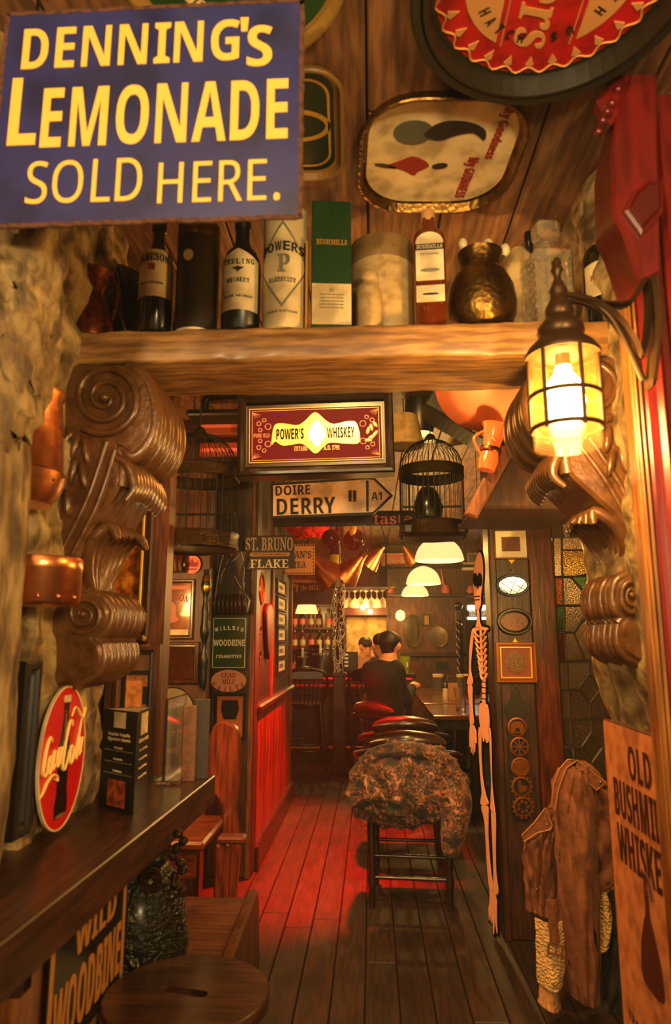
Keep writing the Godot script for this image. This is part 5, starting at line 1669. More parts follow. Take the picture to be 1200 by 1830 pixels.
	o = plate("welcome_sign", "small pale oval sign with an Irish welcome in brown letters", "sign", V(k.position.x, k.position.y, -3.995), oval(k.size.x, k.size.y), mk("palepink", Color(0.82, 0.55, 0.42), 0.4), 0)
	text(o, "CÉAD", 0.085, 0.034, P(V(0, 0.036, 0.003)), M.redink, true, "Droid Serif")
	text(o, "MÍLE", 0.075, 0.034, P(V(0, -0.001, 0.003)), M.redink, true, "Droid Serif")
	arc_text(o, "FÁILTE", 0.16, 0.028, 232, 308, P(V(0, 0.115, 0.003)), M.redink, true, "Droid Serif", 0.024, true)
	k = fr(383, 1240, 438, 1322, 3.99)
	o = picture("beer_poster", "small framed poster of a dark mug, below the oval welcome sign", "poster", V(k.position.x, k.position.y, -4.005), k.size.x, k.size.y, 0.014, M.black, mk("postertan", Color(0.62, 0.32, 0.19), 0.35), 0)
	part(G.new().extr(pv([-0.045, 0.05, 0.045, 0.05, 0.052, 0.0, 0.035, -0.055, -0.035, -0.055, -0.052, 0.0]), 0.002, P(V(0, 0.04, 0.008))), "mug_print", M.black, o)
	text(o, "that's", 0.08, 0.02, P(V(-0.01, -0.075, 0.008)), M.redink, true, "Droid Serif")
	text(o, "one", 0.05, 0.018, P(V(0.0, -0.105, 0.008)), M.redink, true, "Droid Serif")
	# fluted capital with a cobweb
	o = thing("carved_capital", "dark fluted wooden capital draped with cobweb above the green cigarette sign", "capital", at(410, 1095, 3.95))
	g = G.new()
	var hh := at(410, 985, 3.95).y - o.position.y
	part(G.new().extr(pv([-0.11, 0, 0.11, 0, 0.12, hh * 0.2, 0.085, hh * 0.35, 0.075, hh * 0.6, 0.10, hh * 0.85, 0.11, hh, -0.11, hh, -0.10, hh * 0.85, -0.075, hh * 0.6, -0.085, hh * 0.35, -0.12, hh * 0.2]), 0.10, ID, 0.01), "body", px, o)
	for i in 9:
		g.tube(curve([V(-0.1 + i * 0.025, 0.0, 0.05), V(-0.1 + i * 0.025, hh * 0.13, 0.07), V(-0.088 + i * 0.022, hh * 0.28, 0.055)], 4), 0.012, 7)
	part(g, "flutes", px, o)
	o = thing("cobweb", "white cobweb strands hanging from the cage over the fluted capital", "cobweb", at(410, 1040, 3.89))
	g = G.new()
	var strands := [[[432, 985], [437, 1020], [430, 1060], [412, 1075], [390, 1088]], [[400, 990], [392, 1020], [386, 1060], [384, 1090]], [[418, 985], [405, 1010], [396, 1030], [396, 1060], [410, 1075]], [[396, 990], [410, 1010], [425, 1040], [438, 1060]], [[432, 985], [420, 1000], [410, 1005]], [[386, 1010], [400, 1020], [408, 1000]], [[438, 1040], [434, 1065], [440, 1070]]]
	for s in strands:
		var pts := []
		for q in s:
			pts.append(at(q[0], q[1], 3.89 + rng.randf_range(-0.02, 0.05)) - o.position)
		g.tube(curve(pts, 5), 0.0016, 4)
	part(g, "strands", M.web, o).set_meta("kind", "stuff")
	o = thing("carved_staff", "dark carved staff hanging beside the pilaster on the panel wall edge", "staff", at(366, 1130, 3.6))
	var y0 := at(366, 1230, 3.6).y - o.position.y
	var y1 := at(366, 1018, 3.6).y - o.position.y
	g = G.new()
	var pr := []
	for i in 24:
		var t := i / 23.0
		pr.append(Vector2(0.014 + 0.010 * sin(t * 9.0) * sin(t * 9.0) + 0.004 * sin(t * 31), lerpf(y0, y1, t)))
	part(G.new().lathe([Vector2(0, y0)] + pr + [Vector2(0, y1)], 14), "shaft", M.black, o)
	part(G.new().lathe([Vector2(0.02, y1 - 0.12), Vector2(0.028, y1 - 0.10), Vector2(0.022, y1 - 0.04), Vector2(0.016, y1 - 0.03)], 14), "brass_collar", M.brass, o)
	# --- wainscot wall along the aisle ---
	var X0 := -0.70
	var up := struct(G.new().box(V(0.10, 2.5, 1.82)), "wall_left_aisle", wood("aisle", Color(0.13, 0.115, 0.06), "y", 0.5))
	up.position = V(X0 - 0.06, 1.25, -5.04)
	for i in 13:
		part(G.new().box(V(0.022, 0.84, 0.132), ID, 0.004), "plank", wood("wains%d" % (i % 3), Color(0.60, 0.24, 0.16).darkened(0.08 * (i % 3)), "y", 0.35, 1, 0.4), up, P(V(0.068, 0.42 - 1.25 + 0.02, 0.84 - i * 0.138)))
	part(G.new().box(V(0.06, 0.05, 1.82), P(V(0.075, 0.885 - 1.25, 0)), 0.012), "dado_rail", wood("rail", Color(0.24, 0.12, 0.06), "z", 0.35, 1, 0.4), up)
	part(G.new().box(V(0.05, 0.14, 1.82), P(V(0.08, 0.07 - 1.25, 0)), 0.01), "skirting", M["wood_rail_z"], up)
	part(G.new().box(V(0.03, 1.62, 0.05), P(V(0.06, 0.43, -0.91)), 0.006), "corner_bead", wood("edge", Color.WHITE, "y"), up)
	part(G.new().box(V(0.03, 1.62, 0.04), P(V(0.055, 0.43, 0.21)), 0.006), "corner_bead", M["wood_edge_y"], up)
	for i in 6:
		var py: float = [1050.0, 1079.0, 1107.0, 1135.0, 1163.0, 1190.0][i]
		k = wl(492, py - 9, 513, py + 9, X0 + 0.0)
		o = picture("framed_card", "dark framed pale card, number %s from the top of the aisle column" % ["one", "two", "three", "four", "five", "six"][i], "picture", V(X0 - 0.008, k.position.y, k.position.x), 0.5, 0.115, 0.02, M["wood_darkframe_y"], M.paper, 90, "small framed cards by the aisle", 0.0, null, 0.02)
		part(G.new().box(V(0.2, 0.03, 0.002), P(V(0, 0.0, 0.008))), "card_print", M.greyink, o)
	k = wl(446, 1018, 460, 1075, X0 + 0.02)
	o = thing("wall_clock", "round brass rimmed clock seen edge on above the dado by the aisle", "clock", V(X0 - 0.01, k.position.y, -4.20), V(0, 90, 0))
	part(G.new().rim(oval(0.20, 0.20, 36), [Vector2(0, 0), Vector2(0, 0.03), Vector2(0.01, 0.04), Vector2(0.022, 0.03), Vector2(0.022, 0.004)]), "rim", M.brass, o)
	part(G.new().extr(oval(0.17, 0.17, 36), 0.004, P(V(0, 0, 0.01))), "dial", M.cream, o)
	part(G.new().tube([V(0, 0, 0.014), V(0.03, 0.04, 0.014)], 0.002, 5), "hand", M.ink, o)
	part(G.new().tube([V(0, 0, 0.014), V(-0.02, 0.06, 0.014)], 0.002, 5), "hand", M.ink, o)
	o = thing("cast_iron_hook", "black ornamental iron wall bracket below the clock", "bracket", V(X0 - 0.01, 1.26, -4.24), V(0, 90, 0))
	g = G.new()
	for y in [0.09, -0.06]:
		var s: PackedVector2Array = oval(0.06, 0.05, 14)
		g.tube(Array(s).map(func(q): return V(q.x, q.y + y, 0.02)), 0.008, 6, true)
	g.tube([V(0, 0.16, 0.012), V(0, -0.14, 0.012)], 0.010, 8)
	part(g, "ironwork", M.iron, o)
	o = thing("wall_shield", "dark carved shield shaped plaque on the aisle wall", "plaque", V(X0 - 0.008, 1.36, -4.62), V(0, 90, 0))
	part(G.new().extr(curve2([Vector2(-0.14, 0.12), Vector2(0, 0.17), Vector2(0.14, 0.12), Vector2(0.11, -0.05), Vector2(0, -0.2), Vector2(-0.11, -0.05)], 4, true), 0.03, P(V(0, 0, 0.012)), 0.008), "board", wood("shield", Color(0.20, 0.12, 0.06), "y", 0.4), o)

func onp(px: float, py: float, q: Vector3, n: Vector3) -> Vector3:      # the point of a plane through q
	var r := ray(px, py)
	return eye + r * ((q - eye).dot(n) / r.dot(n))

# cloth between two edges given as pixels, hung at depth d; the folds stand out in z
func drape(L: Array, Rr: Array, d: float, base: Vector3, bulge: float, fold: float, seed_: float, nu := 18, nv := 40, thick := 0.006) -> G:
	var nz := noise(FastNoiseLite.TYPE_SIMPLEX_SMOOTH, 2.2, int(seed_), 3)
	var le := curve2(L.map(func(q): return Vector2(q[0], q[1])), 8)
	var re := curve2(Rr.map(func(q): return Vector2(q[0], q[1])), 8)
	return G.new().sheet(func(u: float, v: float) -> Vector3:
		var a: Vector2 = le[mini(int(v * (le.size() - 1)), le.size() - 2)].lerp(le[mini(int(v * (le.size() - 1)), le.size() - 2) + 1], v * (le.size() - 1) - mini(int(v * (le.size() - 1)), le.size() - 2))
		var b: Vector2 = re[mini(int(v * (re.size() - 1)), re.size() - 2)].lerp(re[mini(int(v * (re.size() - 1)), re.size() - 2) + 1], v * (re.size() - 1) - mini(int(v * (re.size() - 1)), re.size() - 2))
		var p := a.lerp(b, u)
		var w := at(p.x, p.y, d) - base
		w.z += bulge * sin(u * PI) + fold * nz.get_noise_2d(u * 2.4 + seed_, v * 1.3) + fold * 0.2 * nz.get_noise_2d(u * 5.0, v * 2.5 + seed_)
		return w, nu, nv, thick)

func right_things() -> void:
	var g: G
	var o: Node3D
	var k: Rect2
	# --- pillar, lit post and leaded window in one partition ---
	var z := -3.3
	var pw := wood("pillar", Color(0.27, 0.135, 0.065), "y", 0.45)
	var x0 := 0.565
	var x1 := 0.757
	var pil := struct(G.new().box(V(x1 - x0, 2.5, 0.16), P(V((x0 + x1) / 2, 1.25, z - 0.08)), 0.008), "wall_right_pillar", pw)
	part(G.new().box(V(0.03, 2.5, 0.012), P(V(x0 + 0.018, 1.25, z + 0.004)), 0.005), "edge_strip", pw, pil)
	var x2: float = at(995, 1100, 3.32).x
	struct(G.new().box(V(x2 - x1, 2.5, 0.10), P(V((x1 + x2) / 2, 1.25, z - 0.07)), 0.006), "trim_3", wood("mahogany", Color(0.40, 0.16, 0.075), "y", 0.3, 1, 0.6))
	var xr := 1.5
	var wy0: float = at(1030, 1425, 3.34).y
	var wy1: float = at(1030, 962, 3.34).y
	struct(G.new().box(V(xr - x2, 2.5 - wy1, 0.10), P(V((x2 + xr) / 2, (2.5 + wy1) / 2, z - 0.07))), "wall_right_header", pw)
	struct(G.new().box(V(xr - x2, wy0, 0.10), P(V((x2 + xr) / 2, wy0 / 2, z - 0.07))), "wall_right_dado", pw)
	struct(G.new().box(V(2.3 - xr, 2.5, 0.10), P(V((2.3 + xr) / 2, 1.25, z - 0.07))), "wall_right_partition", pw)
	# leaded window
	var win := Node3D.new()
	win.name = "window_1"
	add_child(win)
	win.set_meta("kind", "structure")
	win.position = V(x2, wy0, z - 0.05)
	var lead := mk("lead", Color(0.25, 0.2, 0.15), 0.45, 0.7)
	var cols := {
		"clearpane": Color(0.75, 0.62, 0.48), "amberpane": Color(0.75, 0.28, 0.06), "greenpane": Color(0.16, 0.36, 0.06), "yellowpane": Color(0.85, 0.6, 0.15), "plainpane": Color(0.72, 0.56, 0.38), "redpane": Color(0.7, 0.1, 0.06)}
	for c in cols:
		var rough_glass: bool = c != "plainpane"
		mk(c, cols[c].lightened(0.2), 0.06, 0, {"hm": "relief", "hs": 4.0 if rough_glass else 0.5, "sc": Vector3.ONE * 8, "refr": 0.05, "alpha": 0.0})
	var Lp := func(q: Array) -> PackedVector2Array:
		var p := PackedVector2Array()
		for i in range(0, q.size(), 2):
			var w := at(q[i], q[i + 1], -win.position.z) - win.position
			p.append(Vector2(w.x, w.y))
		return p
	var panes := [
		[[989, 957, 1003, 957, 1004, 1030, 991, 1030], "plainpane"], [[1005, 984, 1050, 984, 1050, 1030, 1006, 1030], "yellowpane"], [[1005, 957, 1090, 957, 1090, 983, 1005, 983], "plainpane"],
		[[992, 1033, 1005, 1033, 1007, 1081, 994, 1081], "amberpane"], [[1006, 1033, 1020, 1033, 1046, 1062, 1046, 1081, 1008, 1081], "clearpane"], [[1022, 1032, 1060, 1024, 1060, 1060, 1048, 1060], "greenpane"], [[1048, 1062, 1075, 1062, 1075, 1081, 1048, 1081], "clearpane"],
		[[995, 1084, 1008, 1084, 1009, 1128, 996, 1128], "greenpane"], [[1010, 1084, 1075, 1084, 1042, 1108, 1026, 1130, 1010, 1130], "clearpane"], [[1076, 1084, 1090, 1084, 1090, 1180, 1046, 1180, 1027, 1132, 1043, 1110], "plainpane"],
		[[997, 1132, 1010, 1132, 1012, 1180, 999, 1180], "redpane"], [[1011, 1132, 1025, 1132, 1044, 1180, 1013, 1180], "plainpane"],
		[[1000, 1184, 1013, 1184, 1014, 1231, 1002, 1231], "plainpane"], [[1015, 1184, 1052, 1184, 1050, 1208, 1034, 1231, 1016, 1231], "plainpane"], [[1054, 1206, 1072, 1232, 1055, 1256, 1036, 1232], "plainpane"], [[1054, 1184, 1095, 1184, 1095, 1231, 1073, 1231, 1055, 1204], "plainpane"],
		[[1003, 1234, 1016, 1234, 1018, 1282, 1005, 1282], "plainpane"], [[1018, 1234, 1035, 1234, 1054, 1258, 1054, 1282, 1020, 1282], "plainpane"], [[1056, 1258, 1074, 1234, 1095, 1234, 1095, 1282, 1056, 1282], "plainpane"],
		[[1006, 1286, 1019, 1286, 1021, 1334, 1008, 1334], "plainpane"], [[1021, 1286, 1056, 1286, 1056, 1310, 1040, 1334, 1022, 1334], "plainpane"], [[1057, 1310, 1076, 1336, 1058, 1362, 1040, 1336], "plainpane"], [[1058, 1286, 1105, 1286, 1105, 1334, 1077, 1334, 1058, 1308], "plainpane"],
		[[1009, 1338, 1038, 1338, 1056, 1364, 1056, 1424, 1011, 1424], "plainpane"], [[1059, 1364, 1078, 1338, 1110, 1338, 1110, 1424, 1059, 1424], "plainpane"]]
	for q in panes:
		var poly: PackedVector2Array = Lp.call(q[0])
		var pn := part(G.new().extr(poly, 0.005), "pane", M[q[1]], win)
		part(G.new().rim(poly, [Vector2(-0.004, -0.004), Vector2(-0.004, 0.004), Vector2(-0.001, 0.006), Vector2(0.003, 0.004)]), "lead_came", lead, pn)
	# lamp in the room beyond that shows through the glass
	o = thing("globe_lamp", "globe lamp in the next room behind the coloured glass", "lamp", V(x2 + 0.17, 1.60, z - 0.42))
	part(G.new().sph(V(0.10, 0.10, 0.10)), "bulb", glowmat("globe", Color(1, 0.8, 0.45), 4.0), o)
	part(G.new().cyl(0.006, V(0, 0.07, 0), V(0, 0.87, 0), 6), "cord", M.iron, o)
	lamp_light(o, Vector3.ZERO, 0.04, 0.09)
	# --- pictures on the pillar ---
	var fz := z + 0.004
	var fm := wood("thinframe", Color(0.42, 0.21, 0.08), "x", 0.35, 1, 0.4)
	k = fr(882, 945, 945, 1000, 3.29)
	o = picture("framed_print", "small framed landscape print with a wide pale mount, top of the pillar", "picture", V(k.position.x, k.position.y, fz), k.size.x, k.size.y, 0.010, fm, mk("sepia", Color(0.55, 0.34, 0.18), 0.5, 0, {"tex": "print", "sc": V(8, 22, 8)}), 0, "", 0.03, M.paper)
	for s in [-1.0, 1.0]:
		part(G.new().extr(pv([-0.018, 0, 0.018, 0, 0.006, 0.014, 0.0, 0.022, -0.006, 0.014]), 0.004, P(V(0, s * k.size.y / 2, 0.004), R(0, 0, 0 if s > 0 else 180)), 0.001), "brass_hanger", M.brass, o)
	k = fr(887, 1027, 945, 1066, 3.29)
	o = picture("oval_mirror", "oval mirror with added reflection bars in a dark frame catching lamplight, on the pillar", "mirror", V(k.position.x, k.position.y, fz), k.size.x, k.size.y, 0.012, M.black, M.mirror, 0, "", 0, null, 0.02, "oval")
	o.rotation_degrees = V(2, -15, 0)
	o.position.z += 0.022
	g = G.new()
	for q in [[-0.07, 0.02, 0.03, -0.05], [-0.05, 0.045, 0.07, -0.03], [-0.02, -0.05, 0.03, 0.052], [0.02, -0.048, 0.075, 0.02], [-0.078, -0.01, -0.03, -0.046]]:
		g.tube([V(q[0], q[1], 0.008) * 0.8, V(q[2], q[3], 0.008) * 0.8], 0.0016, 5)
	part(g, "reflection_bars", mk("latticeline", Color(0.5, 0.33, 0.14), 0.5), o)  # bars added in place of a reflected lattice lamp
	part(G.new().sph(V(0.005, 0.005, 0.004), P(V(0, k.size.y / 2 + 0.02, 0.0))), "nail", M.brass, o)
	k = fr(888, 1087, 952, 1135, 3.29)
	o = picture("oval_print", "oval sepia print of trees in a thick black frame on the pillar", "picture", V(k.position.x, k.position.y, fz), k.size.x, k.size.y, 0.020, M.black, mk("sepia2", Color(0.62, 0.38, 0.18), 0.4, 0, {"tex": "print", "sc": V(10, 14, 10)}), 0, "", 0, null, 0.022, "oval")
	part(G.new().sph(V(0.005, 0.005, 0.004), P(V(0, k.size.y / 2 + 0.012, 0.0))), "nail", M.brass, o)
	k = fr(887, 1148, 959, 1220, 3.29)
	o = picture("framed_print", "square gilt frame with a round picture on the pillar, above the horse brasses", "picture", V(k.position.x, k.position.y, fz), k.size.x, k.size.y, 0.016, mk("squareframe", Color(0.55, 0.30, 0.10), 0.35, 0.3), mk("redmount", Color(0.46, 0.20, 0.09), 0.6), 0)
	part(G.new().rim(rrect(k.size.x - 0.04, k.size.y - 0.04, 0), [Vector2(0, 0.006), Vector2(0.0, 0.012), Vector2(0.005, 0.012), Vector2(0.007, 0.006)]), "inner_slip", M.gold, o)
	part(G.new().extr(oval(0.098, 0.098), 0.003, P(V(0, 0, 0.008))), "round_print", mk("roundprint", Color(0.6, 0.5, 0.36), 0.35, 0, {"tex": "print", "sc": V(16, 16, 16)}), o)
	part(G.new().extr(pv([-0.014, 0, 0.014, 0, 0.004, 0.014, 0.0, 0.024, -0.004, 0.014]), 0.004, P(V(0, k.size.y / 2, 0.004)), 0.001), "brass_hanger", M.brass, o)
	# horse brasses on a leather strap
	var top := at(924, 1228, 3.29)
	o = thing("horse_brasses", "dark leather strap with five round horse brasses hanging on the pillar", "horse brasses", V(top.x, top.y, fz))
	part(G.new().sph(V(0.006, 0.006, 0.006), P(V(0, 0.004, 0.004))), "nail", M.brass, o)
	var Lq := func(q: Array) -> PackedVector2Array:
		var p := PackedVector2Array()
		for e in q:
			var w := at(e[0], e[1], 3.29) - o.position
			p.append(Vector2(w.x, w.y))
		return p
	var strap := [[917, 1232], [928, 1232], [931, 1246], [942, 1262], [941, 1280], [936, 1288], [942, 1300], [940, 1318], [946, 1334], [942, 1350], [949, 1368], [944, 1384], [951, 1404], [947, 1420], [955, 1444], [944, 1464], [926, 1466], [916, 1448], [915, 1430], [911, 1404], [914, 1388], [908, 1370], [911, 1352], [907, 1334], [909, 1318], [905, 1300], [910, 1288], [905, 1276], [905, 1262], [914, 1246]]
	part(G.new().extr(curve2(Array(Lq.call(strap)), 3, true), 0.006, P(V(0, 0, 0.003)), 0.0015), "strap", mk("blackleather", Color(0.05, 0.025, 0.018), 0.5), o)
	var hb := mk("horsebrass", Color(0.62, 0.36, 0.16), 0.35, 0.8)
	var cs := [[924, 1299], [928, 1334], [930, 1370], [932, 1405], [935, 1441]]
	for i in 5:
		var c: Vector3 = at(cs[i][0], cs[i][1], 3.29) - o.position + V(0, 0, 0.008)
		var r := 0.043
		var b := part(G.new().rim(oval(r * 2, r * 2, 28), [Vector2(0, 0), Vector2(0, 0.003), Vector2(0.007, 0.004), Vector2(0.009, 0)]), "brass", hb, o, P(c))
		g = G.new()
		match i:
			0:
				g.extr(curve2([Vector2(-0.028, -0.02), Vector2(-0.028, 0.01), Vector2(-0.01, 0.024), Vector2(0.02, 0.022), Vector2(0.03, 0.0), Vector2(0.028, -0.02), Vector2(0.014, -0.02), Vector2(0.01, -0.006), Vector2(-0.006, -0.006), Vector2(-0.012, -0.02)], 3, true), 0.004)
				g.box(V(0.06, 0.005, 0.004), P(V(0, -0.024, 0)))
			1:
				for j in 8:
					g.box(V(0.006, r * 0.9, 0.004), P(V(cos(j * PI / 4), sin(j * PI / 4), 0) * r * 0.45, R(0, 0, j * 45 - 90)))
				g.extr(oval(0.018, 0.018, 14), 0.005)
			2:
				g.extr(oval(0.08, 0.08, 24), 0.003, P(V(0, 0, -0.002)))
				g.extr(curve2([Vector2(-0.02, 0.02), Vector2(0.02, 0.022), Vector2(0.024, 0.0), Vector2(0.0, -0.01), Vector2(-0.024, 0.0)], 3, true), 0.006)
			3:
				g.extr(curve2([Vector2(-0.012, -0.026), Vector2(-0.014, 0.02), Vector2(-0.004, 0.03), Vector2(0.0, 0.004), Vector2(0.022, 0.004), Vector2(0.02, -0.018)], 3, true), 0.004)
				for j in 14:
					g.extr(oval(0.014, 0.014, 8), 0.004, P(V(cos(j * TAU / 14), sin(j * TAU / 14), 0) * r * 1.05))
			4:
				for j in 7:
					g.extr(oval(0.016, 0.016, 8), 0.004, P(V(cos(j * TAU / 7), sin(j * TAU / 7), 0) * r * 0.5))
				for j in 14:
					g.extr(oval(0.014, 0.014, 8), 0.004, P(V(cos(j * TAU / 14), sin(j * TAU / 14), 0) * r * 1.05))
		part(g, "cutout_motif", hb, b)
	part(G.new().box(V(0.016, 0.022, 0.006), P(V(0.028, -0.415, 0.006)), 0.002), "buckle", M.steel, o)
	skeleton()
	coat_things()
	# --- old whiskey sign on the jamb ---
	var X0 := 0.600
	var zl := onx(1097, 1500, X0).z
	var zr := -1.40
	var yt := onx(1097, 1288, X0).y
	var yb := onx(1133, 1830, X0).y - 0.06
	o = plate("whiskey_sign", "tall orange whiskey sign with brown letters on the right jamb below the corbel", "sign", V(X0 - 0.004, (yt + yb) / 2, (zl + zr) / 2), rrect(zr - zl, yt - yb, 0.012, 3), mk("orangesign", Color(0.90, 0.55, 0.32), 0.4, 0, {"tex": "blotch", "sc": Vector3.ONE * 3}), -90, M.rust, 0.003, 0.0)
	var lt := func(s: String, ax: float, ay0: float, ay1: float, bx: float, by0: float, by1: float) -> void:
		var p := onx(ax, (ay0 + ay1) / 2, X0)
		var q := onx(bx, (by0 + by1) / 2, X0)
		var hh := (onx(ax, ay0, X0).y - onx(ax, ay1, X0).y + onx(bx, by0, X0).y - onx(bx, by1, X0).y) / 2
		text(o, s, q.z - p.z, hh, P(V((p.z + q.z) / 2 - o.position.z, (p.y + q.y) / 2 - o.position.y, 0.003)), mk("brownletter", Color(0.22, 0.055, 0.03), 0.5))
	lt.call("OLD", 1129, 1330, 1395, 1170, 1352, 1408)
	var pz := onx(1104, 1420, X0)
	var hgt := onx(1104, 1395, X0).y - onx(1104, 1458, X0).y
	var u := onx(1129, 1362, X0).y
	var un := (onx(1170, 1380, X0).z - onx(1129, 1362, X0).z) / 3.1
	g = G.new()
	put_text(g, "BUSHMILLS", un * 8.0, hgt, P(V(pz.z + un * 4.0 - o.position.z, pz.y - o.position.y, 0.003)))
	part(g, "lettering", M.brownletter, o)
	pz = onx(1110, 1500, X0)
	g = G.new()
	put_text(g, "WHISKEY", un * 6.9, hgt, P(V(pz.z + un * 3.5 - o.position.z, pz.y - o.position.y, 0.003)))
	part(g, "lettering", M.brownletter, o)
	# the pot still printed below
	var c2 := onx(1168, 1680, X0)
	var so := V(c2.z - o.position.z, c2.y - o.position.y, 0.003)
	part(G.new().extr(curve2([Vector2(-0.05, -0.10), Vector2(0.05, -0.10), Vector2(0.055, -0.04), Vector2(0.03, 0.02), Vector2(0.012, 0.05), Vector2(0.008, 0.10), Vector2(-0.008, 0.10), Vector2(-0.012, 0.05), Vector2(-0.03, 0.02), Vector2(-0.055, -0.04)], 4, true), 0.002, P(so)), "still_print", mk("stillbrown", Color(0.34, 0.12, 0.05), 0.5), o)
	part(G.new().tube(curve([so + V(0, 0.09, 0), so + V(0.005, 0.13, 0), so + V(0.025, 0.125, 0), so + V(0.04, 0.09, 0)], 5), 0.005, 6), "swan_neck_print", M.stillbrown, o)
	text(o, "TRADE MARK POT STILL", (zr - zl) * 0.9, 0.02, P(V(0.02, -(yt - yb) / 2 + 0.08, 0.003)), M.stillbrown, false)

func skeleton() -> void:
	var n := V(-0.906, 0, 0.423)
	var q0 := V(0.548, 1.0, -3.27)
	var top := onp(857, 985, q0, n)
	var o := thing("skeleton_decoration", "hanging cardboard skeleton with pale pink bones on black, beside the pillar", "decoration", top, V(0, -65, 0))
	var ax := V(n.z, 0, -n.x)
	var L := func(x: float, y: float) -> Vector2:
		var w := onp(x, y, q0, n) - top
		return Vector2(w.dot(ax), w.y)
	var bone := func(nm: String, q: Array, smooth := true, fat := true) -> void:
		var p := []
		for i in range(0, q.size(), 2):
			p.append(L.call(q[i], q[i + 1]))
		var poly: PackedVector2Array = curve2(p, 3, true) if smooth else PackedVector2Array(p)
		part(G.new().extr(poly, 0.005, P(V(0, 0, 0.003))), nm, M.bone, o)
		if fat:
			var b := Geometry2D.offset_polygon(poly, 0.012)
			if b.size():
				part(G.new().extr(b[0], 0.003, P(V(0, 0, -0.002))), "backing_card", M.blackmatte, o)
	bone.call("skull", [858, 987, 863, 1000, 864, 1030, 862, 1052, 860, 1066, 860, 1080, 857, 1089, 852, 1089, 851, 1078, 848, 1052, 848, 1035, 851, 1005])
	for s in [[852, 1036], [860, 1036]]:
		var c: Vector2 = L.call(s[0], s[1])
		part(G.new().extr(oval(0.040, 0.068, 16), 0.002, P(V(c.x, c.y, 0.006))), "eye_socket", M.blackmatte, o)
	for s in [[856, 1046], [855, 1066], [855, 1072]]:
		var c: Vector2 = L.call(s[0], s[1])
		part(G.new().box(V(0.045 if s[1] > 1050 else 0.018, 0.006 if s[1] > 1050 else 0.03, 0.002), P(V(c.x, c.y, 0.006))), "dark_print", M.blackmatte, o)
	bone.call("neck", [854, 1090, 857, 1090, 858, 1110, 862, 1122, 852, 1122, 855, 1108])
	# ribs as curved bars over a dark chest
	var chest := PackedVector2Array()
	for q in [[848, 1120], [870, 1122], [873, 1150], [872, 1200], [868, 1222], [861, 1226], [856, 1200], [850, 1160]]:
		chest.append(L.call(q[0], q[1]))
	part(G.new().extr(chest, 0.003, P(V(0, 0, -0.002))), "backing_card", M.blackmatte, o)
	for i in 8:
		var y := 1125.0 + i * 11.0
		var w := 1.0 - i * 0.07
		var cx := 860.0 + i * 0.9
		var pts := []
		for e in [[-11.0, 0.0], [-7.0, 9.0], [0.0, 13.0], [6.0, 9.0], [10.0, 1.0]]:
			var v: Vector2 = L.call(cx + e[0] * w, y + e[1])
			pts.append(V(v.x, v.y, 0.003))
		part(G.new().tube(curve(pts, 4), 0.0085, 6, false, 0.4), "rib", M.bone, o)
	bone.call("breastbone", [859, 1124, 862, 1124, 864, 1180, 865, 1206, 862, 1206, 861, 1170], false)
	for i in 5:
		var y := 1210.0 + i * 10.0
		bone.call("vertebra", [863, y, 868, y, 869, y + 8, 864, y + 8], false)
	bone.call("collarbone", [846, 1124, 858, 1120, 872, 1122, 872, 1126, 858, 1126, 848, 1130])
	bone.call("upper_arm", [845, 1128, 848, 1132, 846, 1150, 843, 1180, 843, 1200, 846, 1215, 845, 1223, 838, 1223, 837, 1217, 840, 1202, 841, 1160])
	bone.call("forearm", [838, 1226, 845, 1226, 845, 1245, 846, 1270, 848, 1292, 842, 1294, 841, 1262])
	bone.call("hand", [842, 1296, 848, 1296, 852, 1306, 853, 1328, 851, 1322, 850, 1345, 848, 1322, 847, 1349, 845, 1322, 844, 1345, 842, 1322, 841, 1335, 841, 1310], false)
	bone.call("pelvis", [860, 1257, 868, 1258, 873, 1262, 876, 1290, 874, 1310, 876, 1322, 872, 1328, 868, 1318, 866, 1326, 863, 1310, 859, 1290, 858, 1270])
	bone.call("thigh_bone", [858, 1300, 862, 1306, 861, 1340, 864, 1390, 870, 1422, 874, 1432, 873, 1438, 862, 1438, 861, 1430, 863, 1415, 860, 1380, 857, 1320])
	bone.call("thigh_bone", [876, 1302, 879, 1320, 880, 1370, 881, 1405, 886, 1450, 887, 1456, 879, 1446, 879, 1430, 880, 1400, 879, 1370])
	bone.call("shin_bone", [862, 1441, 873, 1441, 874, 1455, 874, 1500, 879, 1560, 883, 1588, 877, 1590, 872, 1540, 868, 1470])
	bone.call("shin_bone", [880, 1450, 887, 1460, 887, 1510, 888, 1560, 892, 1595, 884, 1597, 884, 1560, 882, 1500])
	bone.call("foot", [877, 1592, 886, 1594, 889, 1610, 889, 1640, 890, 1668, 886, 1640, 884, 1670, 882, 1640, 880, 1650, 878, 1632, 876, 1645, 875, 1625, 877, 1608], false)
	part(G.new().tube([V(0, -0.01, 0), V(0.0, 2.49 - top.y, 0)], 0.0015, 5), "string", M.black, o)

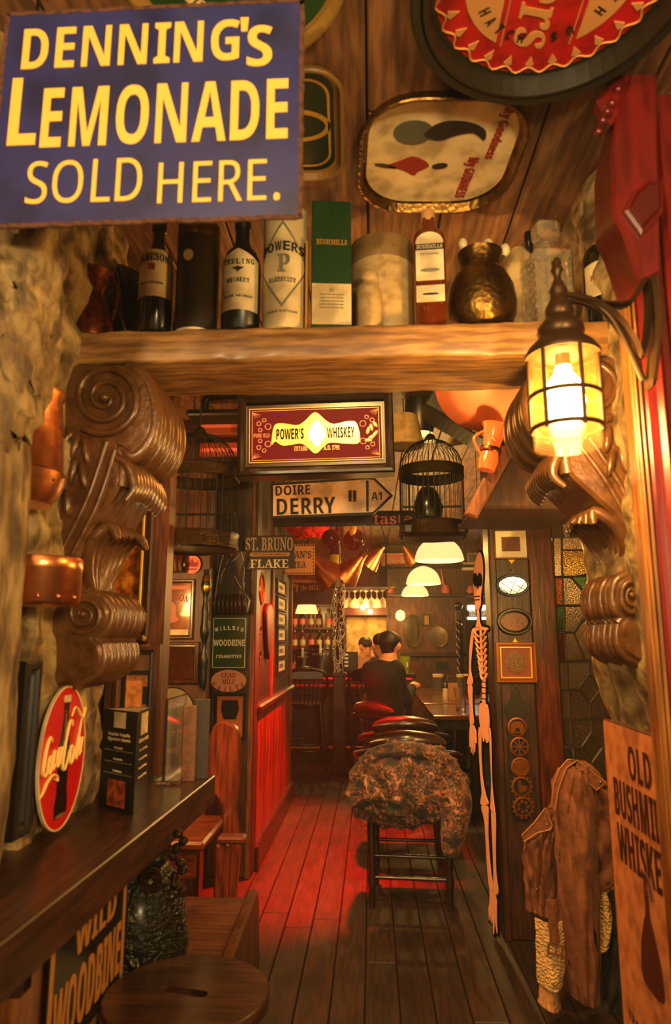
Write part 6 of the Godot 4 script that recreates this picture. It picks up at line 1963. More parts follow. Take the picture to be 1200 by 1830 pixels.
func coat_things() -> void:
	var d := 2.62
	var b := at(1030, 1360, d)
	var o := thing("leather_jacket", "brown biker jacket with piped lapels hanging on a hook before the leaded window", "jacket", b)
	var ct = M.coat
	part(drape([[985, 1420], [975, 1480], [985, 1540], [996, 1600], [1000, 1640]], [[1080, 1395], [1110, 1440], [1120, 1500], [1116, 1560], [1108, 1578]], d + 0.05, b, 0.02, 0.03, 3), "back_panel", ct, o)
	part(drape([[985, 1440], [955, 1490], [937, 1505], [938, 1560], [942, 1624]], [[1004, 1430], [1000, 1480], [996, 1540], [994, 1600], [990, 1640]], d + 0.02, b, 0.02, 0.025, 5), "front_panel", ct, o)
	part(drape([[1004, 1372], [992, 1430], [993, 1520], [1001, 1640], [1022, 1776]], [[1050, 1362], [1062, 1440], [1068, 1540], [1072, 1640], [1072, 1782]], d - 0.04, b, 0.075, 0.03, 7), "sleeve", ct, o)
	part(drape([[1000, 1372], [988, 1400], [985, 1440]], [[1040, 1358], [1066, 1378], [1082, 1400]], d - 0.02, b, 0.05, 0.02, 9, 14, 14), "shoulder", ct, o)
	# collar and lapels with a pale piping
	var lap := func(q: Array, dd: float) -> void:
		var p := PackedVector2Array()
		for e in q:
			var w := at(e[0], e[1], dd) - b
			p.append(Vector2(w.x, w.y))
		var zz := -dd - b.z
		part(G.new().extr(p, 0.008, P(V(0, 0, zz)), 0.002), "lapel", ct, o)
		var pts := []
		for e in p:
			pts.append(V(e.x, e.y, zz + 0.004))
		part(G.new().tube(pts, 0.003, 6, true), "piping", mk("piping", Color(0.55, 0.33, 0.17), 0.5), o)
	lap.call([[974, 1444], [987, 1474], [984, 1482], [960, 1488], [936, 1504], [933, 1492], [955, 1470]], d - 0.06)
	lap.call([[1000, 1374], [990, 1400], [985, 1446], [992, 1448], [998, 1410], [1012, 1372], [1032, 1358], [1015, 1357]], d - 0.075)
	lap.call([[1032, 1358], [1082, 1398], [1066, 1412], [1048, 1396], [1030, 1380]], d - 0.07)
	for q in [[978, 1474], [984, 1443], [1074, 1398], [960, 1590]]:
		part(G.new().sph(V(0.005, 0.005, 0.004), P(at(q[0], q[1], d - 0.085) - b)), "stud", M.steel, o)
	var zp := []
	for i in 9:
		zp.append(at(972 - i * 1.6, 1478 + i * 16.0, d - 0.035) - b)
	part(G.new().tube(zp, 0.004, 6), "zip", M.brass, o)
	part(drape([[978, 1606], [980, 1640], [984, 1684]], [[996, 1606], [996, 1640], [1000, 1682]], d - 0.08, b, 0.006, 0.004, 11, 6, 12, 0.004), "belt", ct, o)
	var bc := at(993, 1697, d - 0.085)
	part(G.new().rim(rrect(0.052, 0.036, 0.004, 2), [Vector2(0, -0.003), Vector2(0, 0.003), Vector2(0.006, 0.003), Vector2(0.006, -0.003)], P(bc - b, R(0, 0, -8))), "buckle", mk("buckle", Color(0.72, 0.5, 0.32), 0.3, 0.8), o)
	part(G.new().tube([bc - b + V(0, 0.02, 0), bc - b + V(0.002, -0.016, 0.004)], 0.002, 6), "buckle_prong", M.buckle, o)
	part(G.new().tube(curve([V(0, 0.0, -0.02), V(0, 0.04, -0.04), V(0, 0.05, -0.10)], 4), 0.006, 8), "hanger_loop", M.iron, o)
	# knitted sleeve below
	o = thing("knitted_jumper", "cream cable knit jumper sleeve hanging below the jacket", "jumper", at(985, 1640, d))
	b = o.position
	part(drape([[958, 1640], [960, 1690], [962, 1745], [966, 1755]], [[1010, 1636], [1014, 1690], [1006, 1750], [1002, 1757]], d - 0.01, b, 0.06, 0.012, 13, 16, 24), "sleeve", M.knit, o)
	part(drape([[967, 1755], [966, 1775], [963, 1790]], [[1002, 1757], [999, 1780], [1000, 1802]], d - 0.01, b, 0.045, 0.006, 15, 30, 8), "cuff", mk("cuff", Color(0.82, 0.58, 0.36), 0.9, 0, {"hm": "wood", "hs": 1.5, "sc": V(30, 1, 30)}), o)
	part(drape([[1072, 1590], [1074, 1650], [1072, 1705]], [[1082, 1590], [1092, 1640], [1086, 1680]], d + 0.06, b, 0.03, 0.01, 17, 10, 14), "body", M.knit, o)
	o = thing("dark_coat", "dark olive coat hanging behind the biker jacket at lower right", "coat", at(1095, 1600, d + 0.15))
	b = o.position
	part(drape([[1062, 1430], [1066, 1560], [1072, 1700], [1060, 1800]], [[1130, 1430], [1140, 1560], [1140, 1700], [1140, 1800]], d + 0.15, b, 0.05, 0.05, 19, 18, 30), "body", mk("darkolive", Color(0.09, 0.055, 0.03), 0.85), o)

# a captain's chair seen from behind; faces -z before it is turned
func chair_shape(label: String, pos: Vector3, yaw: float, group: String) -> Node3D:
	var o := thing("armchair", label, "chair", pos, V(0, yaw, 0), group)
	var m := wood("chair", Color(0.20, 0.075, 0.035), "y", 0.28, 1, 0.6)
	part(G.new().extr(rrect(0.46, 0.44, 0.08, 5), 0.035, P(V(0, 0.45, 0), R(90, 0, 0)), 0.01), "seat", m, o)
	for q in [[-1, -1], [1, -1], [-1, 1], [1, 1]]:
		part(G.new().lathe([Vector2(0, 0), Vector2(0.014, 0), Vector2(0.018, 0.1), Vector2(0.024, 0.13), Vector2(0.017, 0.16), Vector2(0.022, 0.38), Vector2(0.016, 0.44), Vector2(0, 0.44)], 12, P(V(q[0] * 0.19, 0, q[1] * 0.17))), "leg", m, o)
	for y in [0.14, 0.24]:
		for s in [-1, 1]:
			part(G.new().cyl(0.01, V(s * 0.19, y, -0.17), V(s * 0.19, y, 0.17), 8), "rung", m, o)
		part(G.new().cyl(0.01, V(-0.19, y, 0.17), V(0.19, y, 0.17), 8), "rung", m, o)
	var pts := curve([V(-0.25, 0.66, -0.20), V(-0.265, 0.68, 0.0), V(-0.22, 0.72, 0.16), V(0, 0.745, 0.225), V(0.22, 0.72, 0.16), V(0.265, 0.68, 0.0), V(0.25, 0.66, -0.20)], 7)
	part(G.new().tube(pts, 0.030, 10, false, 0.7), "arm_rail", m, o)
	var cr_ := curve([V(-0.19, 0.775, 0.185), V(0, 0.80, 0.235), V(0.19, 0.775, 0.185)], 8)
	part(G.new().tube(cr_, [0.012, 0.026, 0.036, 0.042, 0.045, 0.046, 0.047, 0.047, 0.048, 0.047, 0.047, 0.046, 0.045, 0.042, 0.036, 0.026, 0.012], 10, false, 1.0), "top_rail", m, o)
	for i in 9:
		var a := lerpf(-1.1, 1.1, i / 8.0)
		part(G.new().cyl(0.009, V(sin(a) * 0.19, 0.465, cos(a) * 0.18), V(sin(a) * 0.24, 0.70, cos(a) * 0.21 - 0.01), 8), "spindle", m, o)
	return o

func sdf_mesh(bones: Array, cell: float, k: float) -> G:
	var lo := Vector3.INF
	var hi := -Vector3.INF
	for b in bones:
		var r: float = maxf(b[2], b[3]) + cell * 3 + k
		for e in [b[0], b[1]]:
			lo = lo.min(e - Vector3.ONE * r)
			hi = hi.max(e + Vector3.ONE * r)
	var n := Vector3i(((hi - lo) / cell).ceil()) + Vector3i.ONE
	var f := PackedFloat32Array()
	f.resize(n.x * n.y * n.z)
	f.fill(1.0)
	for b in bones:
		var A: Vector3 = b[0]
		var B: Vector3 = b[1]
		var ra: float = b[2]
		var rb: float = b[3]
		var m: float = maxf(ra, rb) + k + cell * 2
		var i0 := Vector3i(((A.min(B) - Vector3.ONE * m - lo) / cell).floor()).clamp(Vector3i.ZERO, n - Vector3i.ONE)
		var i1 := Vector3i(((A.max(B) + Vector3.ONE * m - lo) / cell).ceil()).clamp(Vector3i.ZERO, n - Vector3i.ONE)
		var ab := B - A
		var l2 := maxf(ab.length_squared(), 1e-8)
		for z in range(i0.z, i1.z + 1):
			for y in range(i0.y, i1.y + 1):
				var row := (z * n.y + y) * n.x
				for x in range(i0.x, i1.x + 1):
					var p := lo + Vector3(x, y, z) * cell
					var t := clampf((p - A).dot(ab) / l2, 0.0, 1.0)
					var d := p.distance_to(A + ab * t) - lerpf(ra, rb, t)
					var o := f[row + x]
					var h := maxf(k - absf(d - o), 0.0) / k
					f[row + x] = minf(d, o) - h * h * k * 0.25
	var vid := {}
	var vp := PackedVector3Array()
	var sx := 1
	var sy := n.x
	var sz := n.x * n.y
	var offs := [0, sx, sy, sx + sy, sz, sx + sz, sy + sz, sx + sy + sz]
	var edges := [[0, 1], [2, 3], [4, 5], [6, 7], [0, 2], [1, 3], [4, 6], [5, 7], [0, 4], [1, 5], [2, 6], [3, 7]]
	for z in n.z - 1:
		for y in n.y - 1:
			for x in n.x - 1:
				var i := z * sz + y * sy + x
				var s0 := f[i] < 0.0
				if (f[i + sx] < 0.0) == s0 and (f[i + sy] < 0.0) == s0 and (f[i + sz] < 0.0) == s0 and (f[i + sx + sy] < 0.0) == s0 and (f[i + sx + sz] < 0.0) == s0 and (f[i + sy + sz] < 0.0) == s0 and (f[i + sx + sy + sz] < 0.0) == s0:
					continue
				var c := Vector3.ZERO
				var cnt := 0
				for e in edges:
					var a := f[i + offs[e[0]]]
					var b := f[i + offs[e[1]]]
					if (a < 0.0) != (b < 0.0):
						var t := a / (a - b)
						var pa := Vector3(e[0] & 1, (e[0] >> 1) & 1, e[0] >> 2)
						var pb := Vector3(e[1] & 1, (e[1] >> 1) & 1, e[1] >> 2)
						c += pa.lerp(pb, t)
						cnt += 1
				vid[i] = vp.size()
				vp.append(lo + (Vector3(x, y, z) + c / cnt) * cell)
	var nor := PackedVector3Array()
	for p in vp:
		var q := Vector3i(((p - lo) / cell).round()).clamp(Vector3i.ONE, n - Vector3i.ONE * 2)
		var i := q.z * sz + q.y * sy + q.x
		nor.append(Vector3(f[i + sx] - f[i - sx], f[i + sy] - f[i - sy], f[i + sz] - f[i - sz]).normalized())
	var g := G.new()
	for i in vid:
		for ax in [[sx, sy, sz], [sy, sz, sx], [sz, sx, sy]]:
			if (f[i] < 0.0) != (f[i + ax[0]] < 0.0) and vid.has(i - ax[1]) and vid.has(i - ax[2]) and vid.has(i - ax[1] - ax[2]):
				var a: int = vid[i]
				var b: int = vid[i - ax[1]]
				var c: int = vid[i - ax[1] - ax[2]]
				var d: int = vid[i - ax[2]]
				g.quad(vp[a], vp[b], vp[c], vp[d], nor[a], nor[b], nor[c], nor[d])
	return g

# a person from joints (world points); body is one skin, clothes and hair its children
func person(label: String, J: Dictionary, shirt: Material, trousers: Material, hair: Material, cell := 0.014) -> Node3D:
	var o: MeshInstance3D
	var hd: Vector3 = J.head
	var face: Vector3 = J.face       # direction the face looks
	var up := V(0, 1, 0)
	var bones := [[hd + up * 0.018 - face * 0.018, hd + up * 0.04, 0.077, 0.070], [hd + face * 0.04 - up * 0.05, hd - up * 0.03, 0.040, 0.055], [hd + face * 0.086 - up * 0.012, hd + face * 0.07 + up * 0.018, 0.012, 0.008],
		[J.neck, hd - up * 0.05 - face * 0.01, 0.052, 0.047], [J.neck, J.chest, 0.075, 0.115], [J.chest, J.pelvis, 0.115, 0.12], [J.sl, J.sr, 0.058, 0.058]]
	var side := face.cross(up).normalized()
	for s in [-1.0, 1.0]:
		bones.append([hd + side * s * 0.075 - up * 0.018, hd + side * s * 0.079 + up * 0.010, 0.011, 0.014])
	var cloth := [[J.neck - up * 0.02, J.chest, 0.075, 0.13], [J.chest, J.pelvis, 0.13, 0.138], [J.sl, J.sr, 0.067, 0.067]]
	var legs := [[J.pelvis, J.pelvis + up * 0.02, 0.145, 0.14]]
	for s in ["l", "r"]:
		var S: Vector3 = J["s" + s]
		var E: Vector3 = J["e" + s]
		var H: Vector3 = J["h" + s]
		bones.append([S, E, 0.046, 0.038])
		bones.append([E, H, 0.038, 0.026])
		cloth.append([S, E, 0.057, 0.050])
		cloth.append([E, E.lerp(H, 0.9), 0.049, 0.038])
		var dir := (H - E).normalized()
		var palm := H + dir * 0.05
		bones.append([H, palm, 0.028, 0.032])
		var sd := dir.cross(up).normalized()
		for i in 4:
			var base := palm + sd * (i - 1.5) * 0.018
			var mid := base + dir * 0.035 - up * 0.006
			bones.append([base, mid, 0.010, 0.009])
			bones.append([mid, mid + dir * [0.02, 0.028, 0.026, 0.018][i] - up * 0.02, 0.009, 0.007])
		bones.append([H + dir * 0.02 + sd * 0.026, H + dir * 0.05 + sd * 0.055, 0.012, 0.009])
		if J.has("k" + s):
			var hip: Vector3 = J.pelvis + (J["k" + s] - J.pelvis).normalized() * 0.06
			bones.append([hip, J["k" + s], 0.075, 0.05])
			bones.append([J["k" + s], J["f" + s], 0.05, 0.035])
			legs.append([hip, J["k" + s], 0.098, 0.07])
			legs.append([J["k" + s], J["f" + s], 0.068, 0.052])
			bones.append([J["f" + s], J["f" + s] + face * 0.16 - up * 0.03, 0.035, 0.03])
	var base: Vector3 = V(J.pelvis.x, 0, J.pelvis.z)
	var mv := func(a: Array) -> Array:
		return a.map(func(b): return [b[0] - base, b[1] - base, b[2], b[3]])
	o = part(sdf_mesh(mv.call(bones), cell * 0.8, 0.025), "person", M.skin)
	o.position = base
	tag(o, label, "person")
	part(sdf_mesh(mv.call(cloth), cell, 0.05), "jumper", shirt, o)
	if legs.size() > 1:
		part(sdf_mesh(mv.call(legs), cell, 0.05), "trousers", trousers, o)
	part(sdf_mesh(mv.call([[hd + up * 0.044 - face * 0.024, hd + up * 0.052 + face * 0.022, 0.078, 0.062], [hd - face * 0.035 + up * 0.026, hd - face * 0.04 - up * 0.03, 0.075, 0.056]]), 0.009, 0.03), "hair", hair, o)
	return o

func glass_of(label: String, pos: Vector3, h: float, r: float, liquid: Material, group := "") -> void:
	var o := thing("pint_glass", label, "glass", pos, Vector3.ZERO, group)
	if liquid:
		part(G.new().lathe([Vector2(0, 0.006), Vector2(r * 0.74, 0.006), Vector2(r * 0.92, h * 0.80), Vector2(0, h * 0.80)], 24), "stout", liquid, o)
		part(G.new().lathe([Vector2(0, h * 0.80), Vector2(r * 0.92, h * 0.80), Vector2(r * 0.96, h * 1.0), Vector2(0, h * 1.01)], 24), "foam", mk("foam", Color(0.85, 0.72, 0.52), 0.8), o)
		part(G.new().lathe([Vector2(0, 0), Vector2(r * 0.78, 0), Vector2(r * 0.97, h * 0.8), Vector2(r * 1.0, h * 1.03)], 24), "glass", M.pane, o)
	else:
		part(G.new().lathe([Vector2(0, 0), Vector2(r * 0.78, 0), Vector2(r * 0.8, 0.01), Vector2(r * 0.72, h * 0.45), Vector2(r, h), Vector2(r * 0.93, h), Vector2(r * 0.66, h * 0.45), Vector2(r * 0.7, 0.025), Vector2(0, 0.02)], 28), "glass", M.clear, o)

func back_things() -> void:
	hanging_things()
	seating()
	bar_area()
	far_wall()

func seating() -> void:
	var o: Node3D
	var g: G
	# first chair with a patterned coat over its back
	chair_shape("dark wooden armchair nearest in the aisle, under the patterned coat", V(0.19, 0, -3.80), -4, "wooden armchairs along the tables")
	var c := at(724, 1398, 3.50)
	o = thing("patterned_coat", "leopard patterned coat bundled over the back of the nearest chair", "coat", c)
	var nz := noise(FastNoiseLite.TYPE_SIMPLEX_SMOOTH, 1.0, 77, 4)
	part(G.new().sheet(func(u: float, v: float) -> Vector3:
		var a := u * TAU
		var b := (v - 0.5) * PI
		var e := V(cos(b) * cos(a), sin(b), cos(b) * sin(a))
		var w := 1.0 - 0.25 * smoothstep(0.1, 1.0, e.y) + 0.06 * smoothstep(-0.2, -0.9, e.y)
		var d := 1.0 + nz.get_noise_3d(e.x * 1.3, e.y * 1.3 + 3, e.z * 1.3) * 0.28 + nz.get_noise_3d(e.x * 4.5, e.y * 2.5, e.z * 4.5) * 0.14
		return V(e.x * 0.265 * w * d, (sign(e.y) * pow(absf(e.y), 0.8)) * 0.195 * d, e.z * 0.15 * d), 72, 44, 0.0, true), "body", M.leopard, o)
	part(G.new().tube(curve([V(0.20, 0.02, 0.05), V(0.235, -0.08, 0.08), V(0.215, -0.20, 0.09), V(0.20, -0.30, 0.08)], 6), [0.07, 0.075, 0.078, 0.08, 0.08, 0.078, 0.075, 0.072, 0.068, 0.066, 0.064, 0.06, 0.058, 0.056, 0.052, 0.048, 0.044, 0.04, 0.035], 12), "sleeve", M.leopard, o)
	part(G.new().tube(curve([V(-0.20, 0.02, 0.04), V(-0.16, 0.13, 0.06), V(0.02, 0.17, 0.10), V(0.18, 0.12, 0.06)], 6), 0.05, 10, false, 0.6), "collar", M.leopard, o)
	# second and third chairs
	chair_shape("dark wooden armchair behind the patterned coat, its polished top rail catching the light", V(0.20, 0.03, -4.45), -2, "wooden armchairs along the tables").position.y = 0.0
	chair_shape("dark wooden armchair on which the man at the table sits", V(0.13, 0, -5.35), -40, "wooden armchairs along the tables")
	# tables
	var tm := wood("table", Color(0.46, 0.22, 0.10), "x", 0.22, 1, 0.6)
	var tl := wood("tableleg", Color(0.13, 0.07, 0.04), "y", 0.4)
	var names := ["nearest wooden pub table, its corner beside the hanging skeleton", "middle wooden pub table of the row beside the seated man", "farthest wooden pub table of the row, carrying the pints"]
	for i in 3:
		var z0 := -5.06 - i * 0.93
		o = thing("pub_table", names[i], "table", V(0.78, 0, z0 - 0.41), Vector3.ZERO, "wooden pub tables in a row")
		part(G.new().box(V(0.70, 0.035, 0.82), P(V(0, 0.7425, 0)), 0.006), "tabletop", tm, o)
		part(G.new().box(V(0.58, 0.08, 0.66), P(V(0, 0.69, 0)), 0.004), "apron", tl, o)
		part(G.new().lathe([Vector2(0, 0.02), Vector2(0.05, 0.02), Vector2(0.035, 0.2), Vector2(0.05, 0.3), Vector2(0.035, 0.5), Vector2(0.05, 0.66), Vector2(0, 0.66)], 16), "pedestal", tl, o)
		for s in 2:
			part(G.new().box(V(0.50, 0.035, 0.06), P(V(0, 0.0175, 0), R(0, 45 + s * 90, 0)), 0.008), "foot", tl, o)
	# dark bench back on the far side of the tables hides the wall
	o = thing("wall_settle", "tall dark settle behind the tables on the right", "settle", V(1.42, 0, -5.9))
	part(G.new().box(V(0.40, 0.05, 2.4), P(V(-0.1, 0.43, 0)), 0.01), "seat", tl, o)
	part(G.new().box(V(0.05, 1.1, 2.4), P(V(0.10, 0.55, 0)), 0.01), "back", tl, o)
	part(G.new().box(V(0.36, 0.40, 2.36), P(V(-0.08, 0.2, 0)), 0.004), "base", tl, o)
	# drinks
	var stout := mk("stout", Color(0.02, 0.01, 0.006), 0.15)
	for q in [[771, 1222, 27, "pint of stout with a tan head, leftmost of the four"], [786, 1229, 31, "pint of stout, second from the left and nearest"], [803, 1218, 22, "pint of stout, third from the left"], [813, 1218, 22, "pint of stout, rightmost, beside the copper jug"]]:
		var p := ony(q[0], q[1], 0.762)
		glass_of(q[3] + " on the far table", V(p.x, 0.76, maxf(p.z, -7.70)), 0.15, 0.045, stout, "pints of stout on the far table")
	var pg := ony(826, 1271, 0.762)
	glass_of("tall empty clear pint glass on the nearest table", V(pg.x, 0.76, pg.z - 0.05), 0.17, 0.05, null)
	pg = ony(797, 1249, 0.762)
	o = thing("salt_shaker", "small glass salt shaker with a metal top on the middle table", "salt shaker", V(pg.x, 0.76, pg.z))
	part(G.new().lathe([Vector2(0, 0), Vector2(0.027, 0), Vector2(0.028, 0.05), Vector2(0.018, 0.10), Vector2(0, 0.10)], 16), "jar", mk("salt", Color(0.8, 0.72, 0.6), 0.3), o)
	part(G.new().lathe([Vector2(0.019, 0.095), Vector2(0.02, 0.12), Vector2(0.012, 0.14), Vector2(0, 0.143)], 16), "top", M.steel, o)
	pg = ony(812, 1252, 0.762)
	o = thing("menu_card", "pale menu cards standing beside the salt shaker", "menu card", V(pg.x, 0.76, pg.z - 0.05))
	part(G.new().box(V(0.085, 0.15, 0.004), P(V(0, 0.075, 0.01), R(-6, 0, 0)), 0.001), "card", mk("tancard", Color(0.62, 0.42, 0.26), 0.6), o)
	part(G.new().box(V(0.085, 0.15, 0.004), P(V(0, 0.075, -0.02), R(8, 0, 0)), 0.001), "card", M.tancard, o)
	part(G.new().rim(rrect(0.06, 0.05, 0), [Vector2(0, 0), Vector2(0, 0.004), Vector2(0.005, 0.004), Vector2(0.005, 0)], P(V(-0.02, 0.19, 0))), "wire_frame", M.steel, o)
	part(G.new().cyl(0.003, V(-0.02, 0.0, 0.0), V(-0.02, 0.168, 0), 6), "wire_stem", M.steel, o)
	pg = ony(842, 1240, 0.762)
	o = thing("copper_tankard", "squat copper tankard at the right end of the middle table", "tankard", V(pg.x + 0.02, 0.76, pg.z))
	part(G.new().lathe([Vector2(0, 0), Vector2(0.07, 0), Vector2(0.085, 0.05), Vector2(0.075, 0.12), Vector2(0.082, 0.17), Vector2(0.076, 0.17), Vector2(0.07, 0.12), Vector2(0, 0.02)], 24), "body", M.oldcopper, o)
	part(G.new().tube(curve([V(0.075, 0.14, 0), V(0.12, 0.1, 0), V(0.08, 0.04, 0)], 5), 0.007, 8), "handle", M.oldcopper, o)
	# people
	var J := {
		"head": at(700, 1156, 5.36), "face": V(0.62, -0.18, -0.76).normalized(), "neck": at(694, 1183, 5.32), "chest": at(684, 1215, 5.27), "pelvis": V(0.12, 0.60, -5.33),
		"sl": at(664, 1198, 5.33), "sr": at(708, 1200, 5.30), "el": at(672, 1252, 5.48), "er": at(724, 1250, 5.36), "hl": at(716, 1240, 5.72), "hr": at(738, 1228, 5.66),
		"kl": V(0.28, 0.52, -5.74), "kr": V(0.44, 0.52, -5.52), "fl": V(0.30, 0.08, -5.70), "fr": V(0.46, 0.08, -5.48)}
	person("man in a black jumper seated with his back turned at the tables", J, M.darkcloth, mk("darktrousers", Color(0.07, 0.055, 0.03), 0.9), M.hair)
	J = {
		"head": at(683, 1154, 6.2), "face": V(-0.9, -0.1, 0.3).normalized(), "neck": at(688, 1176, 6.22), "chest": at(690, 1205, 6.25), "pelvis": V(0.16, 0.62, -6.25),
		"sl": at(672, 1190, 6.1), "sr": at(704, 1190, 6.4), "el": at(668, 1222, 6.1), "er": at(708, 1225, 6.4), "hl": at(660, 1238, 6.2), "hr": at(700, 1240, 6.3)}
	person("short haired person mostly hidden behind the man in black", J, M.darkcloth, M.darkcloth, M.hair, 0.018)
	o = thing("low_stool", "low dark stool under the person behind the man in black", "stool", V(0.16, 0, -6.25))
	part(G.new().lathe([Vector2(0, 0.43), Vector2(0.17, 0.43), Vector2(0.17, 0.47), Vector2(0, 0.47)], 24), "seat", tl, o)
	for i in 4:
		var a := PI / 4 + i * PI / 2
		part(G.new().cyl(0.015, V(cos(a) * 0.16, 0, sin(a) * 0.16), V(cos(a) * 0.12, 0.43, sin(a) * 0.12), 8), "leg", tl, o)
	J = {
		"head": at(655, 1157, 8.2), "face": V(0.35, -0.35, 0.86).normalized(), "neck": at(652, 1176, 8.22), "chest": at(651, 1196, 8.22), "pelvis": at(650, 1225, 8.24),
		"sl": at(637, 1186, 8.2), "sr": at(668, 1184, 8.2), "el": at(634, 1206, 8.1), "er": at(678, 1200, 8.05), "hl": at(645, 1212, 7.95), "hr": at(672, 1182, 7.95),
		"kl": V(-0.10, 0.45, -8.25), "kr": V(0.06, 0.45, -8.25), "fl": V(-0.10, 0.08, -8.28), "fr": V(0.06, 0.08, -8.28)}
	person("barman in a pale shirt behind the bar, bending to the taps", J, mk("paleshirt", Color(0.62, 0.45, 0.38), 0.8), M.darkcloth, M.hair, 0.018)
	# bar stool before the counter
	var sp := ony(552, 1362, 0.0)
	o = thing("bar_chair", "dark high bar chair with a bentwood back before the counter", "stool", V(sp.x, 0, -7.22), V(0, 8, 0))
	var sm := wood("barchair", Color(0.13, 0.07, 0.04), "y", 0.35, 1, 0.5)
	part(G.new().lathe([Vector2(0, 0.62), Vector2(0.19, 0.62), Vector2(0.20, 0.635), Vector2(0.19, 0.65), Vector2(0, 0.65)], 28), "seat", sm, o)
	for q in [[-1, -1], [1, -1], [-1, 1], [1, 1]]:
		part(G.new().cyl(0.014, V(q[0] * 0.19, 0, q[1] * 0.19), V(q[0] * 0.14, 0.63, q[1] * 0.14), 8, 0.018), "leg", sm, o)
	for y in [0.2, 0.26]:
		var ring := []
		for i in 28:
			ring.append(V(cos(TAU * i / 28), 0, sin(TAU * i / 28)) * 0.235 + V(0, y, 0))
		part(G.new().tube(ring, 0.009, 6, true), "foot_ring", sm, o)
	part(G.new().tube(curve([V(-0.17, 0.65, 0.10), V(-0.21, 0.85, 0.16), V(-0.16, 0.96, 0.19), V(0, 1.0, 0.21), V(0.16, 0.96, 0.19), V(0.21, 0.85, 0.16), V(0.17, 0.65, 0.10)], 6), 0.018, 8), "back_hoop", sm, o)
	part(G.new().box(V(0.34, 0.09, 0.02), P(V(0, 0.93, 0.195)), 0.008), "back_board", sm, o)
	for i in 6:
		part(G.new().cyl(0.007, V(-0.10 + i * 0.04, 0.65, 0.13), V(-0.12 + i * 0.048, 0.90, 0.19), 6), "spindle", sm, o)
	copy(o, "dark bar chair half hidden behind the seated man", V(0.02, 0, -7.0), V(0, -20, 0), "high bar chairs at the counter")
	o.set_meta("group", "high bar chairs at the counter")

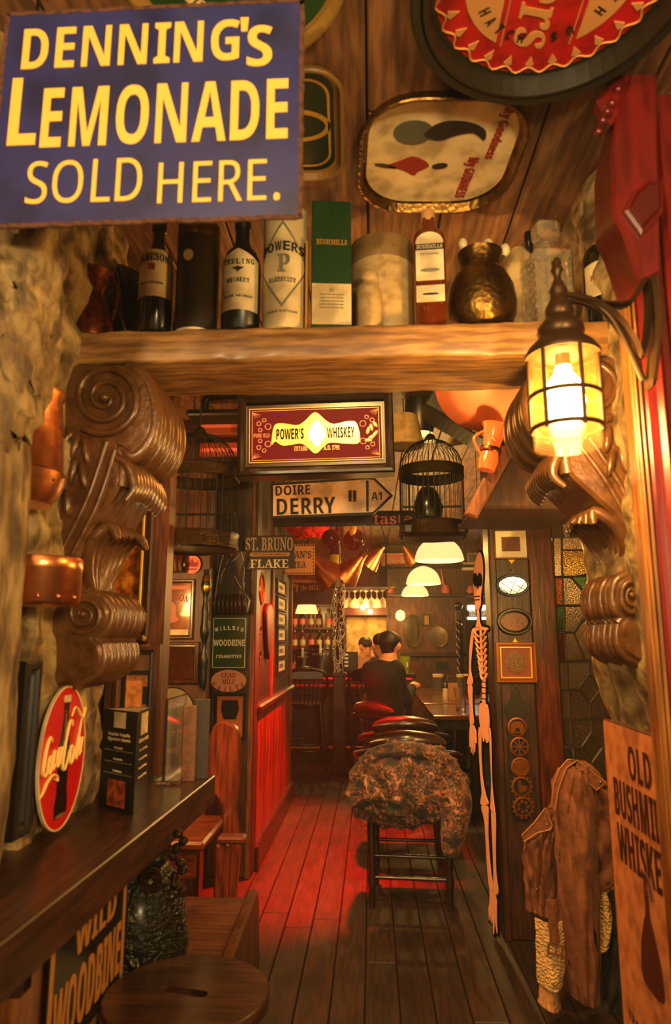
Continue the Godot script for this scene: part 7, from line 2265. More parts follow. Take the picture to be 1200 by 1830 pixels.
func bar_area() -> void:
	var o: Node3D
	var g: G
	var bz := -7.55
	var bx0 := -1.25
	var bx1 := 0.42
	var dark := wood("bardark", Color(0.15, 0.075, 0.04), "y", 0.35, 1, 0.5)
	o = thing("bar_counter", "dark wooden bar counter with a red lit edge at the far end", "bar counter", V((bx0 + bx1) / 2, 0, bz))
	var w := bx1 - bx0
	part(G.new().box(V(w + 0.1, 0.05, 0.55), P(V(0, 0.905, -0.22)), 0.012), "counter_top", wood("bartop", Color(0.20, 0.09, 0.045), "x", 0.2, 1, 0.7), o)
	part(G.new().box(V(w, 0.88, 0.06), P(V(0, 0.44, -0.06)), 0.004), "front", dark, o)
	for i in 5:
		part(G.new().box(V(w / 5 - 0.08, 0.55, 0.03), P(V(-w / 2 + w / 5 * (i + 0.5), 0.42, -0.03)), 0.012), "panel", dark, o)
	part(G.new().box(V(w, 0.05, 0.06), P(V(0, 0.78, -0.01)), 0.01), "moulding", wood("barmould", Color(0.36, 0.16, 0.08), "x", 0.3, 1, 0.5), o)
	var rail := G.new().cyl(0.022, V(-w / 2, 0.17, 0.10), V(w / 2, 0.17, 0.10), 12)
	part(rail, "foot_rail", M.brass, o)
	for x in [-w / 2 + 0.2, 0.0, w / 2 - 0.2]:
		part(G.new().cyl(0.012, V(x, 0.17, -0.03), V(x, 0.17, 0.10), 8), "rail_bracket", M.brass, o)
	part(G.new().box(V(w, 0.014, 0.012), P(V(0, 0.872, 0.022)), 0.003), "red_light_strip", glowmat("redstrip", Color(1, 0.06, 0.08), 1.6, Color(0.6, 0.02, 0.03)), o)
	panel(o, V(0, 0.862, 0.03), Vector2(w, 0.02), 0.05, Color(1, 0.06, 0.07), R(-90, 0, 0))
	# back bar shelves with bottles
	o = thing("back_bar", "dark wooden back bar shelves behind the counter", "shelves", V(-0.83, 0, -9.1))
	for y in [0.85, 1.15, 1.42, 1.72]:
		part(G.new().box(V(0.95, 0.025, 0.26), P(V(0, y, 0)), 0.004), "shelf", dark, o)
	for x in [-0.475, 0.475]:
		part(G.new().box(V(0.05, 1.95, 0.28), P(V(x, 0.975, 0)), 0.006), "upright", dark, o)
	part(G.new().box(V(0.95, 1.95, 0.02), P(V(0, 0.975, -0.14))), "back_panel", wood("backpanel", Color(0.36, 0.14, 0.07), "y", 0.3, 1, 0.5), o)
	part(G.new().box(V(0.95, 0.83, 0.24), P(V(0, 0.415, 0)), 0.006), "cupboard", dark, o)
	var mats := [M.amber, M.darkglass, M.greenglass, M.amber, mk("rum", Color(0.45, 0.10, 0.04), 0.08, 0, {"coat": 0.6}), mk("gin", Color(0.6, 0.55, 0.45), 0.1)]
	var proto := []
	for i in mats.size():
		proto.append(null)
	var kinds := ["amber", "black", "green", "amber", "red", "clear"]
	var spots := []
	for row in 3:
		for i in 8:
			spots.append([-0.40 + i * 0.108 + rng.randf_range(-0.012, 0.012), [0.8625, 1.1625, 1.4325][row], row, i])
	for s in spots:
		var t: int = rng.randi() % mats.size()
		var pos := V(-0.83 + s[0], s[1], -9.08 + rng.randf_range(-0.02, 0.03))
		var lb := "%s bottle on the %s back bar shelf, %s from the left" % [kinds[t], ["lower", "middle", "upper"][s[2]], ["first", "second", "third", "fourth", "fifth", "sixth", "seventh", "eighth"][s[3]]]
		if proto[t] == null:
			var b := thing("spirit_bottle", lb, "bottle", pos, Vector3.ZERO, "bottles on the back bar shelves")
			part(G.new().lathe([Vector2(0, 0), Vector2(0.036, 0), Vector2(0.038, 0.13 + 0.01 * t), Vector2(0.03, 0.17), Vector2(0.014, 0.19), Vector2(0.013, 0.235), Vector2(0, 0.235)], 14), "glass", mats[t], b)
			part(G.new().lathe([Vector2(0.0385, 0.04), Vector2(0.0395, 0.045), Vector2(0.0395, 0.11), Vector2(0.0385, 0.115)], 14), "label", M.cream if t % 2 == 0 else M.pink, b)
			part(G.new().lathe([Vector2(0.015, 0.215), Vector2(0.016, 0.245), Vector2(0, 0.247)], 10), "cap", M.black if t % 2 else M.gold, b)
			proto[t] = b
		else:
			copy(proto[t], lb, pos, V(0, rng.randf_range(-40, 40), 0), "bottles on the back bar shelves")
	# bar lamp
	var b1 := fr(528, 1081, 569, 1096, 7.8)
	o = thing("bar_lamp", "small lit cream shade lamp hanging over the bar taps", "lamp", V(b1.position.x, b1.position.y, -7.8))
	var hw := b1.size.x / 2
	part(G.new().lathe([Vector2(hw, -b1.size.y / 2), Vector2(hw * 0.78, b1.size.y / 2), Vector2(hw * 0.76, b1.size.y / 2), Vector2(hw * 0.98, -b1.size.y / 2)], 28), "lamp_shade", glowmat("shadeglow2", Color(1, 0.87, 0.54), 0.5, Color(0.55, 0.48, 0.34)), o)
	part(G.new().sph(V(0.03, 0.03, 0.03)), "bulb", glowmat("bulbglow", Color(1, 0.86, 0.5), 9.0), o)
	part(G.new().cyl(0.005, V(0, 0, 0), V(0, 2.49 - o.position.y, 0), 6), "cord", M.black, o)
	lamp_light(o, V(0, 0, 0), 0.16, 0.03)
	# taps and dispensers on the counter
	var cz := -7.70
	var tops := [[575, 1152, 1203, 46, "tall black drum beer dispenser with bright rim lights on the bar"], [543, 1160, 1203, 30, "short black beer fount beside the drum dispenser"]]
	for q in tops:
		var k := fr(q[0] - q[3] / 2.0, q[1], q[0] + q[3] / 2.0, q[2], -cz)
		var h := at(q[0], q[1], -cz).y - 0.93
		o = thing("beer_fount", q[4], "beer tap", V(k.position.x, 0.93, cz))
		var r := k.size.x / 2
		part(G.new().lathe([Vector2(0, 0), Vector2(r, 0), Vector2(r, h * 0.9), Vector2(r * 0.9, h), Vector2(0, h)], 28), "body", M.black, o)
		part(G.new().lathe([Vector2(r * 1.01, h * 0.80), Vector2(r * 1.03, h * 0.81), Vector2(r * 1.03, h * 0.86), Vector2(r * 1.01, h * 0.87)], 28), "chrome_band", M.chrome, o)
		part(G.new().box(V(0.02, 0.03, 0.06), P(V(0, h * 0.6, r + 0.02)), 0.005), "spout", M.chrome, o)
		part(G.new().box(V(0.024, 0.10, 0.012), P(V(0, h * 0.85, r + 0.045), R(-10, 0, 0)), 0.004), "tap_handle", M.white, o)
		wrap_text(o, "YOUNG STOUT" if q[3] < 40 else "STOUT", r, h * 0.66, 0.02, 80, M.cream)
	var tb := at(683, 1200, -cz)
	o = thing("chrome_tap", "chrome beer tap column with a white light behind the barman's hand", "beer tap", V(tb.x + 0.02, 0.93, cz + 0.02))
	part(G.new().lathe([Vector2(0, 0), Vector2(0.03, 0), Vector2(0.022, 0.05), Vector2(0.02, 0.32), Vector2(0.03, 0.34), Vector2(0, 0.36)], 16), "column", M.chrome, o)
	part(G.new().cyl(0.012, V(-0.07, 0.27, 0.0), V(0.07, 0.27, 0.0), 10), "cross_bar", M.chrome, o)
	part(G.new().box(V(0.018, 0.10, 0.018), P(V(0.04, 0.33, 0.02)), 0.004), "tap_handle", M.white, o)
	o = thing("card_terminal", "black till box with small white labels on the bar", "till", V(at(627, 1190, 7.7).x, 0.93, -7.72))
	part(G.new().box(V(0.16, 0.22, 0.14), P(V(0, 0.11, 0)), 0.01), "body", M.black, o)
	for i in 4:
		part(G.new().box(V(0.04, 0.02, 0.003), P(V(-0.045, 0.19 - i * 0.04, 0.071))), "label", M.white, o)
	for i in 3:
		var p := at(508 + i * 13.0, 1203, 7.68)
		o = thing("tumbler", "small clear tumbler on the bar left of the founts, number %s" % ["one", "two", "three"][i], "glass", V(p.x, 0.93, -7.66), Vector3.ZERO, "tumblers on the bar")
		part(G.new().lathe([Vector2(0, 0), Vector2(0.03, 0), Vector2(0.036, 0.11), Vector2(0.033, 0.11), Vector2(0.028, 0.012), Vector2(0, 0.012)], 18), "glass", M.clear, o)
	# spiral column with cobweb on a square post
	var c0 := at(607, 1205, 7.05)
	var c1 := at(606, 1035, 7.05)
	o = thing("twisted_column", "dark barley twist column on a square post wrapped in cobweb at the bar", "column", V(c0.x, 0, -7.05))
	part(G.new().box(V(0.13, c0.y, 0.13), P(V(0, c0.y / 2, 0)), 0.01), "post", wood("post", Color(0.26, 0.14, 0.07), "y", 0.4), o)
	part(G.new().box(V(0.15, 0.04, 0.15), P(V(0, c0.y, 0)), 0.01), "post_cap", M["wood_post_y"], o)
	part(G.new().box(V(0.16, 0.14, 0.16), P(V(0, 0.07, 0)), 0.01), "plinth", M["wood_post_y"], o)
	part(G.new().box(V(0.14, 0.03, 0.14), P(V(0, 0.33, 0)), 0.006), "band", M["wood_barmould_x"], o)
	var hh := c1.y - c0.y
	g = G.new()
	for s in 2:
		var pts := []
		for i in 90:
			var t := i / 89.0
			var a := t * TAU * 7.0 + s * PI
			pts.append(V(cos(a) * 0.022, c0.y + t * hh, sin(a) * 0.022))
		g.tube(pts, 0.027, 8)
	part(g, "twisted_shaft", wood("twist", Color(0.22, 0.11, 0.06), "y", 0.25, 1, 0.7), o)
	part(G.new().lathe([Vector2(0.05, c1.y), Vector2(0.035, c1.y + 0.03), Vector2(0.045, c1.y + 0.06), Vector2(0.045, 2.48), Vector2(0, 2.48)], 16), "upper_shaft", M["wood_twist_y"], o)
	o = thing("cobweb", "white cobweb strands wound round the twisted column", "cobweb", V(c0.x, c0.y, -7.02))
	g = G.new()
	for i in 8:
		var x := rng.randf_range(-0.055, 0.055)
		var pts := []
		for j in 6:
			pts.append(V(x + rng.randf_range(-0.045, 0.045), hh * (j / 5.0), rng.randf_range(0.0, 0.03)))
		g.tube(curve(pts, 4), 0.0024, 4)
	for i in 10:
		var y := rng.randf_range(0.1, 0.9) * hh
		g.tube(curve([V(-0.06, y, 0.02), V(0.0, y - 0.04, 0.035), V(0.06, y + 0.05, 0.02)], 4), 0.003, 4)
	part(g, "strands", M.web, o).set_meta("kind", "stuff")
	# lit alcove wall with hanging glasses
	var k := fr(618, 1102, 692, 1205, 9.0)
	o = thing("alcove_panel", "pale plastered alcove panel lit from above behind the barman", "panel", V(k.position.x, 0, -9.05))
	part(G.new().box(V(k.size.x + 0.05, k.position.y + k.size.y / 2, 0.06), P(V(0, (k.position.y + k.size.y / 2) / 2, 0)), 0.004), "plaster", mk("alcove", Color(0.80, 0.66, 0.42), 0.8, 0, {"tex": "blotch", "sc": Vector3.ONE * 1.5}), o)
	for s in [-1.0, 1.0]:
		part(G.new().box(V(0.06, 2.0, 0.10), P(V(s * (k.size.x / 2 + 0.05), 1.0, 0.02)), 0.006), "side_post", dark, o)
	var rz := -8.55
	var rk := fr(608, 1052, 694, 1062, -rz)
	o = thing("glass_rack", "dark overhead rack holding hanging wine glasses above the barman", "rack", V(rk.position.x, rk.position.y, rz))
	part(G.new().box(V(rk.size.x, 0.04, 0.34), P(V(0, 0.03, 0)), 0.005), "board", dark, o)
	for i in 5:
		part(G.new().box(V(0.016, 0.018, 0.34), P(V(-rk.size.x / 2 + rk.size.x * (i + 0.5) / 5 - 0.05, 0.0, 0)), 0.003), "runner", dark, o)
	for x in [-0.28, 0.28]:
		part(G.new().cyl(0.01, V(x, 0.05, 0), V(x, 2.49 - rk.position.y, 0), 8), "hanger_rod", M.iron, o)
	part(G.new().box(V(rk.size.x, 0.14, 0.02), P(V(0, -0.22, -0.20)), 0.004), "red_board", mk("darkred", Color(0.26, 0.05, 0.03), 0.4), o)
	var first: Node3D = null
	for i in 8:
		var pos := V(rk.position.x - rk.size.x * 0.42 + i * rk.size.x * 0.115, rk.position.y + 0.008, rz + (0.10 if i % 2 else -0.04))
		var lb := "upside down wine glass on the overhead rack, %s from the left" % ["first", "second", "third", "fourth", "fifth", "sixth", "seventh", "eighth"][i]
		if first == null:
			first = thing("wine_glass", lb, "glass", pos, Vector3.ZERO, "wine glasses on the overhead rack")
			part(G.new().lathe([Vector2(0.034, -0.21), Vector2(0.042, -0.15), Vector2(0.03, -0.105), Vector2(0.006, -0.085), Vector2(0.004, -0.02), Vector2(0.034, 0.0), Vector2(0, 0.001)], 18), "glass", mk("stemglass", Color(1.0, 0.92, 0.8), 0.04, 0, {"pane": 0.22}), first)
		else:
			copy(first, lb, pos)
	for q in [[649, 1086, "left"], [662, 1093, "right"]]:
		var p := at(q[0], q[1], 8.5)
		o = thing("rack_bulb_lamp", "small bare bulb glowing among the hanging glasses, the %s one" % q[2], "lamp", p)
		part(G.new().sph(V(0.03, 0.03, 0.03)), "bulb", glowmat("bulbglow", Color(1, 0.86, 0.5), 9.0), o)
		part(G.new().cyl(0.006, V(0, 0.02, 0), V(0, rk.position.y - p.y + 0.02, 0), 6), "flex", M.black, o)
		lamp_light(o, Vector3.ZERO, 0.11, 0.03)
	# bucket and letters
	var kb := fr(712, 1175, 734, 1198, 7.6)
	o = thing("plastic_pail", "lime green pail with a white mark on the bar right of the man", "pail", V(kb.position.x, 0.93, -7.62))
	part(G.new().lathe([Vector2(0, 0), Vector2(0.055, 0), Vector2(0.072, 0.17), Vector2(0.066, 0.17), Vector2(0.05, 0.01), Vector2(0, 0.01)], 24), "body", mk("lime", Color(0.50, 0.55, 0.12), 0.5), o)
	part(G.new().box(V(0.014, 0.08, 0.003), P(V(0.03, 0.10, 0.058), R(-5, 25, 0)), 0.001), "white_mark", M.white, o)

func far_wall() -> void:
	var o: Node3D
	var g: G
	var z := -8.9
	# panelled end wall to the right of the alcove, with shelf, mirrors and door
	var xa: float = at(692, 1150, 8.9).x
	var xb := 2.3
	struct(G.new().box(V(xb - xa, 2.5, 0.08), P(V((xa + xb) / 2, 1.25, z - 0.05))), "wall_back_panel", wood("endwall", Color(0.42, 0.22, 0.10), "y", 0.5))
	var sy: float = at(760, 1064, 8.75).y
	var sh := struct(G.new().box(V(1.5, 0.04, 0.24), P(V(xa + 0.75, sy, z + 0.11)), 0.008), "trim_4", wood("shelfdark", Color(0.26, 0.13, 0.06), "x", 0.4))
	struct(G.new().box(V(1.3, 0.05, 0.05), P(V(xa + 0.65, at(760, 1170, 8.9).y, z + 0.01)), 0.008), "trim_5", M["wood_shelfdark_x"])
	var k := fr(721, 1098, 754, 1157, 8.86)
	o = picture("oval_mirror", "tall oval mirror reflecting a lamp on the far wall", "mirror", V(k.position.x, k.position.y, z - 0.005), k.size.x, k.size.y, 0.012, M.oldbrass, M.mirror, 3, "", 0, null, 0.03, "oval")
	k = fr(765, 1118, 803, 1157, 8.86)
	o = picture("round_mirror", "round mirror reflecting a lamp on the far wall, right of the oval one", "mirror", V(k.position.x, k.position.y, z - 0.005), k.size.x, k.size.y, 0.012, M.oldbrass, M.mirror, -3, "", 0, null, 0.03, "oval")
	# little globe light on the wall
	var p := at(716, 1100, 8.7)
	o = thing("globe_lamp", "small faceted globe wall lamp left of the oval mirror", "lamp", p)
	part(G.new().sph(V(0.062, 0.07, 0.062), ID, 8, 5), "bulb", glowmat("globe2", Color(1, 0.80, 0.4), 1.3), o)
	part(G.new().cyl(0.02, V(0, 0, 0), V(0, 0, -0.19), 8), "arm", M.brass, o)
	lamp_light(o, V(0, 0, 0), 0.05, 0.06)
	k = fr(756, 1098, 769, 1118, 8.86)
	picture("small_picture", "tiny dim framed picture between the two far mirrors", "picture", V(k.position.x, k.position.y, z - 0.005), k.size.x, k.size.y, 0.012, M["wood_darkframe_y"], M.print, 0)
	k = fr(782, 1184, 808, 1200, 8.6)
	o = picture("small_picture", "small wire framed notice standing above the pints", "picture", V(k.position.x, k.position.y, z - 0.005), k.size.x * 1.02, k.size.y, 0.008, M.steel, M.black, 0)
	# things on the high shelf
	var items := [["pink_card", "pale pink lettered box on the high far shelf, left of the pendants", 712, 1000, 60, 22, M.pink], ["blue_box", "dark framed card above the far shelf by the skeleton", 846, 997, 20, 17, M.greyink], ["grey_can", "pale grey tin on the far shelf near the skeleton", 838, 1012, 22, 14, M.white]]
	for q in items:
		k = fr(q[2] - q[4] / 2.0, q[3] - q[5] / 2.0, q[2] + q[4] / 2.0, q[3] + q[5] / 2.0, 8.8)
		o = thing(q[0], q[1], "box", V(k.position.x, k.position.y, z + 0.06))
		part(G.new().box(V(k.size.x, k.size.y, 0.10), ID, 0.006), "carton", q[6], o)
		part(G.new().rim(rrect(k.size.x, k.size.y, 0), [Vector2(0, 0.05), Vector2(0, 0.054), Vector2(0.01, 0.054), Vector2(0.01, 0.05)]), "edge_band", M.cream, o)
		if q[0] == "pink_card":
			text(o, "HAY-SAM", k.size.x * 0.7, 0.07, P(V(0.02, -0.01, 0.052)), M.cream)
	struct(G.new().box(V(1.5, 0.03, 0.20), P(V(xa + 0.75, at(740, 1012, 8.8).y - 0.006, z + 0.09)), 0.006), "trim_6", M["wood_shelfdark_x"])
	for q in [[797, 1058, 0.10, "small pink ornament with a tall spike on the far dado shelf", "ornament"], [842, 1060, 0.09, "small pink toby mug on the far dado shelf by the skeleton", "mug"], [700, 1060, 0.07, "small pale dish on the far dado shelf left of the pendants", "dish"]]:
		p = at(q[0], q[1], 8.78)
		o = thing("shelf_" + q[4], q[3], q[4], V(p.x, sy + 0.02, z + 0.12))
		var r: float = q[2]
		part(G.new().lathe([Vector2(0, 0), Vector2(r * 0.5, 0), Vector2(r * 0.62, r * 0.5), Vector2(r * 0.42, r * 0.9), Vector2(r * 0.3, r * 1.1), Vector2(0, r * 1.1)], 16), "body", M.pink, o)
		if q[4] == "ornament":
			part(G.new().cyl(0.018, V(-0.02, 0.1, 0), V(-0.05, 0.32, 0), 8, 0.003), "spike", M.pink, o)
		elif q[4] == "mug":
			part(G.new().tube(curve([V(0.04, 0.08, 0), V(0.085, 0.06, 0), V(0.045, 0.02, 0)], 4), 0.008, 6), "handle", M.pink, o)
		else:
			part(G.new().lathe([Vector2(r * 0.5, r * 1.05), Vector2(r * 0.9, r * 1.3), Vector2(r * 0.85, r * 1.3), Vector2(0, r * 1.1)], 16), "bowl", M.cream, o)
	# glazed door with a pub sign on its glass, barley twist newel in front
	var dx0: float = at(826, 1150, 8.8).x
	var dx1: float = at(890, 1150, 8.8).x
	var dy1: float = at(855, 1074, 8.8).y
	var dr := struct(G.new().box(V(dx1 - dx0, dy1, 0.05), P(V((dx0 + dx1) / 2, dy1 / 2, z + 0.01)), 0.006), "door_2", wood("greydoor", Color(0.30, 0.22, 0.14), "y", 0.4))
	part(G.new().box(V(dx1 - dx0 - 0.12, dy1 * 0.55, 0.012), P(V((dx0 + dx1) / 2, dy1 * 0.66, z + 0.038)), 0.002), "glass", mk("doorglass", Color(0.16, 0.13, 0.09), 0.06, 0, {"coat": 0.8}), dr)
	k = fr(836, 1090, 880, 1102, 8.85)
	o = plate("pub_sign", "brown lettered name band between two white strip lights on the far door", "sign", V(k.position.x, k.position.y, z + 0.055), rrect(k.size.x, k.size.y, 0), mk("signbrown", Color(0.14, 0.10, 0.06), 0.3))
	text(o, "THE BIGSON", k.size.x * 0.9, k.size.y * 0.7, P(V(0, 0, 0.003)), M.white, true, "Droid Serif")
	for q in [[1086, 9, "upper"], [1105, 4, "lower"]]:
		k = fr(836, q[0] - q[1] / 2.0, 880, q[0] + q[1] / 2.0, 8.85)
		o = thing("strip_light", "short white strip light, the %s one by the pub name on the far door" % q[2], "lamp", V(k.position.x, k.position.y, z + 0.07))
		part(G.new().box(V(k.size.x, k.size.y, 0.03), ID, 0.006), "tube_light", glowmat("striplight", Color(1, 0.92, 0.8), 2.2), o)
		panel(o, V(0, 0, 0.02), Vector2(k.size.x, k.size.y), 0.02, Color(1, 0.92, 0.8), R(0, 180, 0))
		part(G.new().box(V(k.size.x + 0.02, k.size.y + 0.01, 0.012), P(V(0, 0, -0.02)), 0.002), "backing", M.steel, o)
	var nb: Vector3 = at(822, 1198, 8.3)
	o = thing("twisted_newel", "dark barley twist newel with a ball finial before the far door", "newel post", V(at(822, 1150, 8.3).x, 0, -8.3))
	var y0: float = at(822, 1195, 8.3).y
	var y1: float = at(822, 1108, 8.3).y
	g = G.new()
	for s in 2:
		var pts := []
		for i in 80:
			var t := i / 79.0
			var a := t * TAU * 6.0 + s * PI
			pts.append(V(cos(a) * 0.018, y0 - 0.6 + t * (y1 - y0 + 0.6), sin(a) * 0.018))
		g.tube(pts, 0.026, 8)
	part(g, "twisted_shaft", M["wood_twist_y"], o)
	part(G.new().box(V(0.085, y0 - 0.58, 0.085), P(V(0, (y0 - 0.58) / 2, 0)), 0.008), "foot_block", M["wood_twist_y"], o)
	part(G.new().box(V(0.085, 0.13, 0.085), P(V(0, y1 + 0.06, 0)), 0.008), "top_block", M["wood_twist_y"], o)
	part(G.new().sph(V(0.05, 0.05, 0.05), P(V(0, y1 + 0.17, 0))), "ball_finial", M["wood_twist_y"], o)

func px_poly(q: Array, d: float, base: Vector3) -> PackedVector2Array:
	var p := PackedVector2Array()
	for e in q:
		var w := at(e[0], e[1], d) - base
		p.append(Vector2(w.x, w.y))
	return p

func wires(o: Node3D, hw: float, top: float, z := 0.0) -> void:
	for s in [-1.0, 1.0]:
		part(G.new().cyl(0.0025, V(s * hw, top, z), V(s * hw, 2.49 - o.position.y, z), 6), "hanging_wire", M.iron, o)

func bird_cage(label: String, px: float, y0: float, y1: float, wpx: float, d: float, dome: float) -> Node3D:
	var k := fr(px - wpx / 2, y0, px + wpx / 2, y1, d)
	var r := k.size.x / 2
	var b := at(px, y1, d)
	var h := at(px, y0, d).y - b.y
	var o := thing("bird_cage", label, "bird cage", b, Vector3.ZERO, "hanging bird cages")
	part(G.new().lathe([Vector2(0, 0.008), Vector2(r * 0.93, 0.008), Vector2(r * 0.97, 0.0), Vector2(r * 1.02, 0.006), Vector2(r, 0.02), Vector2(r * 0.985, 0.05), Vector2(r * 1.02, 0.068), Vector2(r * 0.96, 0.072), Vector2(r * 0.95, 0.03), Vector2(0, 0.02)], 44), "tray_base", M.darkbrass, o)
	var bh := h * (1.0 - dome)
	part(G.new().lathe([Vector2(r * 0.96, bh - 0.05), Vector2(r * 1.0, bh - 0.045), Vector2(r * 0.985, bh - 0.02), Vector2(r * 1.0, bh), Vector2(r * 0.96, bh + 0.004)], 44), "upper_band", M.darkbrass, o)
	var g := G.new()
	var n := 36
	for i in n:
		var a := TAU * i / n
		var e := V(cos(a), 0, sin(a))
		var pts := [e * r * 0.965 + V(0, 0.06, 0), e * r * 0.965 + V(0, bh - 0.04, 0)]
		for j in 7:
			var t := PI / 2 * j / 6.0
			pts.append(e * r * 0.95 * cos(t) + V(0, bh + (h - bh) * sin(t), 0))
		g.tube(pts, 0.0016, 4)
	part(g, "bars", M.iron, o).set_meta("kind", "stuff")
	part(G.new().lathe([Vector2(0, h - 0.01), Vector2(0.03, h - 0.008), Vector2(0.02, h + 0.02), Vector2(0.008, h + 0.03), Vector2(0, h + 0.032)], 14), "crown_cap", M.darkbrass, o)
	part(G.new().cyl(0.003, V(0, h + 0.02, 0), V(0, 2.49 - b.y, 0), 6), "hanging_chain", M.iron, o)
	part(G.new().cyl(0.005, V(-r * 0.9, bh * 0.45, 0), V(r * 0.9, bh * 0.45, 0), 8), "perch", M["wood_darkframe_y"], o)
	return o

func hanging_things() -> void:
	var o: Node3D
	var g: G
	var k: Rect2
	# --- lit whiskey sign ---
	var d := 2.60
	k = fr(426, 703, 704, 850, d)
	o = thing("illuminated_sign", "lit red and gold whiskey sign in a heavy dark frame hanging below the beam", "sign", V(k.position.x, k.position.y, -d), V(0, 0, 1.0))
	var w := k.size.x
	var h := k.size.y
	part(G.new().rim(rrect(w, h, 0), [Vector2(0, -0.07), Vector2(0, 0.02), Vector2(0.006, 0.03), Vector2(0.016, 0.032), Vector2(0.024, 0.022), Vector2(0.034, 0.012), Vector2(0.036, -0.02)]), "frame", wood("signframe", Color(0.10, 0.045, 0.025), "x", 0.3, 1, 0.4), o)
	part(G.new().box(V(w - 0.01, h - 0.01, 0.05), P(V(0, 0, -0.042)), 0.004), "light_box", M.blackmatte, o)
	var iw := 0.520 * w / 0.6 * 0.985
	iw = at(678, 775, d).x - at(440, 775, d).x
	var ih := at(560, 728, d).y - at(560, 825, d).y
	part(G.new().box(V(iw + 0.03, ih + 0.03, 0.004), P(V(0, 0, -0.004))), "backing_board", mk("signmaroon", Color(0.12, 0.025, 0.02), 0.4), o)
	part(G.new().box(V(iw, ih, 0.004), P(V(0, 0, 0.0))), "sign_glass", mk("signred", Color(0.13, 0.015, 0.018), 0.6, 0, {"glow": 0.07, "gcol": Color(0.95, 0.2, 0.2), "spec": 0.12}), o)
	var gold := glowmat("signgold", Color(1.0, 0.74, 0.34), 0.26, Color(0.5, 0.36, 0.16))
	var glo := glowmat("signlight", Color(1.0, 0.78, 0.34), 0.34, Color(0.6, 0.45, 0.2))
	var dim := glowmat("signdim", Color(1.0, 0.6, 0.36), 0.16, Color(0.5, 0.3, 0.18))
	part(G.new().rim(rrect(iw, ih, 0), [Vector2(0, 0.001), Vector2(0, 0.0035), Vector2(0.003, 0.0035), Vector2(0.003, 0.001)]), "gold_border_light", gold, o)
	part(G.new().rim(rrect(iw - 0.024, ih - 0.018, 0), [Vector2(0, 0.001), Vector2(0, 0.003), Vector2(0.0015, 0.003), Vector2(0.0015, 0.001)]), "gold_line_light", gold, o)
	var cart := [Vector2(-0.30, -0.12), Vector2(-0.33, -0.17), Vector2(-0.31, 0.17), Vector2(-0.24, 0.21), Vector2(-0.14, 0.17), Vector2(-0.08, 0.24), Vector2(0, 0.40), Vector2(0.08, 0.24), Vector2(0.14, 0.17), Vector2(0.24, 0.21), Vector2(0.31, 0.17), Vector2(0.33, -0.17), Vector2(0.24, -0.2), Vector2(0.12, -0.17), Vector2(0.07, -0.22), Vector2(0, -0.36), Vector2(-0.07, -0.22), Vector2(-0.12, -0.17), Vector2(-0.24, -0.2)]
	part(G.new().extr(curve2(cart.map(func(q): return Vector2(q.x * iw, q.y * ih)), 4, true), 0.003, P(V(0, 0, 0.003))), "cartouche_light", glo, o)
	part(G.new().extr(curve2([Vector2(-0.07, 0.12), Vector2(0, 0.34), Vector2(0.07, 0.12), Vector2(0.085, -0.05), Vector2(0.05, -0.2), Vector2(0, -0.32), Vector2(-0.05, -0.2), Vector2(-0.085, -0.05)].map(func(q): return Vector2(q.x * iw, q.y * ih) * 0.72), 4, true), 0.003, P(V(0.006, 0, 0.0045))), "centre_light", glowmat("signhot", Color(1.0, 0.88, 0.55), 3.0), o)
	text(o, "POWER'S", iw * 0.205, ih * 0.19, P(V(-iw * 0.19, 0.002, 0.0065)), M.blackmatte, true, "Droid Sans", 0.003)
	text(o, "WHISKEY", iw * 0.205, ih * 0.19, P(V(iw * 0.19, 0.002, 0.0065)), M.blackmatte, true, "Droid Sans", 0.003)
	text(o, "ESTABD", iw * 0.1, ih * 0.08, P(V(-iw * 0.11, -ih * 0.26, 0.003)), gold, true, "Droid Serif")
	text(o, "A.D. 1791", iw * 0.12, ih * 0.08, P(V(iw * 0.12, -ih * 0.26, 0.003)), gold, true, "Droid Serif")
	text(o, "PURE OLD", iw * 0.12, ih * 0.075, P(V(-iw * 0.405, -ih * 0.0, 0.003)), dim)
	for s in [-1.0, 1.0]:
		g = G.new()
		for q in [[0.30, 0.16, 0.020], [0.37, 0.22, 0.014], [0.33, 0.28, 0.012], [0.36, 0.10, 0.012], [0.30, -0.16, 0.020], [0.37, -0.22, 0.014], [0.33, -0.28, 0.012], [0.36, -0.10, 0.012]]:
			var c := V(s * (q[0] + 0.06) * iw * 0.99, q[1] * ih, 0.004)
			var ring := []
			for j in 12:
				ring.append(c + V(cos(TAU * j / 12), sin(TAU * j / 12), 0) * q[2] * 0.6)
			g.tube(ring, 0.002, 5, true)
		part(g, "scroll_light", dim, o)
		for t in [-1.0, 1.0]:
			g = G.new()
			for j in 4:
				var a := deg_to_rad(20 + j * 18)
				g.tube([V(s * iw * 0.47, t * ih * 0.42, 0.004), V(s * (iw * 0.47 - cos(a) * 0.035), t * (ih * 0.42 - sin(a) * 0.025), 0.004)], [0.002, 0.0006], 5)
			part(g, "corner_leaf_light", dim, o)
	g = G.new()
	for j in 6:
		g.sph(V(0.016, 0.007, 0.002), P(V(iw * 0.42 + (j % 3 - 1) * 0.014, (j - 2.5) * 0.013, 0.004), R(0, 0, j * 25)), 10, 6)
	part(g, "wheat_light", gold, o)
	wires(o, w * 0.4, h / 2)
	panel(o, V(0.0, 0, 0.035), Vector2(iw, ih), 0.12, Color(1, 0.62, 0.26), R(0, 180, 0))
	# --- Derry road sign ---
	d = 3.5
	var b := at(590, 893, d)
	o = thing("road_sign", "white arrow shaped road sign with black place names, below the lit whiskey sign", "sign", b)
	var arrow := px_poly([[487, 867], [656, 856], [669, 857], [699, 886], [667, 917], [487, 924]], d, b)
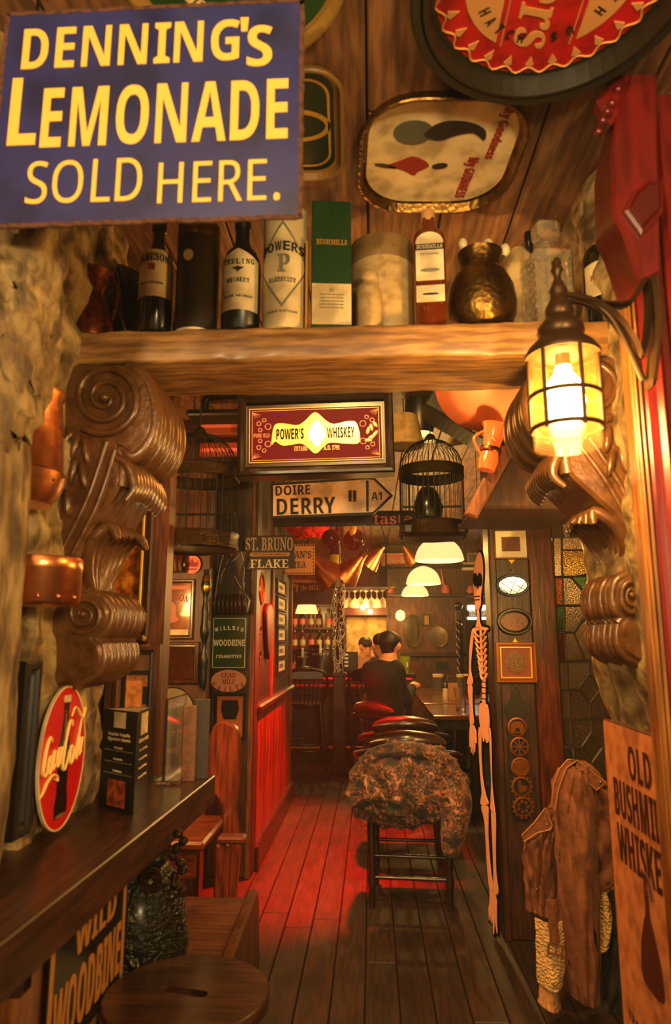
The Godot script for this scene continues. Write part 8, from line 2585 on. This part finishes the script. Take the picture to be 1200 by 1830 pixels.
	part(G.new().extr(arrow, 0.012, ID, 0.002), "plate", mk("roadwhite", Color(0.93, 0.78, 0.66), 0.35, 0, {"tex": "blotch", "sc": Vector3.ONE * 1.5}), o)
	part(G.new().rim(arrow, [Vector2(-0.008, -0.008), Vector2(-0.008, 0.008), Vector2(0.004, 0.008), Vector2(0.004, 0.004)]), "black_border", M.ink, o)
	var tt := func(o: Node3D, s: String, x0: float, y0: float, x1: float, y1: float, dd: float, m: Material, fam := "Droid Sans", bold := true, rot := 0.0) -> void:
		var q := fr(x0, y0, x1, y1, dd)
		text(o, s, q.size.x, q.size.y, P(V(q.position.x - o.position.x, q.position.y - o.position.y, -dd - o.position.z + 0.0065), R(0, 0, rot)), m, bold, fam)
	tt.call(o, "DOIRE", 493, 868, 555, 885, d, M.ink, "Droid Sans", true, 2.0)
	tt.call(o, "DERRY", 495, 890, 600, 919, d, M.ink, "Droid Sans", true, 1.5)
	for x in [626, 634]:
		var p := at(x, 887, d) - b
		part(G.new().box(V(0.016, 0.06, 0.003), P(V(p.x, p.y, 0.007))), "numeral_stroke", M.ink, o)
	var p0 := at(657, 887, d) - b
	part(G.new().box(V(0.012, 0.165, 0.003), P(V(p0.x, p0.y, 0.007))), "divider_line", M.ink, o)
	tt.call(o, "A1", 664, 880, 683, 894, d, M.ink)
	wires(o, 0.20, 0.05, -0.006)
	# dark board with pink letters under it
	b = at(640, 925, 3.9)
	k = fr(490, 917, 760, 937, 3.9)
	o = thing("hanging_board", "dark board with pink lowercase letters behind the tip of the road sign", "sign", V(k.position.x, k.position.y, -3.9))
	part(G.new().box(V(k.size.x, k.size.y * 1.3, 0.03), ID, 0.004), "board", wood("dboard", Color(0.14, 0.06, 0.035), "x", 0.4), o)
	tt.call(o, "taste", 668, 920, 736, 938, 3.9, M.pink, "Droid Serif")
	o.get_child(1).position.z = 0.012
	wires(o, k.size.x * 0.4, 0.02)
	# --- tobacco signs further back ---
	k = fr(437, 957, 526, 1017, 3.95)
	o = plate("tobacco_sign", "dark stepped tobacco sign with pale capitals hanging left of the tea sign", "sign", V(k.position.x, k.position.y, -3.95), px_poly([[437, 962], [447, 958], [515, 956], [526, 962], [528, 1016], [437, 1019]], 3.95, V(k.position.x, k.position.y, -3.95)), mk("signdark", Color(0.10, 0.05, 0.04), 0.4), 0, M.rust, 0.003, 0.006)
	var pale := mk("palegrey", Color(0.62, 0.50, 0.42), 0.5)
	tt.call(o, "ST. BRUNO", 440, 961, 524, 984, 3.95, pale, "Droid Serif")
	tt.call(o, "FLAKE", 448, 1000, 516, 1015, 3.95, M.cream, "Droid Serif")
	p0 = at(482, 991, 3.95) - o.position
	part(G.new().extr(rrect(0.24, 0.022, 0.01, 4), 0.003, P(V(p0.x, p0.y, 0.003))), "yellow_band", mk("bandyellow", Color(0.66, 0.44, 0.22), 0.5), o)
	text(o, "THE STANDARD TOBACCO", 0.2, 0.010, P(V(p0.x, p0.y, 0.0055)), M.ink)
	wires(o, 0.08, 0.09, -0.004)
	k = fr(487, 972, 563, 1027, 5.6)
	o = plate("tea_sign", "tan tea sign with a dotted border behind the tobacco sign", "sign", V(k.position.x, k.position.y, -5.6), rrect(k.size.x, k.size.y, 0), mk("teatan", Color(0.72, 0.48, 0.26), 0.45))
	tt.call(o, "LYMAN'S", 497, 985, 557, 998, 5.6, M.ink, "Droid Serif")
	tt.call(o, "TEA", 525, 1004, 548, 1015, 5.6, M.ink, "Droid Serif")
	g = G.new()
	for i in 15:
		for s in [-1.0, 1.0]:
			g.box(V(0.012, 0.012, 0.002), P(V(-k.size.x / 2 + k.size.x * (i + 0.5) / 15, s * (k.size.y / 2 - 0.012), 0.003)))
	for i in 9:
		for s in [-1.0, 1.0]:
			g.box(V(0.012, 0.012, 0.002), P(V(s * (k.size.x / 2 - 0.012), -k.size.y / 2 + k.size.y * (i + 0.5) / 9, 0.003)))
	part(g, "dotted_border_pattern", M.ink, o)
	wires(o, 0.12, k.size.y / 2)
	k = fr(512, 1026, 592, 1041, 6.2)
	o = plate("tobacco_board", "tan strip sign lettered tobacco under the tea sign", "sign", V(k.position.x, k.position.y, -6.2), rrect(k.size.x, k.size.y, 0), M.teatan)
	tt.call(o, "TOBACCO", 528, 1028, 575, 1037, 6.2, M.redink)
	wires(o, 0.16, k.size.y / 2)
	k = fr(515, 1041, 592, 1079, 6.9)
	o = plate("coffee_sign", "dark green coffee house sign with gold letters above the bar lamp", "sign", V(k.position.x, k.position.y, -6.9), rrect(k.size.x, k.size.y, 0), mk("coffeegreen", Color(0.07, 0.08, 0.045), 0.35), 0, M["wood_barmould_x"] if M.has("wood_barmould_x") else M.rust, 0.02, -0.006, 0.02)
	var og := mk("oldgold", Color(0.62, 0.42, 0.20), 0.5)
	tt.call(o, "The BELFAST", 537, 1046, 585, 1054, 6.9, og, "Droid Serif")
	tt.call(o, "COFFEE", 552, 1056, 582, 1063, 6.9, og, "Droid Serif")
	tt.call(o, "Roasted & Ground", 538, 1066, 584, 1071, 6.9, og, "Droid Serif", false)
	o.get_child(2).position.z = 0.006
	p0 = at(527, 1048, 6.9) - o.position
	part(G.new().extr(curve2([Vector2(-0.05, 0.02), Vector2(0.03, 0.025), Vector2(0.04, 0.0), Vector2(0.02, -0.07), Vector2(0.01, -0.01), Vector2(-0.05, 0.0)], 3, true), 0.004, P(V(p0.x, p0.y, 0.012))), "cup_print", og, o)
	wires(o, 0.16, k.size.y / 2)
	# --- glass door with a painted bluish reflection, red drape, glass floats, copper shades ---
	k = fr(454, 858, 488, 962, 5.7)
	var wn := struct(G.new().rim(rrect(k.size.x * 1.2, k.size.y * 1.05, 0), [Vector2(0, -0.04), Vector2(0, 0.03), Vector2(0.03, 0.03), Vector2(0.03, -0.04)]), "glass_door_2", M["wood_darkframe_y"])
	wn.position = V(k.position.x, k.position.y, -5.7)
	part(G.new().box(V(k.size.x, k.size.y, 0.01), P(V(0, 0, -0.02))), "painted_reflection", glowmat("bluereflect", Color(0.42, 0.52, 0.62), 0.22, Color(0.2, 0.25, 0.3)), wn)  # glowing sheet stands in for light reflected in a glass door
	part(G.new().box(V(0.02, k.size.y, 0.03), P(V(0.02, 0, 0))), "glazing_bar", M.steel, wn)
	part(G.new().box(V(k.size.x, 0.025, 0.03), P(V(0, -k.size.y * 0.18, 0))), "glazing_bar", M.steel, wn)
	part(G.new().box(V(0.5, 0.06, 0.4), P(V(-0.1, 0.58, 0)), 0.01), "head_board", M["wood_dboard_x"], wn)
	b = at(545, 948, 5.4)
	o = thing("red_drape", "bright red cloth swag hanging under the road sign", "drape", b)
	part(drape([[503, 933], [510, 945], [528, 965]], [[590, 935], [588, 950], [580, 962]], 5.4, b, 0.10, 0.05, 21, 20, 12), "cloth", mk("redcloth", Color(0.85, 0.05, 0.06), 0.7, 0, {"rim": 0.3}), o)
	part(G.new().cyl(0.012, V(-0.22, 0.075, 0), V(0.24, 0.065, 0), 8), "rail", M.iron, o)
	wires(o, 0.18, 0.07)
	for q in [[592, 963, 17, 5.0, "dark green glass float hanging left of the lemon one"], [634, 965, 19, 4.9, "dark green glass float with a yellow fruit on it"]]:
		b = at(q[0], q[1], q[3])
		var r: float = q[2] * q[3] / 1220.0
		o = thing("glass_float", q[4], "float", b, Vector3.ZERO, "dark glass floats below the road sign")
		part(G.new().sph(V(r, r, r), ID, 24, 16), "ball", M.greenglass, o)
		g = G.new()
		for i in 4:
			var ring := []
			for j in 20:
				ring.append(R(0, i * 45, 0) * V(cos(TAU * j / 20), sin(TAU * j / 20), 0) * r * 1.02)
			g.tube(ring, 0.003, 4, true)
		part(g, "netting", mk("rope", Color(0.12, 0.09, 0.05), 0.9), o)
		part(G.new().cyl(0.003, V(0, r, 0), V(0, 2.49 - b.y, 0), 6), "cord", M.iron, o)
		if q[2] == 19:
			part(G.new().sph(V(0.025, 0.045, 0.025), P(V(-0.01, 0.062, r * 0.8), R(0, 0, -14))), "yellow_fruit", mk("lemon", Color(0.92, 0.62, 0.10), 0.4), o)
	for q in [[572, 1012, 70, 45, 5.8, "leftmost copper funnel lamp shade over the bar"], [634, 1010, 60, -40, 5.8, "second copper funnel lamp shade, right of the column"], [672, 993, 44, -40, 6.2, "third copper funnel lamp shade from the left"], [730, 990, 34, 30, 6.4, "rightmost copper funnel lamp shade, beside the nearest pendant"]]:
		b = at(q[0], q[1], q[4])
		var L: float = q[2] * q[4] / 1220.0
		o = thing("copper_lamp", q[5], "lamp", b, V(20, 0, q[3]), "copper funnel shades over the bar")
		part(G.new().lathe([Vector2(L * 0.42, -L * 0.5), Vector2(L * 0.44, -L * 0.49), Vector2(L * 0.30, -L * 0.1), Vector2(L * 0.16, L * 0.22), Vector2(L * 0.12, L * 0.36), Vector2(L * 0.10, L * 0.36), Vector2(L * 0.14, L * 0.2), Vector2(L * 0.28, -L * 0.1), Vector2(L * 0.41, -L * 0.49)], 28), "shade", M.copper, o)
		part(G.new().lathe([Vector2(L * 0.12, L * 0.34), Vector2(L * 0.10, L * 0.5), Vector2(0, L * 0.52)], 16), "holder", M.oldbrass, o)
		var up: Vector3 = o.basis.inverse() * V(0, 2.49 - b.y, 0)
		part(G.new().tube(curve([V(0, L * 0.5, 0), V(0, L * 0.6, 0) + up * 0.1, up], 5), 0.004, 6), "cord", M.black, o)
	# bottle-like finial on the column
	b = at(597, 1000, 6.6)
	o = thing("yellow_bottle", "bottle with a yellow label on a hanging tray in front of the twisted column", "bottle", b)
	part(G.new().lathe([Vector2(0, -0.08), Vector2(0.05, -0.08), Vector2(0.05, 0.05), Vector2(0.045, 0.08), Vector2(0.02, 0.11), Vector2(0.02, 0.16), Vector2(0, 0.165)], 18), "glass", M.darkglass, o)
	part(G.new().lathe([Vector2(0.051, -0.06), Vector2(0.052, -0.055), Vector2(0.052, 0.04), Vector2(0.051, 0.045)], 18), "label", mk("limelabel", Color(0.66, 0.60, 0.14), 0.5), o)
	part(G.new().lathe([Vector2(0, -0.10), Vector2(0.08, -0.10), Vector2(0.085, -0.08), Vector2(0, -0.08)], 18), "tray", M.darkbrass, o)
	part(G.new().cyl(0.003, V(0.07, -0.09, 0), V(0.0, 2.49 - b.y, 0), 6), "cord", M.iron, o)
	# --- cages ---
	bird_cage("large ornate brass bird cage hanging left of the lit whiskey sign", 350, 775, 985, 146, 2.75, 0.32)
	o = bird_cage("smaller black bird cage hanging right of the lit whiskey sign", 774, 786, 962, 118, 3.1, 0.3)
	part(G.new().box(V(0.30, 0.07, 0.22), P(V(0.0, 0.03, 0)), 0.02), "box_base", mk("cagebase", Color(0.10, 0.06, 0.04), 0.35), o)
	part(G.new().lathe([Vector2(0.02, 0.07), Vector2(0.06, 0.08), Vector2(0.07, 0.13), Vector2(0.05, 0.19), Vector2(0.03, 0.22), Vector2(0, 0.23)], 18, P(V(-0.02, 0.01, 0.02))), "bird_figure", M.darkglass, o)
	# --- ledge with cast iron ware behind the left cage ---
	k = fr(372, 702, 428, 850, 3.2)
	o = thing("iron_sewing_machine", "black cast iron sewing machine on a small red shelf left of the lit sign", "sewing machine", V(k.position.x, at(400, 745, 3.2).y, -3.2))
	part(G.new().box(V(0.34, 0.03, 0.16), P(V(0, 0, 0)), 0.008), "base_plate", M.iron, o)
	part(G.new().tube(curve([V(0.12, 0.0, 0), V(0.12, 0.09, 0), V(0.06, 0.11, 0), V(-0.08, 0.10, 0), V(-0.10, 0.03, 0)], 5), 0.022, 10), "arm", M.iron, o)
	part(G.new().lathe([Vector2(0.02, -0.01), Vector2(0.055, -0.008), Vector2(0.055, 0.008), Vector2(0.02, 0.01)], 20, P(V(0.15, 0.09, 0), R(0, 0, 90))), "hand_wheel", M.iron, o)
	wires(o, 0.15, 0.0)
	for i in 3:
		k = fr(395, 712 + i * 42, 426, 742 + i * 42, 3.6)
		o = thing("red_box", "red and cream tin box %s in the stack behind the left bird cage" % ["at the top", "in the middle", "at the bottom"][i], "tin", V(k.position.x, k.position.y, -3.6), Vector3.ZERO)
		part(G.new().box(V(0.30, k.size.y * 0.96, 0.16), ID, 0.008), "tin", mk("tinred", Color(0.55, 0.22, 0.14), 0.4), o)
		part(G.new().box(V(0.28, 0.02, 0.004), P(V(0, 0.0, 0.081))), "pale_band", M.pink, o)
		if i == 2:
			part(G.new().box(V(0.34, 0.02, 0.20), P(V(0, -k.size.y / 2 - 0.008, 0)), 0.004), "ledge", M["wood_dboard_x"], o)
			wires(o, 0.168, 0.0)
	# --- right: sloping timber brace, tray, jug, box ---
	d = 2.45
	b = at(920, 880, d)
	var br := struct(G.new().extr(px_poly([[850, 908], [905, 805], [935, 770], [990, 790], [1030, 850], [1040, 908]], d, b), 0.5, P(V(0, 0, -0.25)), 0.01), "wall_right_brace", wood("brace", Color(0.24, 0.12, 0.06), "y", 0.5))  # body in shade: the shadow is put into this darker wood colour
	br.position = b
	part(G.new().extr(px_poly([[828, 922], [892, 800], [905, 800], [925, 778], [938, 790], [912, 818], [850, 930]], d, b), 0.05, P(V(0, 0, 0.02)), 0.008), "lit_edge_board", wood("bracelit", Color(0.48, 0.27, 0.12), "y", 0.5), br)  # lit edge: the light is put into its paler wood colour
	b = at(880, 668, 2.3)
	o = thing("copper_charger", "large orange copper charger leaning under the ceiling behind the right corbel", "charger", b, V(-62, 0, 24))
	part(G.new().lathe([Vector2(0, 0), Vector2(0.13, 0.004), Vector2(0.155, 0.018), Vector2(0.20, 0.026), Vector2(0.206, 0.03), Vector2(0.20, 0.034), Vector2(0.15, 0.028), Vector2(0, 0.012)], 48, P(V(0, -0.015, 0), R(90, 0, 0))), "dish", mk("orangecopper", Color(0.66, 0.34, 0.2), 0.35, 0.4), o)
	o.rotation_degrees = V(48, 0, 18)
	part(G.new().cyl(0.003, V(0, 0, 0), o.basis.inverse() * V(0, 2.49 - b.y, 0), 6), "hanging_wire", M.iron, o)
	b = at(822, 745, 2.8)
	o = thing("green_crate", "dark green crate with pale stencilled letters tilted under the ceiling", "crate", b, V(0, 0, -32))
	part(G.new().box(V(0.30, 0.13, 0.20), ID, 0.01), "body", mk("crategreen", Color(0.05, 0.06, 0.03), 0.4), o)
	text(o, "HARP", 0.10, 0.05, P(V(0.08, -0.01, 0.101), R(0, 0, 0)), pale, false, "Droid Serif")
	text(o, "LAGER", 0.10, 0.03, P(V(0.08, -0.045, 0.101), R(0, 0, 0)), pale, false, "Droid Serif")
	part(G.new().cyl(0.003, V(0, 0.06, 0), o.basis.inverse() * V(0, 2.49 - b.y, 0), 6), "hanging_wire", M.iron, o)
	b = at(878, 800, 2.38)
	o = thing("toby_jug", "orange glazed figure jug on the sloping brace behind the lantern", "jug", b, V(0, 0, -14))
	part(G.new().lathe([Vector2(0, -0.085), Vector2(0.03, -0.085), Vector2(0.036, -0.05), Vector2(0.028, -0.01), Vector2(0.034, 0.03), Vector2(0.042, 0.07), Vector2(0.05, 0.085), Vector2(0.044, 0.086), Vector2(0.03, 0.05), Vector2(0, 0.0)], 24), "body", mk("glazeorange", Color(0.80, 0.36, 0.20), 0.18, 0, {"coat": 0.8}), o)
	part(G.new().sph(V(0.012, 0.012, 0.016), P(V(0.0, 0.02, 0.032)), 8, 6), "nose", M.glazeorange, o)
	part(G.new().tube(curve([V(-0.03, 0.06, 0), V(-0.065, 0.02, 0), V(-0.03, -0.03, 0)], 5), 0.006, 8), "handle", M.glazeorange, o)
	part(G.new().lathe([Vector2(0.036, -0.02), Vector2(0.04, -0.012), Vector2(0.036, -0.002)], 20), "beaded_collar", M.oldcopper, o)
	b = at(822, 782, 3.3)
	o = thing("yellow_card", "pale yellow card catching the lantern light under the ceiling", "card", b, V(0, 0, 6))
	part(G.new().extr(pv([-0.10, -0.045, 0.10, -0.03, 0.06, 0.05, 0.0, 0.05, -0.06, 0.0]), 0.01, ID, 0.001), "card", M.cream, o)
	part(G.new().cyl(0.002, V(0, 0.04, -0.01), o.basis.inverse() * V(0, 2.49 - b.y, 0), 5), "hanging_wire", M.iron, o)
	b = at(722, 775, 3.3)
	o = thing("tin_bucket", "pale enamel bucket hanging upside down right of the lit sign", "bucket", b)
	part(G.new().lathe([Vector2(0.09, -0.07), Vector2(0.098, -0.065), Vector2(0.098, -0.055), Vector2(0.07, 0.09), Vector2(0, 0.09), Vector2(0, 0.085), Vector2(0.065, 0.085), Vector2(0.09, -0.06)], 32), "body", M.stoneware, o)
	part(G.new().cyl(0.003, V(0, 0.08, 0), V(0, 2.49 - b.y, 0), 6), "hanging_wire", M.iron, o)
	b = at(752, 745, 3.36)
	o = thing("black_coal_scuttle", "black coal scuttle hanging between the lit sign and the green crate", "scuttle", b)
	part(G.new().lathe([Vector2(0, -0.09), Vector2(0.06, -0.09), Vector2(0.085, 0.0), Vector2(0.075, 0.09), Vector2(0.07, 0.09), Vector2(0.08, 0.0), Vector2(0, -0.08)], 24), "body", M.black, o)
	part(G.new().tube(curve([V(-0.075, 0.08, 0), V(0, 0.19, 0), V(0.075, 0.08, 0)], 6), 0.005, 8), "handle", M.iron, o)
	part(G.new().cyl(0.003, V(0, 0.185, 0), V(0, 2.49 - b.y, 0), 6), "hanging_wire", M.iron, o)

func build_all() -> void:
	top_things()
	left_things()
	right_things()
	back_things()
